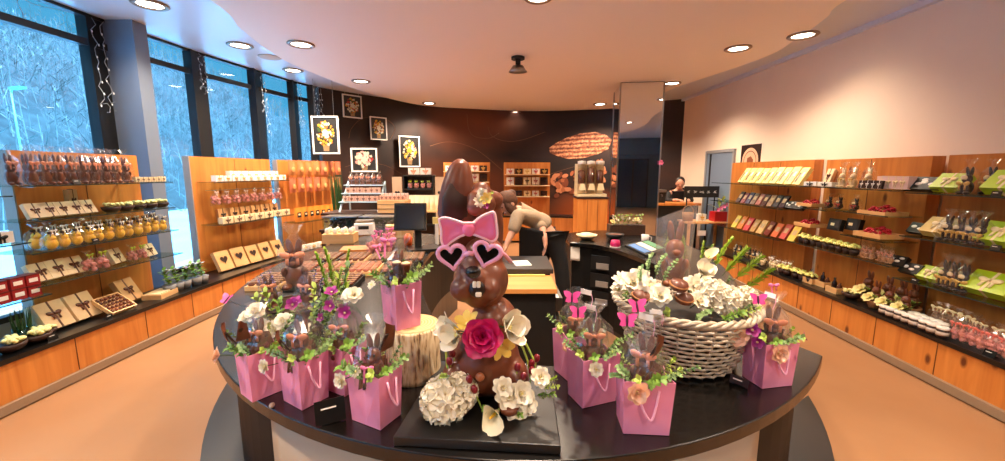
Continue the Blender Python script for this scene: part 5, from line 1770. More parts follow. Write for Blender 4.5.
# ------------------------------------------------------------------ first full unit by the windows
for k_, X in ((0, -3.56), (1, -3.7)):
    row(K_bunny, 9, (X, 3.0, 1.551), (X, 3.86, 1.551), LW, '{o} bagged chocolate bunny with peach bow, %s row of the top shelf' % ('front', 'back')[k_], 'bagged bunnies on the top shelf', (1.0, 1.0, 1.3), 0.006, 0.2)
row(K_small, 6, (-3.56, 3.89, 1.551), (-3.54, 4.22, 1.551), LW, '{o} little cream box with brown bow beside the bagged bunnies', 'little cream boxes beside the bunnies', 0.72, 0.0, 0.06)
row(K_cream, 5, wp(31, 221, -3.6, 1.285), wp(97, 216, -3.6, 1.285), LW, '{o} cream box with brown bow leaning on the second shelf', 'cream boxes on the second shelf', 0.9, 0.0, 0.12)
K_small.spawn(wp(72, 205, -3.75, 1.285), LW, 'tall narrow cream box standing behind the leaning cream boxes', None, (0.95, 0.9, 2.9))
row(K_nest, 5, wp(104, 215, -3.57, 1.285), wp(167, 207, -3.57, 1.285), LW, '{o} dark bowl with pale lime filling on the second shelf', 'lime filled bowls on the second shelf', 1.1, 0.004, 1.0)
for k_, X in ((0, -3.56), (1, -3.68)):
    row(K_chick, 12, (X, 3.06, 1.046), (X, 4.2, 1.046), LW, '{o} yellow chick with dark and white bow, %s row of the chick shelf' % ('front', 'back')[k_], 'yellow chicks on the third shelf', 1.05 if k_ == 0 else 1.2, 0.006, 0.25)
row(K_cream, 3, wp(36, 286, -3.6, 0.79), wp(86, 279, -3.6, 0.79), LW, '{o} cream box with brown bow leaning on the lowest shelf', 'cream boxes on the lowest shelf', 1.1, 0.0, 0.04)
row(K_pouch, 2, wp(84, 279, -3.57, 0.79), wp(110, 275, -3.57, 0.79), LW, '{o} clear pouch of pink eggs with lime bow on the lowest shelf', 'egg pouches on the lowest shelf', 1.1, 0.0, 0.2)
K_cream.spawn(wp(121, 273, -3.62, 0.79), LW + 0.2, 'cream box with bow leaning between the egg pouches of the lowest shelf', None, 1.05)
row(K_pouch, 2, wp(129, 272, -3.6, 0.79), wp(148, 267, -3.6, 0.79), LW, 'clear egg pouch with lime bow before the grey column, {o} one', 'egg pouches by the grey column', 1.0, 0.0, 0.2)
K_cream.spawn(wp(153, 264, -3.6, 0.79), LW + 0.1, 'cream box with bow at the column end of the lowest shelf', None, 0.95)
for i, (px, py, X, s) in enumerate([(60, 322, -3.58, 1.05), (88, 311, -3.58, 1.05)]):
    K_creamL.spawn(wp(px, py, X, BENCH_H), LW, 'large cream box with brown bow leaning on the bench, %s from the nest bowls' % ORD[i], 'large cream boxes on the bench', s)
for i, px in enumerate((50, 76)):
    K_creamL.spawn(wp(px, 318 - 8 * i, -3.69, BENCH_H + 0.0), LW - 0.15, 'large cream box half hidden behind the front boxes of the bench, %s one' % ORD[i], 'hidden cream boxes on the bench', 0.9)
K_pralbox.spawn(wp(114, 308, -3.54, BENCH_H), LW, 'open wooden box of mixed pralines tilted on the bench', None, 1.1)
K_creamL.spawn(wp(134, 299, -3.62, BENCH_H), LW + 0.1, 'kraft box with brown bow standing behind the open praline box', None, 1.05, mats={'carton': M_kraft})
K_slat.spawn(wp(160, 291, -3.52, BENCH_H), LW + 0.15, 'shallow wooden tray of pale bars at the column end of the bench', None, 1.1)
M_potb = mat('grey pot', (120, 118, 116), 0.5)
K_flowerpot = Kind('flower_pot', 'flower pot', [('pot', MB().lathe([(0.03, 0), (0.04, 0.06), (0.034, 0.06), (0.0, 0.05)], 14).mesh('pot', M_potb, True)), ('foliage', at_off(sprig_mesh(22, 0.12, 0.045, 0.022, 41)[1].mesh('foliage', M_leaf, True), (0, 0, 0.04))), ('blossom', at_off(blossom([(7, 0.03, 0.02, 0.3, 0.3, 0.2), (5, 0.02, 0.018, 0.9, 0.2, 0.1)], 9).mesh('blossom', mat('pale lilac petal', (214, 206, 232), 0.5), True), (0.01, -0.01, 0.15)))])
row(K_flowerpot, 5, wp(165, 282, -3.5, BENCH_H), wp(205, 270, -3.46, BENCH_H), LW, '{o} small pot of lilac white flowers on the bench by the grey column', 'flower pots by the grey column', 1.5, 0.012, 2.0)

# ------------------------------------------------------------------ second unit: white boxes, hanging pouches, heart boxes
u = U2
row(K_whiteb, 10, u(0.08, 0.22, 1.531), u(1.33, 0.22, 1.531), u.rz, '{o} small white box with golden bow on the white box shelf', 'white boxes, front row', 1.2, 0.0, 0.03)
row(K_whiteb, 7, u(0.42, 0.1, 1.531), u(1.33, 0.1, 1.531), u.rz, '{o} taller white box with golden bow behind the white box row', 'white boxes, back row', (1.2, 1.1, 2.1), 0.0, 0.03)
row(K_hang, 8, u(0.08, 0.15, 1.235), u(1.33, 0.15, 1.235), u.rz, '{o} hanging clear pouch of pinkish sweets under the white boxes', 'hanging pouches under the white boxes', (1.25, 1.2, 1.2), 0.0, 0.15)
row(K_kraftb, 6, u(0.2, 0.1, 1.001), u(1.3, 0.1, 1.001), u.rz, '{o} kraft box with dark bow standing at the back below the hanging pouches', 'kraft boxes below the hanging pouches', (1.7, 1.3, 1.7), 0.0, 0.05)
row(K_small, 7, u(0.1, 0.24, 1.001), u(1.34, 0.24, 1.001), u.rz, '{o} cream box in front of the kraft boxes, heart box unit', 'cream boxes before the kraft boxes', (2.1, 1.3, 1.15), 0.0, 0.03)
row(K_heart, 5, u(0.05, 0.2, BZ_), u(1.25, 0.2, BZ_), u.rz, '{o} wooden box with heart-shaped window leaning on the bench', 'heart boxes on the bench', 1.0, 0.0, 0.06)
# ------------------------------------------------------------------ third unit: kraft pouches
u = U3
KM = [{'pouch': M_kr}, {'pouch': M_kr}, {'pouch': M_kr}, {'pouch': M_kr}, {'pouch': M_kr2}, {'pouch': M_kr2}, {'pouch': M_kr2}]
row(K_kraft, 7, u(0.05, 0.15, 1.6), u(1.2, 0.15, 1.6), u.rz, '{o} orange kraft pouch in the top hanging row beside the mural', 'kraft pouches, top row', (1.16, 1.3, 1.2), 0.0, 0.1, KM)
row(K_kraft, 7, u(0.05, 0.14, 1.33), u(1.2, 0.14, 1.33), u.rz, '{o} salmon kraft pouch in the lower hanging row beside the mural', 'kraft pouches, lower row', (1.16, 1.3, 1.2), 0.0, 0.1, [{'pouch': M_kr2}] * 4 + [{'pouch': M_kr}] * 3)
row(K_pack, 8, u(0.08, 0.2, 0.861), u(1.08, 0.2, 0.861), u.rz, '{o} amber pack with black label on the shelf under the kraft pouches', 'amber packs under the kraft pouches', (1.1, 1.0, 1.15), 0.0, 0.15)
row(K_whiteb, 6, u(0.1, 0.22, BZ_), u(1.1, 0.22, BZ_), u.rz, '{o} white box on the bench below the amber packs', 'white boxes below the amber packs', 1.4, 0.0, 0.1)

# ------------------------------------------------------------------ plain wall: unit with pale slanted boxes and bars
c = ' (pale box unit)'
row(K_slant, 9, wp(738, 185, 3.555, 1.48), wp(801, 186, 3.555, 1.48), RW, '{o} pale yellow slanted box from the far end of the top shelf', 'pale slanted boxes', 1.0, 0.0, 0.02)
row(K_bar, 9, wp(735, 204, 3.55, 1.19), wp(784, 209, 3.55, 1.19), RW, '{o} dark chocolate bar from the far end, shelf below the slanted boxes', 'dark bars under the slanted boxes', 1.15, 0.0, 0.05, [{'wrapper': m} for m in BARC])
row(K_black, 2, wp(783, 210, 3.57, 1.19), wp(802, 212, 3.57, 1.19), RW, '{o} black chocolate box with pale motifs at the near end of the dark bars', 'black boxes beside the bars', 0.8)
row(K_bar, 9, wp(730, 231, 3.55, 0.80), wp(795, 242, 3.55, 0.80), RW, '{o} bright chocolate bar from the far end of the lowest bar shelf', 'bright bars on the lowest shelf', 1.35, 0.0, 0.06, [{'wrapper': m} for m in BARL])
row(K_wrapd, 6, wp(734, 257, 3.62, BENCH_H), wp(760, 267, 3.62, BENCH_H), RW, '{o} dark wrapped bunny on the bench below the bright bars', 'dark wrapped bunnies on the bench', (1.0, 1.0, 0.9), 0.02, 0.4)
row(K_pouch, 7, wp(757, 266, 3.56, BENCH_H), wp(792, 279, 3.56, BENCH_H), RW, '{o} white-topped pouch on the bench below the bright bars', 'white pouches on the bench', 1.05, 0.02, 0.4, {'bow': M_white, 'sweets': M_wchoc})
row(K_posy, 5, wp(779, 274, 3.53, BENCH_H), wp(812, 285, 3.53, BENCH_H), RW, '{o} lime cream posy on the bench between the bar and tray units', 'posies on the bench', 1.2, 0.02, 1.0)
# ------------------------------------------------------------------ plain wall: unit with white bunnies and wooden trays
row(K_whiteb, 2, wp(806, 184, 3.58, 1.49), wp(836, 186, 3.58, 1.49), RW, '{o} flat white black-ribboned box beside the white bunnies', 'flat boxes beside the white bunnies', (2.2, 1.3, 0.8), 0, 0, {'ribbon': M_blackmatt, 'bow': M_blackmatt})
K_cream.spawn(wp(827, 181, 3.72, 1.49), RW, 'pale upright box standing behind the flat white boxes', None, (0.7, 1, 1.4))
for i, px in enumerate((842, 853, 868)):
    K_wrapw.spawn(wp(px, 186, 3.6, 1.49), RW, '%s white chocolate bunny in cellophane from the far end of the shelf' % ORD[i], 'white bunnies on the top shelf', (1.05, 1.0, 1.12))
row(K_kraftb, 4, wp(859, 187, 3.53, 1.49), wp(882, 188, 3.53, 1.49), RW, '{o} small dark box in front of the third white bunny', 'small dark boxes by the white bunny', 0.75, 0, 0.1, {'carton': M_dchoc, 'ribbon': M_white, 'bow': M_white})
row(K_whiteb, 4, wp(881, 188, 3.6, 1.49), wp(910, 189, 3.6, 1.49), RW, '{o} pale pink box with silky ribbon next to the white bunnies', 'pale pink boxes on the top shelf', (1.15, 1.2, 1.9), 0, 0.03, {'carton': mat('pale pink card', (236, 200, 190), 0.45), 'ribbon': M_wchoc, 'bow': M_wchoc})
for nm, px, py, X, z, s in (('far end of the second shelf', 811, 209, 3.6, 1.256, 0.9), ('near end of the second shelf', 882, 214, 3.58, 1.241, 1.1), ('far end of the third shelf', 810, 228, 3.6, 1.021, 1.0), ('near end of the third shelf', 877, 240, 3.55, 1.04, 1.1)):
    K_redtray.spawn(wp(px, py, X, z + 0.001), RW, 'wooden tray heaped with red sweets at the ' + nm, 'wooden trays of red sweets', s)
for i, (px, py) in enumerate([(829, 211), (839, 212), (855, 213)]):
    K_wrapd.spawn(wp(px, py, 3.64, 1.256), RW, 'dark wrapped figure between the red sweet trays, %s from the far end' % ORD[i], 'dark figures between the trays', (0.9, 0.9, 0.7), mats={'bow': M_red})
K_frame.spawn(wp(834, 234, 3.58, 1.02), RW, 'black framed gift box between the red sweet trays', None, 0.95)
K_frame.spawn(wp(852, 236, 3.64, 1.04), RW, 'second black framed box beside the near tray of red sweets', None, 0.95)
row(K_posy, 9, wp(799, 247, 3.54, 0.82), wp(858, 262, 3.54, 0.82), RW, '{o} lime cream posy in the row under the red trays', 'posies under the red trays', 1.15, 0.01, 1.0)
row(K_bunny, 6, wp(858, 260, 3.56, 0.82), wp(894, 268, 3.56, 0.82), RW, '{o} little pale wrapped bunny next to the posy row', 'pale bunnies beside the posies', 0.65, 0.01, 0.3, {'figure': mat('blond chocolate', (206, 150, 104), 0.4)})
for i, (px, py, X) in enumerate([(812, 284, 3.57), (824, 289, 3.6), (836, 293, 3.54)]):
    K_crate.spawn(wp(px, py, X, BENCH_H), RW, 'little wooden crate with dark bottles on the bench, %s from the far end' % ORD[i], 'bottle crates on the bench', 1.1)
K_nest.spawn(wp(851, 299, 3.52, BENCH_H), RW, 'pale lime posy bowl on the bench between crates and planters', None, 1.3)
for i, (px, py, X) in enumerate([(866, 303, 3.6), (874, 309, 3.5), (885, 309, 3.6), (887, 316, 3.5), (898, 315, 3.6), (903, 322, 3.5), (910, 318, 3.62)]):
    K_plant.spawn(wp(px, py, X, BENCH_H), RW, 'terracotta planter with brown bunny and cream flower, %s from the crates' % ORD[i], 'bunny planters on the bench', 1.15 if i % 2 else 1.35)
# ------------------------------------------------------------------ plain wall: unit with lime boxes
row(K_black, 2, wp(908, 190, 3.6, 1.48), wp(934, 192, 3.6, 1.48), RW, '{o} black box with white motifs beside the upper lime boxes', 'black boxes, top shelf', 1.05, 0, 0.05)
K_lime.spawn(wp(944, 192, 3.58, 1.48), RW, 'lime green box with cream bow at the far end of the top shelf', None, 0.95)
K_lime.spawn(wp(1001, 196, 3.56, 1.48), RW, 'lime green box with cream bow at the picture edge of the top shelf', None, 1.1)
K_wrapd.spawn(wp(966, 193, 3.58, 1.48), RW, 'dark wrapped bunny with golden bow between the upper lime boxes', None, (1.1, 1.05, 1.15))
K_wrapd.spawn(wp(989, 192, 3.68, 1.48), RW, 'dark wrapped bunny half hidden behind the edge lime box of the top shelf', None, (1.1, 1.05, 1.15))
row(K_black, 1, wp(908, 232, 3.6, 1.11), wp(925, 236, 3.6, 1.11), RW, '{o} black box with white motifs at the far end of the middle shelf', None, 0.85)
K_lime.spawn(wp(934, 236, 3.57, 1.11), RW, 'kraft and lime box with cream bow at the far end of the middle shelf', None, 1.0, mats={'carton': mat('kraft lime card', (214, 178, 96), 0.5)})
K_lime.spawn(wp(994, 246, 3.53, 1.11), RW, 'lime box with cream bow at the picture edge of the middle shelf', None, 1.1)
for k_, X in ((0, 3.55), (1, 3.66)):
    row(K_wrapd, 4, wp(942, 238, X, 1.11), wp(988, 243, X, 1.11), RW, '{o} dark wrapped bunny in the %s row of the middle shelf' % ('front', 'back')[k_], 'dark wrapped bunnies, middle shelf', (1.05, 1.0, 1.05), 0.004, 0.2)
row(K_black, 2, wp(886, 269, 3.56, 0.82), wp(916, 275, 3.56, 0.735), RW, '{o} black box with white motifs beside the small lime box', 'black boxes, low shelf', 0.85, 0, 0.05)
K_lime.spawn(wp(926, 282, 3.56, 0.735), RW, 'small lime green box with cream bow on the lowest shelf', None, 0.78)
for k_, X in ((0, 3.55), (1, 3.66)):
    row(K_wrapd, 3, wp(938, 286, X, 0.735), wp(968, 292, X, 0.735), RW, '{o} dark wrapped bunny in the %s row beside the large lime box' % ('front', 'back')[k_], 'dark wrapped bunnies, low shelf', (1.1, 1.0, 1.1), 0.004, 0.2)
K_lime.spawn(wp(982, 300, 3.53, 0.735), RW, 'large lime green box with cream bow on the lowest shelf', None, (1.25, 1.15, 1.1))
row(K_jar, 8, wp(878, 326, 3.43, BENCH_H), wp(944, 356, 3.4, BENCH_H), RW, '{o} dark jar with white lid at the bench edge, from the planters', 'white-lidded jars, front row', 1.0, 0.004, 1.0)
row(K_jar, 8, wp(888, 324, 3.52, BENCH_H), wp(944, 349, 3.5, BENCH_H), RW, '{o} dark jar with white lid in the second row of jars', 'white-lidded jars, back row', 1.0, 0.004, 1.0)
row(K_pouch, 5, wp(928, 336, 3.6, BENCH_H), wp(978, 356, 3.6, BENCH_H), RW, '{o} clear pouch of pale nougat behind the white-lidded jars', 'nougat pouches on the bench', 1.2, 0.01, 0.4, {'bow': M_wchoc, 'sweets': mat('brown nougat', (150, 110, 84), 0.4)})
row(K_pouch, 9, wp(948, 352, 3.46, BENCH_H), wp(1040, 392, 3.42, BENCH_H), RW, '{o} clear pouch of reddish sweets on the bench, counted from the jars', 'red sweet pouches, front row', 1.0, 0.01, 0.5, {'bow': mat('coral ribbon', (220, 110, 96), 0.4)})
row(K_pouch, 6, wp(968, 348, 3.58, BENCH_H), wp(1040, 378, 3.56, BENCH_H), RW, '{o} clear pouch of reddish sweets in the second row of the bench', 'red sweet pouches, back row', 1.1, 0.01, 0.5, {'bow': M_wchoc})
price_card(wp(987, 363, 3.36, BENCH_H), RW, 'small black price card before the reddish sweet pouches', 0.07, 0.05)
for i, (px, py, X, z) in enumerate([(97, 244, -3.5, 1.045), (78, 187, -3.5, 1.55), (995, 197, 3.42, 1.48), (915, 275, 3.42, 0.735), (995, 247, 3.42, 1.11)]):
    price_card(wp(px, py, X, z), LW if X < 0 else RW, 'small black price card at the front of %s' % ('the yellow chick shelf', 'the bagged bunny shelf', 'the top lime box shelf', 'the low lime box shelf', 'the middle lime box shelf')[i], 0.06, 0.04)
# ------------------------------------------------------------------ hanging flower pictures
M_fr = mat('white frame paint', (238, 236, 230), 0.5)
M_canvas = mat('dark print', (30, 30, 30), 0.5)
PCOL = {'y': (200, 156, 36), 'w': (206, 200, 176), 'o': (176, 98, 36), 'r': (170, 50, 44), 'g': (60, 84, 36), 'p': (220, 150, 140)}


def picture(x0, y0, x1, y1, Y, label, cols, seed, wall=False, wire=0.0):
    a, b = atY(x0, y0, Y), atY(x1, y1, Y)
    w, h = b.x - a.x, a.z - b.z
    cx = (a.x + b.x) / 2
    y = wall_y(cx) - 0.12 if wall else Y
    sc = y / Y
    cx *= sc
    cz = CAM_H + ((a.z + b.z) / 2 - CAM_H) * sc
    w, h = w * sc, h * sc
    rz = math.atan2(wall_y(cx + 0.1) - wall_y(cx - 0.1), 0.2) if wall else 0.0
    t = thing('hanging_picture', label, 'picture', (cx, y, cz), rz, 'framed flower pictures')
    f = w * 0.055
    fm = MB()
    for s in (-1, 1):
        fm.box((s * (w / 2 - f / 2), 0, 0), (f, 0.03, h)).box((0, 0, s * (h / 2 - f / 2)), (w - 2 * f, 0.03, f))
    fm.build('picture_frame', M_fr, t)
    MB().box((0, 0.006, 0), (w - 2 * f, 0.01, h - 2 * f)).build('print', M_canvas, t)
    r = random.Random(seed)
    for k_, c in enumerate(cols):
        mb = MB()
        for i in range(24):
            ang, q = r.uniform(0, 2 * PI), math.sqrt(r.random()) * 0.32 * (i > 0)
            px, pz, rr = w * q * math.cos(ang), h * (0.04 + q * math.sin(ang)), w * (r.uniform(0.022, 0.055) if i else 0.12)
            mb.add([(px + rr * (1 + 0.25 * math.cos(5 * t_)) * math.cos(t_), -0.0004 * (k_ * 24 + i) * 0.25 - 0.0005, pz + rr * (1 + 0.25 * math.cos(5 * t_)) * math.sin(t_)) for t_ in [2 * PI * j / 20 for j in range(20)]], [tuple(range(20))])
        mb.build('printed_bouquet', mat('print ' + c, PCOL[c], 0.6), t)
    pm = MB()
    pm.add([(-w * 0.13, -0.001, -h * 0.22), (-w * 0.1, -0.001, -h * 0.42), (w * 0.1, -0.001, -h * 0.42), (w * 0.13, -0.001, -h * 0.22)], [(0, 1, 2, 3)])
    pm.build('printed_pot', mat('print pot', (150, 120, 80), 0.6), t)
    if wire:
        top = wire - cz
        for s in (-1, 1):
            MB().tube([(s * w * 0.35, 0, h / 2), (s * w * 0.35, 0, top)], 0.003, 4).build('wire', M_steel, t)
    return t


picture(311, 116, 340, 154, 7.0, 'framed flower picture, largest and lowest, hanging before the last window mullions', 'gyoyw', 1, wire=CEIL - 0.01)
picture(341.5, 95, 363, 118, 8.0, 'framed flower picture hanging highest, right under the ceiling edge', 'goyrw', 2, True, wire=CEIL - 0.01)
picture(369, 117, 388, 140, 8.6, 'small framed yellow flower picture on the dark mural', 'gyyow', 3, True)
picture(398, 136, 421, 167, 9.0, 'framed white flower picture on the mural above the small rack', 'gwpwy', 4, True)
picture(350.5, 148, 378, 172, 6.9, 'framed picture half hidden behind the stepped display', 'grwpw', 5)

# ------------------------------------------------------------------ display behind the windows' arm of the counter
cbn = thing('display_cabinet', 'pale woven-front cabinet under the stepped display', 'cabinet', (-1.9, 5.75, 0))
MB().box((0, 0, 0.53), (1.15, 0.5, 1.06)).build('carcass', mat('pale woven panel', (176, 148, 116), 0.7, var=0.3, scale=50), cbn)
MB().box((0, -0.01, 1.075), (1.2, 0.54, 0.03)).build('top', M_dchoc, cbn)
for s in (-1, 1):
    MB().box((s * 0.28, -0.256, 0.55), (0.52, 0.012, 0.9)).build('door', mat('light oak', (190, 150, 104), 0.5, var=0.1), cbn)
M_pblue = mat('pale blue paint', (178, 206, 220), 0.5)
sr = thing('stepped_rack', 'pale blue ladder-sided rack of three steps on the cabinet', 'display rack', (-1.95, 5.8, 1.091))
for s in (-0.34, 0.2):
    lm = MB()
    lm.tube([(s, -0.2, 0.0), (s - 0.0, 0.2, 0.42)], 0.016, 4).tube([(s, 0.2, 0), (s, 0.2, 0.42)], 0.014, 4)
    for z in (0.12, 0.24, 0.36):
        lm.tube([(s, -0.2 + 0.4 * z / 0.42, z), (s, 0.2, z)], 0.012, 4)
    lm.build('side_frame', M_pblue, sr)
for i in range(3):
    MB().box((-0.07, -0.11 + 0.11 * i, 0.14 + 0.115 * i), (0.58, 0.13, 0.012)).build('step', M_pblue, sr)
for i in range(3):
    row(K_bunny if i == 2 else K_small, 6, (-2.26, 5.69 + 0.11 * i, 1.238 + 0.115 * i), (-1.76, 5.69 + 0.11 * i, 1.238 + 0.115 * i), 0, '{o} small pack on the %s step of the pale blue rack' % ('lowest', 'middle', 'top')[i], 'small packs on the pale blue rack', 1.0 if i < 2 else 0.85, 0.003, 0.1, None if i == 2 else {'carton': mat('rosy card', (206, 160, 140), 0.5)})
wc = thing('wooden_crate', 'light wooden crate of small packs beside the pale blue rack', 'crate', (-1.53, 5.66, 1.091))
MB().box((0, 0, 0.085), (0.4, 0.28, 0.17)).build('crate', M_woodx, wc)
for z in (0.055, 0.115):
    MB().box((0, -0.141, z), (0.4, 0.004, 0.006)).build('slat_gap', M_dchoc, wc)
row(K_small, 6, (-1.71, 5.6, 1.262), (-1.36, 5.6, 1.262), 0, '{o} small pack in front on the light wooden crate', 'small packs on the wooden crate', 0.85, 0.0, 0.1, {'carton': mat('rosy card', (206, 160, 140), 0.5)})
row(K_small, 6, (-1.71, 5.72, 1.262), (-1.36, 5.72, 1.262), 0, '{o} small pack behind on the light wooden crate', 'small packs on the wooden crate', 1.2, 0.0, 0.1, {'carton': mat('pale rosy card', (224, 190, 176), 0.5)})
for i, x in enumerate((-2.2, -1.72)):
    gb = thing('glass_bin', 'low glass bin of mixed chocolates on the cabinet edge, %s from the windows' % ORD[i], 'glass bin', (x + 0.06, 5.33, 0.9), 0, 'glass bins before the cabinet')
    MB().box((0, 0, 0.08), (0.44, 0.26, 0.16)).build('glass', M_glass, gb)
    hp = MB()
    for j in range(40):
        hp.ell((random.uniform(-0.2, 0.2), random.uniform(-0.11, 0.11), random.uniform(0.02, 0.12)), (0.024, 0.02, 0.016), rot=(random.uniform(-1, 1), 0, random.uniform(0, 3)), nu=7, nv=5)
    o = hp.build('sweets', mat('mixed sweets', (150, 116, 104), 0.4, var=0.7, scale=24), gb, True)
    o['kind'] = 'stuff'
    MB().box((0, 0, 0.168), (0.45, 0.27, 0.014)).build('lid', M_steel, gb)
st2 = thing('side_table', 'dark table carrying the two glass bins', 'table', (-1.9, 5.33, 0))
MB().box((0, 0, 0.885), (1.0, 0.3, 0.03)).build('table_top', M_dchoc, st2)
for sx_ in (-1, 1):
    for sy_ in (-1, 1):
        MB().box((sx_ * 0.46, sy_ * 0.12, 0.435), (0.04, 0.04, 0.87)).build('leg', M_dchoc, st2)
gp = thing('potted_grass', 'tall dark green grass by the mural, behind the window-side counter arm', 'plant', (-2.62, 6.35, 0))
MB().lathe([(0.1, 0), (0.14, 0.9), (0.12, 0.9), (0.0, 0.85)], 16).build('pot', M_blackmatt, gp, True)
bl = MB()
for i in range(34):
    a, q = random.uniform(0, 2 * PI), 0.06 * math.sqrt(random.random())
    bl.tube([(q * math.cos(a), q * math.sin(a), 0.85), (q * 1.3 * math.cos(a), q * 1.3 * math.sin(a), 1.2), (q * 2 * math.cos(a), q * 2 * math.sin(a), 1.62 + random.uniform(-0.1, 0.06))], [0.007, 0.006, 0.002], 4)
bl.build('foliage', M_leafd, gp)

# things on the windows' arm of the counter
AT = T_TOP + 0.001
p = Pt(365, 234)
tb = thing('cash_scale', 'white boxy till scale on the window-side counter arm', 'scale', (p.x, p.y, AT), 0.2)
MB().box((0, 0, 0.07), (0.24, 0.2, 0.14), taper=0.9).build('housing', M_white, tb, bevel=0.01)
MB().box((0, 0.02, 0.16), (0.2, 0.16, 0.02)).build('weighing_plate', M_steel, tb)
MB().box((0, -0.099, 0.09), (0.12, 0.004, 0.04)).build('screen', M_blackmatt, tb)
p = V((-1.2, 4.62, 0))
K_cart = Kind('cardboard_box', 'box', [('carton', boxes(0.3, 0.2, 0.14, M_kraft, 'carton')), ('tape', MB().box((0, 0, 0.0705), (0.05, 0.203, 0.142)).mesh('tape', mat('packing tape', (214, 180, 130), 0.3)))])
K_cart.spawn((p.x, p.y, AT), 0.2, 'brown cardboard box behind the white till scale')
p = Pt(341, 242)
K_eggs = Kind('egg_tray', 'tray of eggs', [('tray', tray_parts(0.3, 0.22, 0.1)), ('egg', MB().ell((-0.1, -0.06, 0.09), (0.028, 0.024, 0.036)).ell((-0.03, -0.05, 0.09), (0.028, 0.024, 0.036)).ell((0.04, -0.06, 0.09), (0.028, 0.024, 0.036)).ell((0.1, -0.05, 0.09), (0.028, 0.024, 0.036)).ell((-0.07, 0.04, 0.09), (0.028, 0.024, 0.036)).ell((0.0, 0.05, 0.09), (0.028, 0.024, 0.036)).ell((0.08, 0.04, 0.09), (0.028, 0.024, 0.036)).mesh('egg', M_petw, True))])
tr_ = thing('egg_tray', 'wooden tray of white eggs on the window-side counter arm', 'tray of eggs', (p.x, p.y, AT), 0.1)
MB().box((0, 0, 0.05), (0.32, 0.22, 0.1)).build('tray', M_woodx, tr_)
for i in range(8):
    MB().ell((-0.12 + 0.08 * (i % 4), -0.05 + 0.1 * (i // 4), 0.125), (0.028, 0.026, 0.036), nu=10, nv=7).build('egg', M_petw, tr_, True)
p = Pt(360, 250)
o = MB().box((p.x, p.y, AT + 0.012), (0.34, 0.24, 0.022), rz=0.2).build('wooden_board', M_panel)
tag(o, 'bare orange wooden board on the window-side counter arm', 'board')
for i, (px, py) in enumerate([(380, 250), (390, 247), (386, 254), (373, 256)]):
    p = Pt(px, py)
    K_pouch.spawn((p.x, p.y, AT), 0.4 * i, 'pink wrapped pouch in the heap before the screen, %s from the wooden board' % ORD[i], 'pink pouches before the screen', 1.35, mats={'bow': M_petpk})
for i in range(4):
    for j in range(3):
        if i == 3 and j == 0:
            continue
        p = V((-1.55 + 0.24 * i + 0.03 * j, 2.62 + 0.36 * j, AT))
        K_ptr = Kind('praline_tray', 'praline tray', [])
        t = thing('praline_tray', 'tray of striped dark pralines, %s along in row %s behind the bags' % (ORD[i], ORD[j]), 'praline tray', p, 0.1, 'praline trays behind the bags')
        MB().box((0, 0, 0.014), (0.21, 0.3, 0.028)).build('tray', M_blackmatt if (i + j) % 3 else M_woodx, t)
        pm, sm_ = MB(), MB()
        for a in range(4):
            for b in range(6):
                c_ = (-0.075 + 0.05 * a, -0.12 + 0.048 * b, 0.036)
                pm.ell(c_, (0.021, 0.02, 0.015), nu=8, nv=5)
                sm_.box((c_[0], c_[1], 0.0515), (0.052, 0.006, 0.003))
        sm_.box((0, 0, 0.0512), (0.003, 0.27, 0.002))
        pm.build('praline_pattern', M_choc if j != 1 else mat('pinkish praline', (176, 104, 84), 0.4), t, True)
        sm_.build('stripe_pattern', mat('pale stripe', (220, 178, 140), 0.5), t)
# screen of the till, turned to the person inside
p = Pt(430, 250)
mo = thing('till_monitor', 'black touchscreen till on a stand at the inner counter edge, beyond the log', 'monitor', (p.x - 0.06, p.y, AT), 0.35)
MB().box((0, 0, 0.015), (0.3, 0.26, 0.03)).build('base', M_black, mo, bevel=0.004)
MB().box((-0.05, 0.02, 0.14), (0.06, 0.05, 0.24)).build('stand', M_blackmatt, mo)
MB().box((-0.12, -0.02, 0.33), (0.3, 0.035, 0.26), rz=-0.3, rx=-0.25).build('screen', M_black, mo, bevel=0.004)
MB().box((-0.128, -0.042, 0.33), (0.26, 0.004, 0.22), rz=-0.3, rx=-0.25).build('display', mat('dark display', (26, 28, 32), 0.15), mo)
sg = thing('counter_sign', 'cream and yellow sign on a white post beside the till screen', 'sign', (p.x + 0.02, p.y + 0.3, AT))
MB().box((0, 0, 0.11), (0.03, 0.03, 0.22)).build('post', M_white, sg)
MB().box((0.07, 0, 0.25), (0.22, 0.02, 0.07)).build('sign_plate', mat('cream yellow card', (236, 214, 130), 0.5), sg)
o = MB().lathe([(0.0, 0), (0.035, 0), (0.045, 0.1), (0.02, 0.14), (0.0, 0.14)], 14, c=(p.x - 0.24, p.y + 0.12, AT)).build('orange_bottle', mat('orange plastic', (230, 96, 30), 0.4), None, True)
tag(o, 'small orange bottle standing at the edge of the till screen', 'bottle')

# ------------------------------------------------------------------ along the printed wall
def back_unit(x0, x1, label, shelves):
    y = min(9.32, wall_y((x0 + x1) / 2) - 0.42)
    t = thing('shelf_unit', label, 'shelf unit', ((x0 + x1) / 2, y, 0.642), 0, 'birch units on the mural bench')
    w = x1 - x0
    MB().box((0, 0.05, 0.615), (w, 0.06, 1.23)).build('back_panel', M_panel, t)
    for z in shelves:
        MB().box((0, -0.08, z), (w * 0.96, 0.2, 0.015)).build('shelf', M_cream, t)
    return y


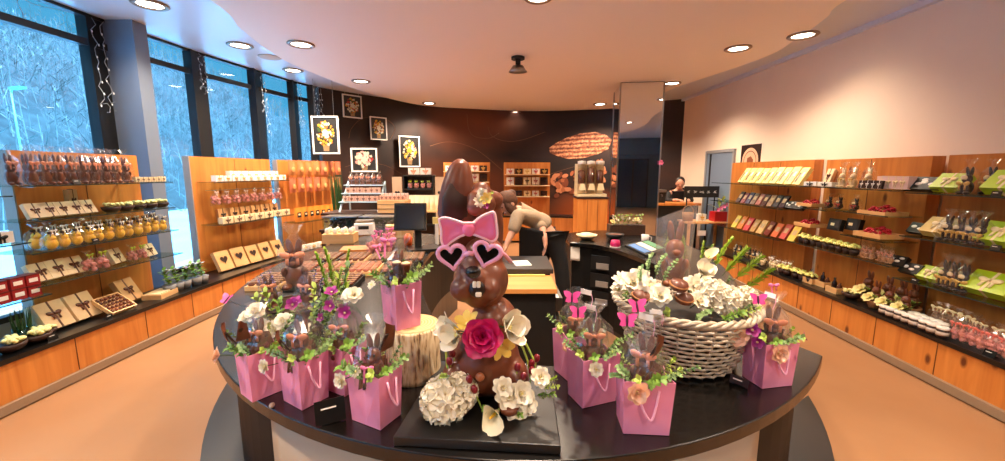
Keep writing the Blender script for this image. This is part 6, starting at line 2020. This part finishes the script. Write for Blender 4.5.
XA0, XA1, XB0, XB1 = -1.36, -0.29, 0.03, 1.1
ya = back_unit(XA0, XA1, 'birch shelf unit on the mural bench, behind the big bunny ears', (0.45, 0.78, 1.02))
yb = back_unit(XB0, XB1, 'birch shelf unit on the mural bench, above the bending person', (0.45, 0.7, 0.95))
for nm, x0, x1, y, zs in (('behind the bunny ears', XA0, XA1, ya, (0.45, 0.78, 1.02)), ('above the bending person', XB0, XB1, yb, (0.45, 0.7, 0.95))):
    for i, z in enumerate(zs):
        kd = [K_small, K_kraftb, K_whiteb][i]
        row(kd, 5, (x0 + 0.05, y - 0.09, 0.642 + z + 0.009), (x1 - 0.05, y - 0.09, 0.642 + z + 0.009), 0, '{o} small pack on the %s shelf of the unit %s' % (('low', 'middle', 'top')[i], nm), 'small packs on the unit ' + nm, (2.0, 1.2, 1.7) if i != 2 else (2.0, 1.2, 2.0), 0.0, 0.05, [{'carton': M_white, 'ribbon': M_red, 'bow': M_red}, {'carton': M_dchoc}, {'carton': M_cream}])
rk = thing('gift_rack', 'dark rack between two pale heart-cut side boards under the white flower picture', 'rack', (-1.72, 8.35, 0))
for z in (0.55, 0.95, 1.3, 1.58):
    MB().box((0, 0.02, z), (0.62, 0.3, 0.025)).build('shelf', M_blackmatt, rk)
MB().box((0, 0.165, 0.8), (0.62, 0.02, 1.58)).build('back', M_dchoc, rk)
for s in (-1, 1):
    MB().box((s * 0.3, 0, 0.79), (0.025, 0.3, 1.58)).build('upright', M_blackmatt, rk)
    sd = MB().box((s * 0.44, -0.1, 1.28), (0.2, 0.02, 0.55)).build('side_board', mat('pale board', (196, 172, 146), 0.6), rk)
    MB().prism([(x * 0.055, y * 0.055) for x, y in heart(24)], 0, 0.003, Matrix.Translation((s * 0.44, -0.111, 1.22)) @ Euler((PI / 2, 0, 0)).to_matrix().to_4x4()).build('heart_cut', M_blackmatt, sd)
    MB().box((s * 0.44, 0.0, 0.5), (0.2, 0.2, 1.0)).build('side_plinth', mat('pale board', (196, 172, 146), 0.6), rk)
row(K_whiteb, 2, (-1.95, 8.33, 1.594), (-1.45, 8.33, 1.594), 0, '{o} white box on top of the dark rack', 'white boxes on the dark rack', (2.6, 1.5, 2.2), 0, 0.1, {'ribbon': M_peachrib, 'bow': M_peachrib})
row(K_pouch, 4, (-1.98, 8.33, 1.314), (-1.46, 8.33, 1.314), 0, '{o} pale pouch on the upper shelf of the dark rack', 'pouches in the dark rack', 1.1, 0, 0.2)
lt = thing('low_table', 'pale low table of cream packets before the dark rack', 'table', (-1.45, 7.55, 0))
MB().box((0, 0, 0.93), (0.8, 0.36, 0.03)).build('table_top', M_woodx, lt)
for sx_ in (-1, 1):
    for sy_ in (-1, 1):
        MB().box((sx_ * 0.36, sy_ * 0.14, 0.457), (0.05, 0.05, 0.914)).build('leg', M_woodx, lt)
row(K_kraft, 8, (-1.83, 7.5, 0.946), (-1.07, 7.5, 0.946), 0, '{o} cream packet in the row before the dark rack', 'cream packets before the dark rack', (0.95, 1.2, 1.4), 0, 0.1, {'pouch': mat('cream paper', (232, 212, 178), 0.5), 'window': M_wchoc})

# dispenser stand
ws = thing('display_plinth', 'upright birch plinth under the sweet dispenser', 'plinth', (1.4, 6.4, 0))
MB().box((0, 0, 0.62), (0.46, 0.4, 1.24)).build('body', M_wood, ws)
MB().box((0, 0, 1.255), (0.48, 0.42, 0.03)).build('top', M_dchoc, ws)
for x in (-0.08, 0.08):
    MB().box((x, -0.201, 0.62), (0.005, 0.004, 1.2)).build('panel_joint', M_seam, ws)
ds = thing('sweet_dispenser', 'three-tube sweet dispenser with white caps on the birch plinth', 'dispenser', (1.4, 6.38, 1.271))
MB().box((0, 0.03, 0.02), (0.46, 0.28, 0.04)).build('base', M_cream, ds)
MB().box((0, 0.15, 0.26), (0.46, 0.02, 0.5)).build('back', M_cream, ds)
M_tubeg = film('dispenser glass', (245, 240, 235), 0.8, 0.05)
for i in (-1, 0, 1):
    tb_ = MB().lathe([(0.06, 0.04), (0.06, 0.5)], 16, c=(i * 0.145, 0.03, 0)).build('tube', M_tubeg, ds, True)
    MB().lathe([(0.0, 0.2), (0.055, 0.2), (0.055, 0.44 - 0.04 * abs(i)), (0.0, 0.46 - 0.04 * abs(i))], 14, c=(i * 0.145, 0.03, 0)).build('sweets', M_choc, tb_, True)
    MB().lathe([(0.066, 0.5), (0.066, 0.55), (0.0, 0.56)], 16, c=(i * 0.145, 0.03, 0)).build('cap', M_white, ds, True)
    MB().box((i * 0.145, -0.05, 0.15), (0.1, 0.08, 0.1), taper=0.6).build('spout', M_cream, ds)

# mirrored pillar
k = NT('mirror')
k.p.inputs['Base Color'].default_value = (0.75, 0.76, 0.78, 1)
k.p.inputs['Metallic'].default_value = 1.0
k.p.inputs['Roughness'].default_value = 0.02
M_mirror = k.m
PW, PD = 0.68, 0.8
plr = struct('pillar', MB().b2((0.01, 0.01, 0), (PW - 0.01, PD - 0.01, 3.098)), M_blackmatt)
plr.location = (1.93, 6.8, 0)
plr.rotation_euler = (0, 0, math.radians(-8))
for z0, z1 in ((0.02, 1.93), (1.935, 3.09)):
    MB().b2((0.012, 0, z0), (PW - 0.012, 0.01, z1)).build('mirror_panel', M_mirror, plr)
    MB().b2((0, 0.012, z0), (0.01, PD - 0.012, z1)).build('mirror_panel', M_mirror, plr)
for x, y in ((0, 0), (PW, 0), (0, PD)):
    MB().box((x, y, 1.545), (0.022, 0.022, 3.09)).build('corner_strip', M_steel, plr)
px1, py0 = 1.93 + PW * math.cos(math.radians(8)), 6.8 - PW * math.sin(math.radians(8))
K_orchid.spawn((px1 - 0.0, py0 - 0.03, 1.8), 0, 'small pink flower stuck to the corner of the mirrored pillar', None, 1.6, rot=(1.4, 0, 0), mats={'blossom': M_petpk})

# ------------------------------------------------------------------ things on the counter arm behind the basket
tp = thing('flower_trough', 'long wicker trough of white and yellow flowers before the mirrored pillar', 'planter', (1.5, 4.82, AT))
MB().box((0, 0, 0.06), (0.42, 0.16, 0.12)).build('trough', mat('dark rattan', (70, 44, 28)), tp)
for i in range(9):
    st_, fo_ = sprig_mesh(10, 0.14, 0.04, 0.025, 60 + i)
    x, y = -0.17 + 0.0425 * i, random.uniform(-0.04, 0.04)
    fo_.build('foliage', M_leaf, tp, loc=(x, y, 0.09))
    for s in range(2):
        b_ = blossom([(7, 0.034, 0.028, 0.3, 0.3, 0.2), (5, 0.022, 0.02, 0.9, 0.2, 0.1)], 70 + i).build('blossom', M_petw if (i + s) % 3 else M_pety, tp, True, loc=(x + random.uniform(-0.03, 0.03), y - 0.05 + 0.06 * s, 0.15 + random.uniform(0, 0.07)))
        b_.rotation_euler = (0.7, 0, i)
fr = thing('flyer_rack', 'slanted black rack of blue and green flyers on the counter arm behind the basket', 'flyer rack', (1.36, 3.72, AT), 0.75)
MB().box((0, 0, 0.04), (0.42, 0.22, 0.02), rx=0.3).build('rack', M_blackmatt, fr)
for i, cc in enumerate([(70, 130, 200), (236, 230, 214), (90, 160, 110)]):
    MB().box((-0.13 + 0.13 * i, 0, 0.054), (0.11, 0.17, 0.004), rx=0.3).build('flyer', mat('flyer %d' % i, cc, 0.4), fr)
M_mug = mat('white glazed', (236, 232, 226), 0.2)
mg = thing('mug', 'white mug on the counter arm behind the flyer rack', 'mug', (1.5, 4.15, AT))
MB().lathe([(0.0, 0.003), (0.035, 0.0), (0.04, 0.1), (0.036, 0.1), (0.032, 0.01), (0.0, 0.01)], 18).build('cup', M_mug, mg, True)
MB().tube([(0.039, 0, 0.08), (0.065, 0, 0.075), (0.066, 0, 0.04), (0.038, 0, 0.025)], 0.006, 6).build('handle', M_mug, mg, True)
pc = thing('candle_cup', 'small magenta cup at the inner edge of the counter arm', 'candle', (1.14, 3.98, AT))
MB().lathe([(0.0, 0), (0.045, 0), (0.05, 0.03), (0.042, 0.07), (0.0, 0.07)], 18).build('cup', M_petm, pc, True)
MB().lathe([(0.0, 0), (0.05, 0.0), (0.056, 0.008), (0.0, 0.008)], 18).build('saucer', M_white, pc, True)
dsn = thing('cream_dish', 'cream dish heaped with sweets at the end of the counter arm', 'dish', (0.95, 4.45, AT))
MB().lathe([(0.05, 0), (0.1, 0.03), (0.12, 0.055), (0.11, 0.055), (0.0, 0.02)], 20).build('dish', M_cream, dsn, True)
MB().ell((0, 0, 0.045), (0.09, 0.09, 0.035)).build('sweets', mat('pale sweets', (230, 214, 170), 0.5, var=0.3, scale=50), dsn, True)
cl = MB().grid(lambda u, v: (0.73 + 0.1 * u, 4.23 - 0.012 * max(0, v - 0.35) * 3, T_TOP + 0.005 - (0 if v < 0.35 else (v - 0.35) * 0.3) + 0.004 * math.sin(6 * u)), 6, 10).build('cloth', M_white, None, True)
s_ = cl.modifiers.new('thickness', 'SOLIDIFY')
s_.thickness = 0.003
tag(cl, 'white cloth hanging over the end of the black counter arm', 'cloth')
db = thing('black_dish', 'dark round dish on the counter arm beside the cream dish', 'dish', (1.25, 4.4, AT))
MB().lathe([(0.05, 0), (0.09, 0.04), (0.1, 0.07), (0.09, 0.07), (0.0, 0.02)], 18).build('dish', M_blackmatt, db, True)
MB().ell((0, 0, 0.055), (0.08, 0.08, 0.02)).build('sweets', M_choc, db, True)
for i in range(7):
    p = V((1.55 + 0.05 * math.sin(i * 2), 3.0 + 0.12 * i, AT))
    K_fern.spawn(p, i, 'tall green frond on the counter arm behind the wrapped bunny, %s of them' % ORD[i], 'fronds on the counter arm', 1.0)

# ------------------------------------------------------------------ rear service corner by the plain wall
rc = thing('service_counter', 'wood-edged black service counter by the mirrored pillar', 'counter', (3.24, 7.6, 0))
MB().box((0, 0, 0.52), (0.78, 0.4, 1.04)).build('body', M_blackmatt, rc)
MB().box((0, -0.01, 1.06), (0.84, 0.46, 0.04)).build('top', M_panel, rc)
cm = thing('coffee_machine', 'small black and steel coffee machine on the service counter', 'coffee machine', (2.98, 7.62, 1.081))
MB().box((0, 0, 0.1), (0.16, 0.2, 0.2)).build('housing', M_blackmatt, cm, bevel=0.008)
MB().box((0, -0.02, 0.22), (0.17, 0.22, 0.05)).build('hood', M_steel, cm, bevel=0.008)
MB().tube([(0, -0.1, 0.15), (0, -0.14, 0.15), (0, -0.14, 0.12)], 0.012, 8).build('spout', M_steel, cm)
mbd = thing('menu_board', 'long black board with white chalk marks over the service counter', 'menu board', (3.57, 7.2, 1.2))
MB().box((0, 0, 0.1), (0.62, 0.02, 0.2)).build('board', M_blackmatt, mbd)
for i in range(5):
    MB().tube([(-0.24 + 0.12 * i + 0.04 * math.sin(3 * j + i), -0.0115, 0.1 + 0.02 * math.cos(5 * j + i)) for j in range(6)], 0.004, 4).build('chalk_mark', M_white, mbd)
for s in (-1, 1):
    MB().box((s * 0.25, 0.016, -0.19), (0.02, 0.012, 0.5)).build('leg', M_blackmatt, mbd)
tbl = thing('side_table', 'pale side table with basket and red flower box under the menu board', 'table', (3.54, 7.02, 0))
MB().box((0, 0, 0.785), (0.72, 0.42, 0.03)).build('table_top', M_woodx, tbl)
for sx_ in (-1, 1):
    for sy_ in (-1, 1):
        MB().box((sx_ * 0.32, sy_ * 0.17, 0.385), (0.04, 0.04, 0.77)).build('leg', M_woodx, tbl)
wbk = thing('wicker_basket', 'small brown wicker basket with handle on the pale side table', 'basket', (3.25, 6.98, 0.801))
MB().lathe([(0.0, 0), (0.085, 0), (0.1, 0.15), (0.09, 0.15), (0.075, 0.01), (0.0, 0.01)], 18).build('wicker_weave', mat('brown wicker', (150, 112, 76), 0.7, var=0.4, scale=40, bump=0.6), wbk, True)
MB().tube([(0.095 * math.cos(PI * i / 10), 0, 0.15 + 0.12 * math.sin(PI * i / 10)) for i in range(11)], 0.008, 6).build('handle', MATS['brown wicker'], wbk, True)
rb_ = thing('flower_box', 'bright red box planted with a spiky orchid, beside the far end of the bars', 'planter', (3.78, 6.97, 0.801))
MB().box((0, 0, 0.085), (0.22, 0.2, 0.17)).build('box', M_red, rb_)
st_, fo_ = sprig_mesh(18, 0.3, 0.16, 0.03, 81)
fo_.build('foliage', M_leafl, rb_, True, loc=(0, 0, 0.1))
st_.build('stem', M_leafd, rb_, loc=(0, 0, 0.1))
for i in range(4):
    b_ = blossom([(5, 0.04, 0.032, 0.3, 0.3, 0.2)], 90 + i).build('blossom', M_petpk, rb_, True, loc=(-0.06 + 0.05 * i, -0.08, 0.2 + 0.03 * i))
    b_.rotation_euler = (1.2, 0, 0)
K_whiteb.spawn((3.47, 6.95, 0.801), 0, 'white box between basket and red flower box on the side table', None, (1.6, 1.5, 2.0))
o = MB().box((3.405, 6.76, 0.62), (0.14, 0.004, 0.09)).build('price_sign', M_white)
o.parent = tbl
o.location = (-3.54, -7.02, 0)
o.name = 'price_plate'
# door and poster on the plain wall
d = thing('door_1', '', 'door', (3.919, 7.3, 0))
for kk in ('label', 'category'):
    del d[kk]
d['kind'] = 'structure'
MB().box((-0.012, 0, 1.0), (0.022, 0.86, 2.0)).build('door_leaf', mat('blue grey door', (120, 138, 160), 0.4), d)
fm = MB().box((-0.02, -0.45, 1.02), (0.04, 0.05, 2.04)).box((-0.02, 0.45, 1.02), (0.04, 0.05, 2.04)).box((-0.02, 0, 2.02), (0.04, 0.85, 0.05))
fm.build('door_frame', mat('grey door frame', (150, 150, 152), 0.5), d)
MB().box((-0.026, 0.3, 1.0), (0.006, 0.05, 1.96)).build('door_slit', M_blackmatt, d)
MB().tube([(-0.03, 0.2, 1.05), (-0.06, 0.2, 1.05), (-0.06, 0.08, 1.05)], 0.01, 6).build('door_handle', M_steel, d)
po = thing('poster', 'dark brown poster with a round cream emblem on the plain wall', 'poster', (3.915, 6.42, 1.72), -PI / 2)
MB().box((0, 0, 0), (0.5, 0.008, 0.72)).build('sheet', mat('poster brown', (42, 22, 16), 0.5), po)
MB().lathe([(0.0, 0.0), (0.21, 0.0)], 32, Matrix.Translation((0, -0.0052, 0.1)) @ Euler((PI / 2, 0, 0)).to_matrix().to_4x4(), caps=False).build('emblem', mat('emblem cream', (232, 190, 156), 0.5), po)
MB().lathe([(0.15, 0.0), (0.165, 0.0)], 32, Matrix.Translation((0, -0.0062, 0.1)) @ Euler((PI / 2, 0, 0)).to_matrix().to_4x4(), caps=False).build('emblem_ring', mat('emblem brown', (140, 84, 60), 0.5), po)
MB().add([(-0.08, -0.0066, 0.02), (0.07, -0.0066, 0.03), (0.09, -0.0066, 0.12), (0.02, -0.0066, 0.18), (-0.07, -0.0066, 0.15)], [(0, 1, 2, 3, 4)]).build('emblem_motif', MATS['emblem brown'], po)

# entrance behind the photographer, seen in the mirrored pillar
d = thing('door_2', '', 'door', (2.6, -5.995, 0))
for kk in ('label', 'category'):
    del d[kk]
d['kind'] = 'structure'
MB().box((0, 0.012, 1.1), (1.3, 0.02, 2.2)).build('door_leaf', mat('dark blue door glass', (46, 66, 84), 0.15), d)
for x in (-0.65, 0, 0.65):
    MB().box((x, 0.03, 1.1), (0.06, 0.04, 2.2)).build('door_frame', M_frame, d)
MB().box((0, 0.03, 2.23), (1.36, 0.04, 0.06)).build('door_frame', M_frame, d)
# ------------------------------------------------------------------ people
M_skin = mat('skin', (206, 150, 122), 0.55)
M_hair = mat('brown hair', (84, 50, 30), 0.75, var=0.3, scale=60)


def skin_obj(name, J, E, root, m, parent, sub=2):
    """J {joint: (position, radius)}, E joint pairs: one continuous tapering surface"""
    names = list(J)
    me = bpy.data.meshes.new(name)
    me.from_pydata([tuple(J[n][0]) for n in names], [(names.index(a), names.index(b)) for a, b in E], [])
    o = bpy.data.objects.new(name, me)
    COL.objects.link(o)
    o.parent = parent
    md = o.modifiers.new('skin', 'SKIN')
    md.use_smooth_shade = True
    md.branch_smoothing = 0.4
    sv = me.skin_vertices[0].data
    for i, n in enumerate(names):
        rr = J[n][1]
        sv[i].radius = rr if isinstance(rr, tuple) else (rr, rr)
        sv[i].use_root = (n == root)
    s = o.modifiers.new('subdivision', 'SUBSURF')
    s.levels = s.render_levels = sub
    me.materials.append(m)
    return o


def hand(J, E, key, wrist, d, side, palm_n):
    """palm, four fingers and a thumb continuing from a wrist joint along d"""
    d = V(d).normalized()
    side = V(side).normalized()
    pn = V(palm_n).normalized()
    w = V(J[wrist][0])
    J[key + 'palm'] = (w + d * 0.07, 0.026)
    E.append((wrist, key + 'palm'))
    for i, (off, L) in enumerate(((-0.03, 0.068), (-0.01, 0.078), (0.01, 0.074), (0.03, 0.058))):
        b = w + d * 0.085 + side * off
        m_ = b + d * L * 0.55 + pn * 0.012
        t_ = b + d * L + pn * 0.03
        for n_, p_, r_ in (('a', b, 0.0105), ('b', m_, 0.0095), ('c', t_, 0.0075)):
            J[key + n_ + str(i)] = (p_, r_)
        E += [(key + 'palm', key + 'a' + str(i)), (key + 'a' + str(i), key + 'b' + str(i)), (key + 'b' + str(i), key + 'c' + str(i))]
    b = w + d * 0.035 - side * 0.035
    J[key + 'ta'], J[key + 'tb'] = (b, 0.011), (b + d * 0.05 - side * 0.02 + pn * 0.012, 0.009)
    E += [(key + 'palm', key + 'ta'), (key + 'ta', key + 'tb')]


def face(parent, c, fwd, up, s=1.0):
    """eyes, nose, mouth and ears on a head centred at c"""
    f, u = V(fwd).normalized(), V(up).normalized()
    sd = f.cross(u).normalized()
    R = Matrix((sd, f, u)).transposed().to_4x4()
    Q = Matrix.Translation(c) @ R @ Matrix.Scale(s, 4)
    h = MB()
    h.ell((0, 0, 0.02), (0.076, 0.095, 0.1), M=Q, nu=18, nv=12).ell((0, 0.035, -0.06), (0.052, 0.055, 0.055), M=Q)
    h.ell((0, 0.1, -0.01), (0.013, 0.018, 0.024), M=Q)
    for x in (-1, 1):
        h.ell((x * 0.078, -0.005, 0.0), (0.01, 0.02, 0.03), M=Q)
    o = surf_obj(h, 'head', M_skin, parent, 0.006, 4)
    for x in (-1, 1):
        MB().ell((x * 0.032, 0.085, 0.02), (0.011, 0.008, 0.007), M=Q, nu=8, nv=6).build('eye', M_blackmatt, parent, True)
    MB().ell((0, 0.088, -0.055), (0.022, 0.008, 0.006), M=Q, nu=8, nv=6).build('mouth', mat('lips', (170, 90, 84), 0.5), parent, True)
    return Q


def P1(px, py, dy=0.0):
    return atY(px, py, 3.98 + dy)


pe = thing('person', 'person in a pale jumper and black trousers bending over the cash desk', 'person', (0, 0, 0))
hip = P1(549, 233, 0.08)
J = {'pelvis': (hip, 0.12), 'waist': (P1(539, 222, 0.05), 0.105), 'chest': (P1(528, 215, 0.0), (0.1, 0.09)), 'collar': (P1(519, 212, -0.02), 0.065), 'neck': (P1(514, 208, -0.04), 0.05), 'skull': (P1(510, 205, -0.06), 0.06)}
E = [('pelvis', 'waist'), ('waist', 'chest'), ('chest', 'collar'), ('collar', 'neck'), ('neck', 'skull')]
# arms
J.update({'sl': (P1(518, 214, -0.16), 0.055), 'el': (P1(514, 229, -0.2), 0.042), 'wl': (P1(507, 243, -0.26), 0.028),
          'sr': (P1(527, 212, 0.15), 0.055), 'er': (P1(542, 227, -0.05), 0.042), 'wr': (P1(545, 239, -0.16), 0.028)})
E += [('collar', 'sl'), ('sl', 'el'), ('el', 'wl'), ('collar', 'sr'), ('sr', 'er'), ('er', 'wr')]
fl_ = lambda x, y, z: V((x, y, z))
J.update({'hr': (hip + V((0.03, -0.09, -0.06)), 0.1), 'kr': (P1(560, 258, -0.02), 0.068), 'ar': (V((0.66, 3.9, 0.1)), 0.045), 'fr': (V((0.56, 3.8, 0.035)), 0.035),
          'hl': (hip + V((-0.02, 0.09, -0.06)), 0.1), 'kl': (V((0.33, 4.0, 0.55)), 0.068), 'al': (V((0.42, 4.12, 0.1)), 0.045), 'fl': (V((0.3, 4.08, 0.035)), 0.035)})
E += [('pelvis', 'hr'), ('hr', 'kr'), ('kr', 'ar'), ('ar', 'fr'), ('pelvis', 'hl'), ('hl', 'kl'), ('kl', 'al'), ('al', 'fl')]
cloth = {k_: J[k_] for k_ in J}
Es = list(E)
hand(J, E, 'hl_', 'wl', (-0.3, -0.3, -1), (0, 1, 0), (-1, 0, 0))
hand(J, E, 'hr_', 'wr', (0.05, -0.1, -1), (0, 1, 0), (-1, 0, 0))
skin_obj('body', J, E, 'pelvis', M_skin, pe)
grow = lambda v, g: tuple(x + g for x in v) if isinstance(v, tuple) else v + g
JS = {k_: (cloth[k_][0], grow(cloth[k_][1], 0.022)) for k_ in ('waist', 'chest', 'collar', 'sl', 'el', 'sr', 'er')}
JS['hem'] = (P1(546, 230, 0.07), 0.142)
JS['cl'] = (V(J['el'][0]).lerp(V(J['wl'][0]), 0.3), 0.05)
JS['cr'] = (V(J['er'][0]).lerp(V(J['wr'][0]), 0.2), 0.05)
skin_obj('jumper', JS, [('hem', 'waist'), ('waist', 'chest'), ('chest', 'collar'), ('collar', 'sl'), ('sl', 'el'), ('el', 'cl'), ('collar', 'sr'), ('sr', 'er'), ('er', 'cr')], 'chest', mat('pale knit', (164, 142, 116), 0.85, var=0.08, scale=60, bump=0.2), pe)
JT = {k_: (cloth[k_][0], grow(cloth[k_][1], 0.016)) for k_ in ('pelvis', 'hr', 'kr', 'ar', 'hl', 'kl', 'al')}
skin_obj('trousers', JT, [('pelvis', 'hr'), ('hr', 'kr'), ('kr', 'ar'), ('pelvis', 'hl'), ('hl', 'kl'), ('kl', 'al')], 'pelvis', mat('black cotton', (16, 16, 18), 0.8), pe)
ap_ = MB().grid(lambda u, v: tuple(P1(519 + 24 * u + 4 * v * u, 226 + 5 * u + 30 * v, -0.06 + 0.02 * math.sin(6 * u) - 0.1 * (1 - v))), 10, 10).build('apron', MATS['black cotton'], pe, True)
ap_.modifiers.new('thickness', 'SOLIDIFY').thickness = 0.008
for k_, kf in (('ar', 'fr'), ('al', 'fl')):
    a, b = V(J[k_][0]), V(J[kf][0])
    q = a.lerp(b, 0.55)
    MB().ell((q.x, q.y, 0.05), (0.13, 0.055, 0.05), rot=(0, 0, math.atan2(b.y - a.y, b.x - a.x))).build('shoe', M_blackmatt, pe, True)
hc = P1(508, 204, -0.1)
Q = face(pe, hc, (-0.75, -0.45, -0.6), (-0.6, -0.25, 0.7))
hm = MB().ell((0, -0.02, 0.035), (0.09, 0.1, 0.105), M=Q, nu=18, nv=12).ell((0, -0.1, 0.06), (0.045, 0.045, 0.045), M=Q).ell((0.06, 0.03, -0.04), (0.03, 0.05, 0.09), M=Q).ell((-0.06, 0.03, -0.04), (0.03, 0.05, 0.09), M=Q)
surf_obj(hm, 'hair', M_hair, pe, 0.008, 4)
# the second person, at the service counter
def P2(px, py, dy=0.0):
    return atY(px, py, 8.05 + dy)


pe = thing('person', 'dark-haired person in black standing behind the service counter, looking down', 'person', (0, 0, 0))
x2 = P2(678, 190).x
J = {'pelvis': (V((x2, 8.12, 0.88)), (0.15, 0.11)), 'waist': (V((x2, 8.1, 1.03)), (0.13, 0.1)), 'chest': (V((x2, 8.05, 1.17)), (0.15, 0.11)), 'collar': (V((x2 - 0.01, 8.02, 1.27)), 0.075), 'neck': (V((x2 - 0.01, 7.99, 1.33)), 0.05), 'skull': (V((x2 - 0.01, 7.97, 1.4)), 0.06),
     'sl': (V((x2 - 0.17, 8.03, 1.24)), 0.055), 'el': (V((x2 - 0.24, 7.93, 1.08)), 0.042), 'wl': (V((x2 - 0.14, 7.74, 1.12)), 0.028),
     'sr': (V((x2 + 0.17, 8.03, 1.24)), 0.055), 'er': (V((x2 + 0.23, 7.93, 1.08)), 0.042), 'wr': (V((x2 + 0.05, 7.74, 1.12)), 0.028),
     'hl': (V((x2 - 0.09, 8.12, 0.82)), 0.09), 'kl': (V((x2 - 0.1, 8.1, 0.47)), 0.062), 'al': (V((x2 - 0.1, 8.13, 0.09)), 0.042), 'fl': (V((x2 - 0.11, 8.01, 0.035)), 0.034),
     'hr': (V((x2 + 0.09, 8.12, 0.82)), 0.09), 'kr': (V((x2 + 0.1, 8.1, 0.47)), 0.062), 'ar': (V((x2 + 0.1, 8.13, 0.09)), 0.042), 'fr': (V((x2 + 0.11, 8.01, 0.035)), 0.034)}
E = [('pelvis', 'waist'), ('waist', 'chest'), ('chest', 'collar'), ('collar', 'neck'), ('neck', 'skull'), ('collar', 'sl'), ('sl', 'el'), ('el', 'wl'), ('collar', 'sr'), ('sr', 'er'), ('er', 'wr'),
     ('pelvis', 'hl'), ('hl', 'kl'), ('kl', 'al'), ('al', 'fl'), ('pelvis', 'hr'), ('hr', 'kr'), ('kr', 'ar'), ('ar', 'fr')]
cloth = dict(J)
hand(J, E, 'hl_', 'wl', (0.3, -1, 0), (1, 0, 0), (0, 0, -1))
hand(J, E, 'hr_', 'wr', (-0.3, -1, 0), (-1, 0, 0), (0, 0, -1))
skin_obj('body', J, E, 'pelvis', M_skin, pe)
JS = {k_: (cloth[k_][0], grow(cloth[k_][1], 0.018)) for k_ in ('waist', 'chest', 'collar', 'sl', 'el', 'sr', 'er')}
JS['hem'] = (V((x2, 8.11, 0.93)), (0.17, 0.13))
JS['cl'] = (V(J['el'][0]).lerp(V(J['wl'][0]), 0.7), 0.045)
JS['cr'] = (V(J['er'][0]).lerp(V(J['wr'][0]), 0.7), 0.045)
skin_obj('shirt', JS, [('hem', 'waist'), ('waist', 'chest'), ('chest', 'collar'), ('collar', 'sl'), ('sl', 'el'), ('el', 'cl'), ('collar', 'sr'), ('sr', 'er'), ('er', 'cr')], 'chest', mat('black shirt', (24, 22, 24), 0.8), pe)
JT = {k_: (cloth[k_][0], grow(cloth[k_][1], 0.014)) for k_ in ('pelvis', 'hr', 'kr', 'ar', 'hl', 'kl', 'al')}
skin_obj('trousers', JT, [('pelvis', 'hr'), ('hr', 'kr'), ('kr', 'ar'), ('pelvis', 'hl'), ('hl', 'kl'), ('kl', 'al')], 'pelvis', MATS['black cotton'], pe)
for k_ in ('fl', 'fr'):
    b = V(J[k_][0])
    MB().ell((b.x, b.y + 0.04, 0.045), (0.05, 0.12, 0.045)).build('shoe', M_blackmatt, pe, True)
Q = face(pe, V((x2 - 0.01, 7.95, 1.42)), (-0.35, -0.85, -0.35), (-0.1, -0.3, 0.95), 0.98)
hm = MB().ell((0, -0.03, 0.045), (0.088, 0.095, 0.095), M=Q, nu=18, nv=12).ell((0, -0.1, 0.05), (0.05, 0.045, 0.05), M=Q)
surf_obj(hm, 'hair', mat('dark hair', (40, 28, 24), 0.5), pe, 0.008, 4)
# ------------------------------------------------------------------ view
SC.view_settings.view_transform = 'Standard'
SC.view_settings.look = 'None'
SC.view_settings.exposure = 0.24
SC.view_settings.gamma = 1.0
SC.view_settings.use_curve_mapping = False
SC.cycles.max_bounces = 8
SC.cycles.transparent_max_bounces = 24
SC.cycles.caustics_reflective = False
SC.cycles.caustics_refractive = False
SC.cycles.sample_clamp_indirect = 6.0
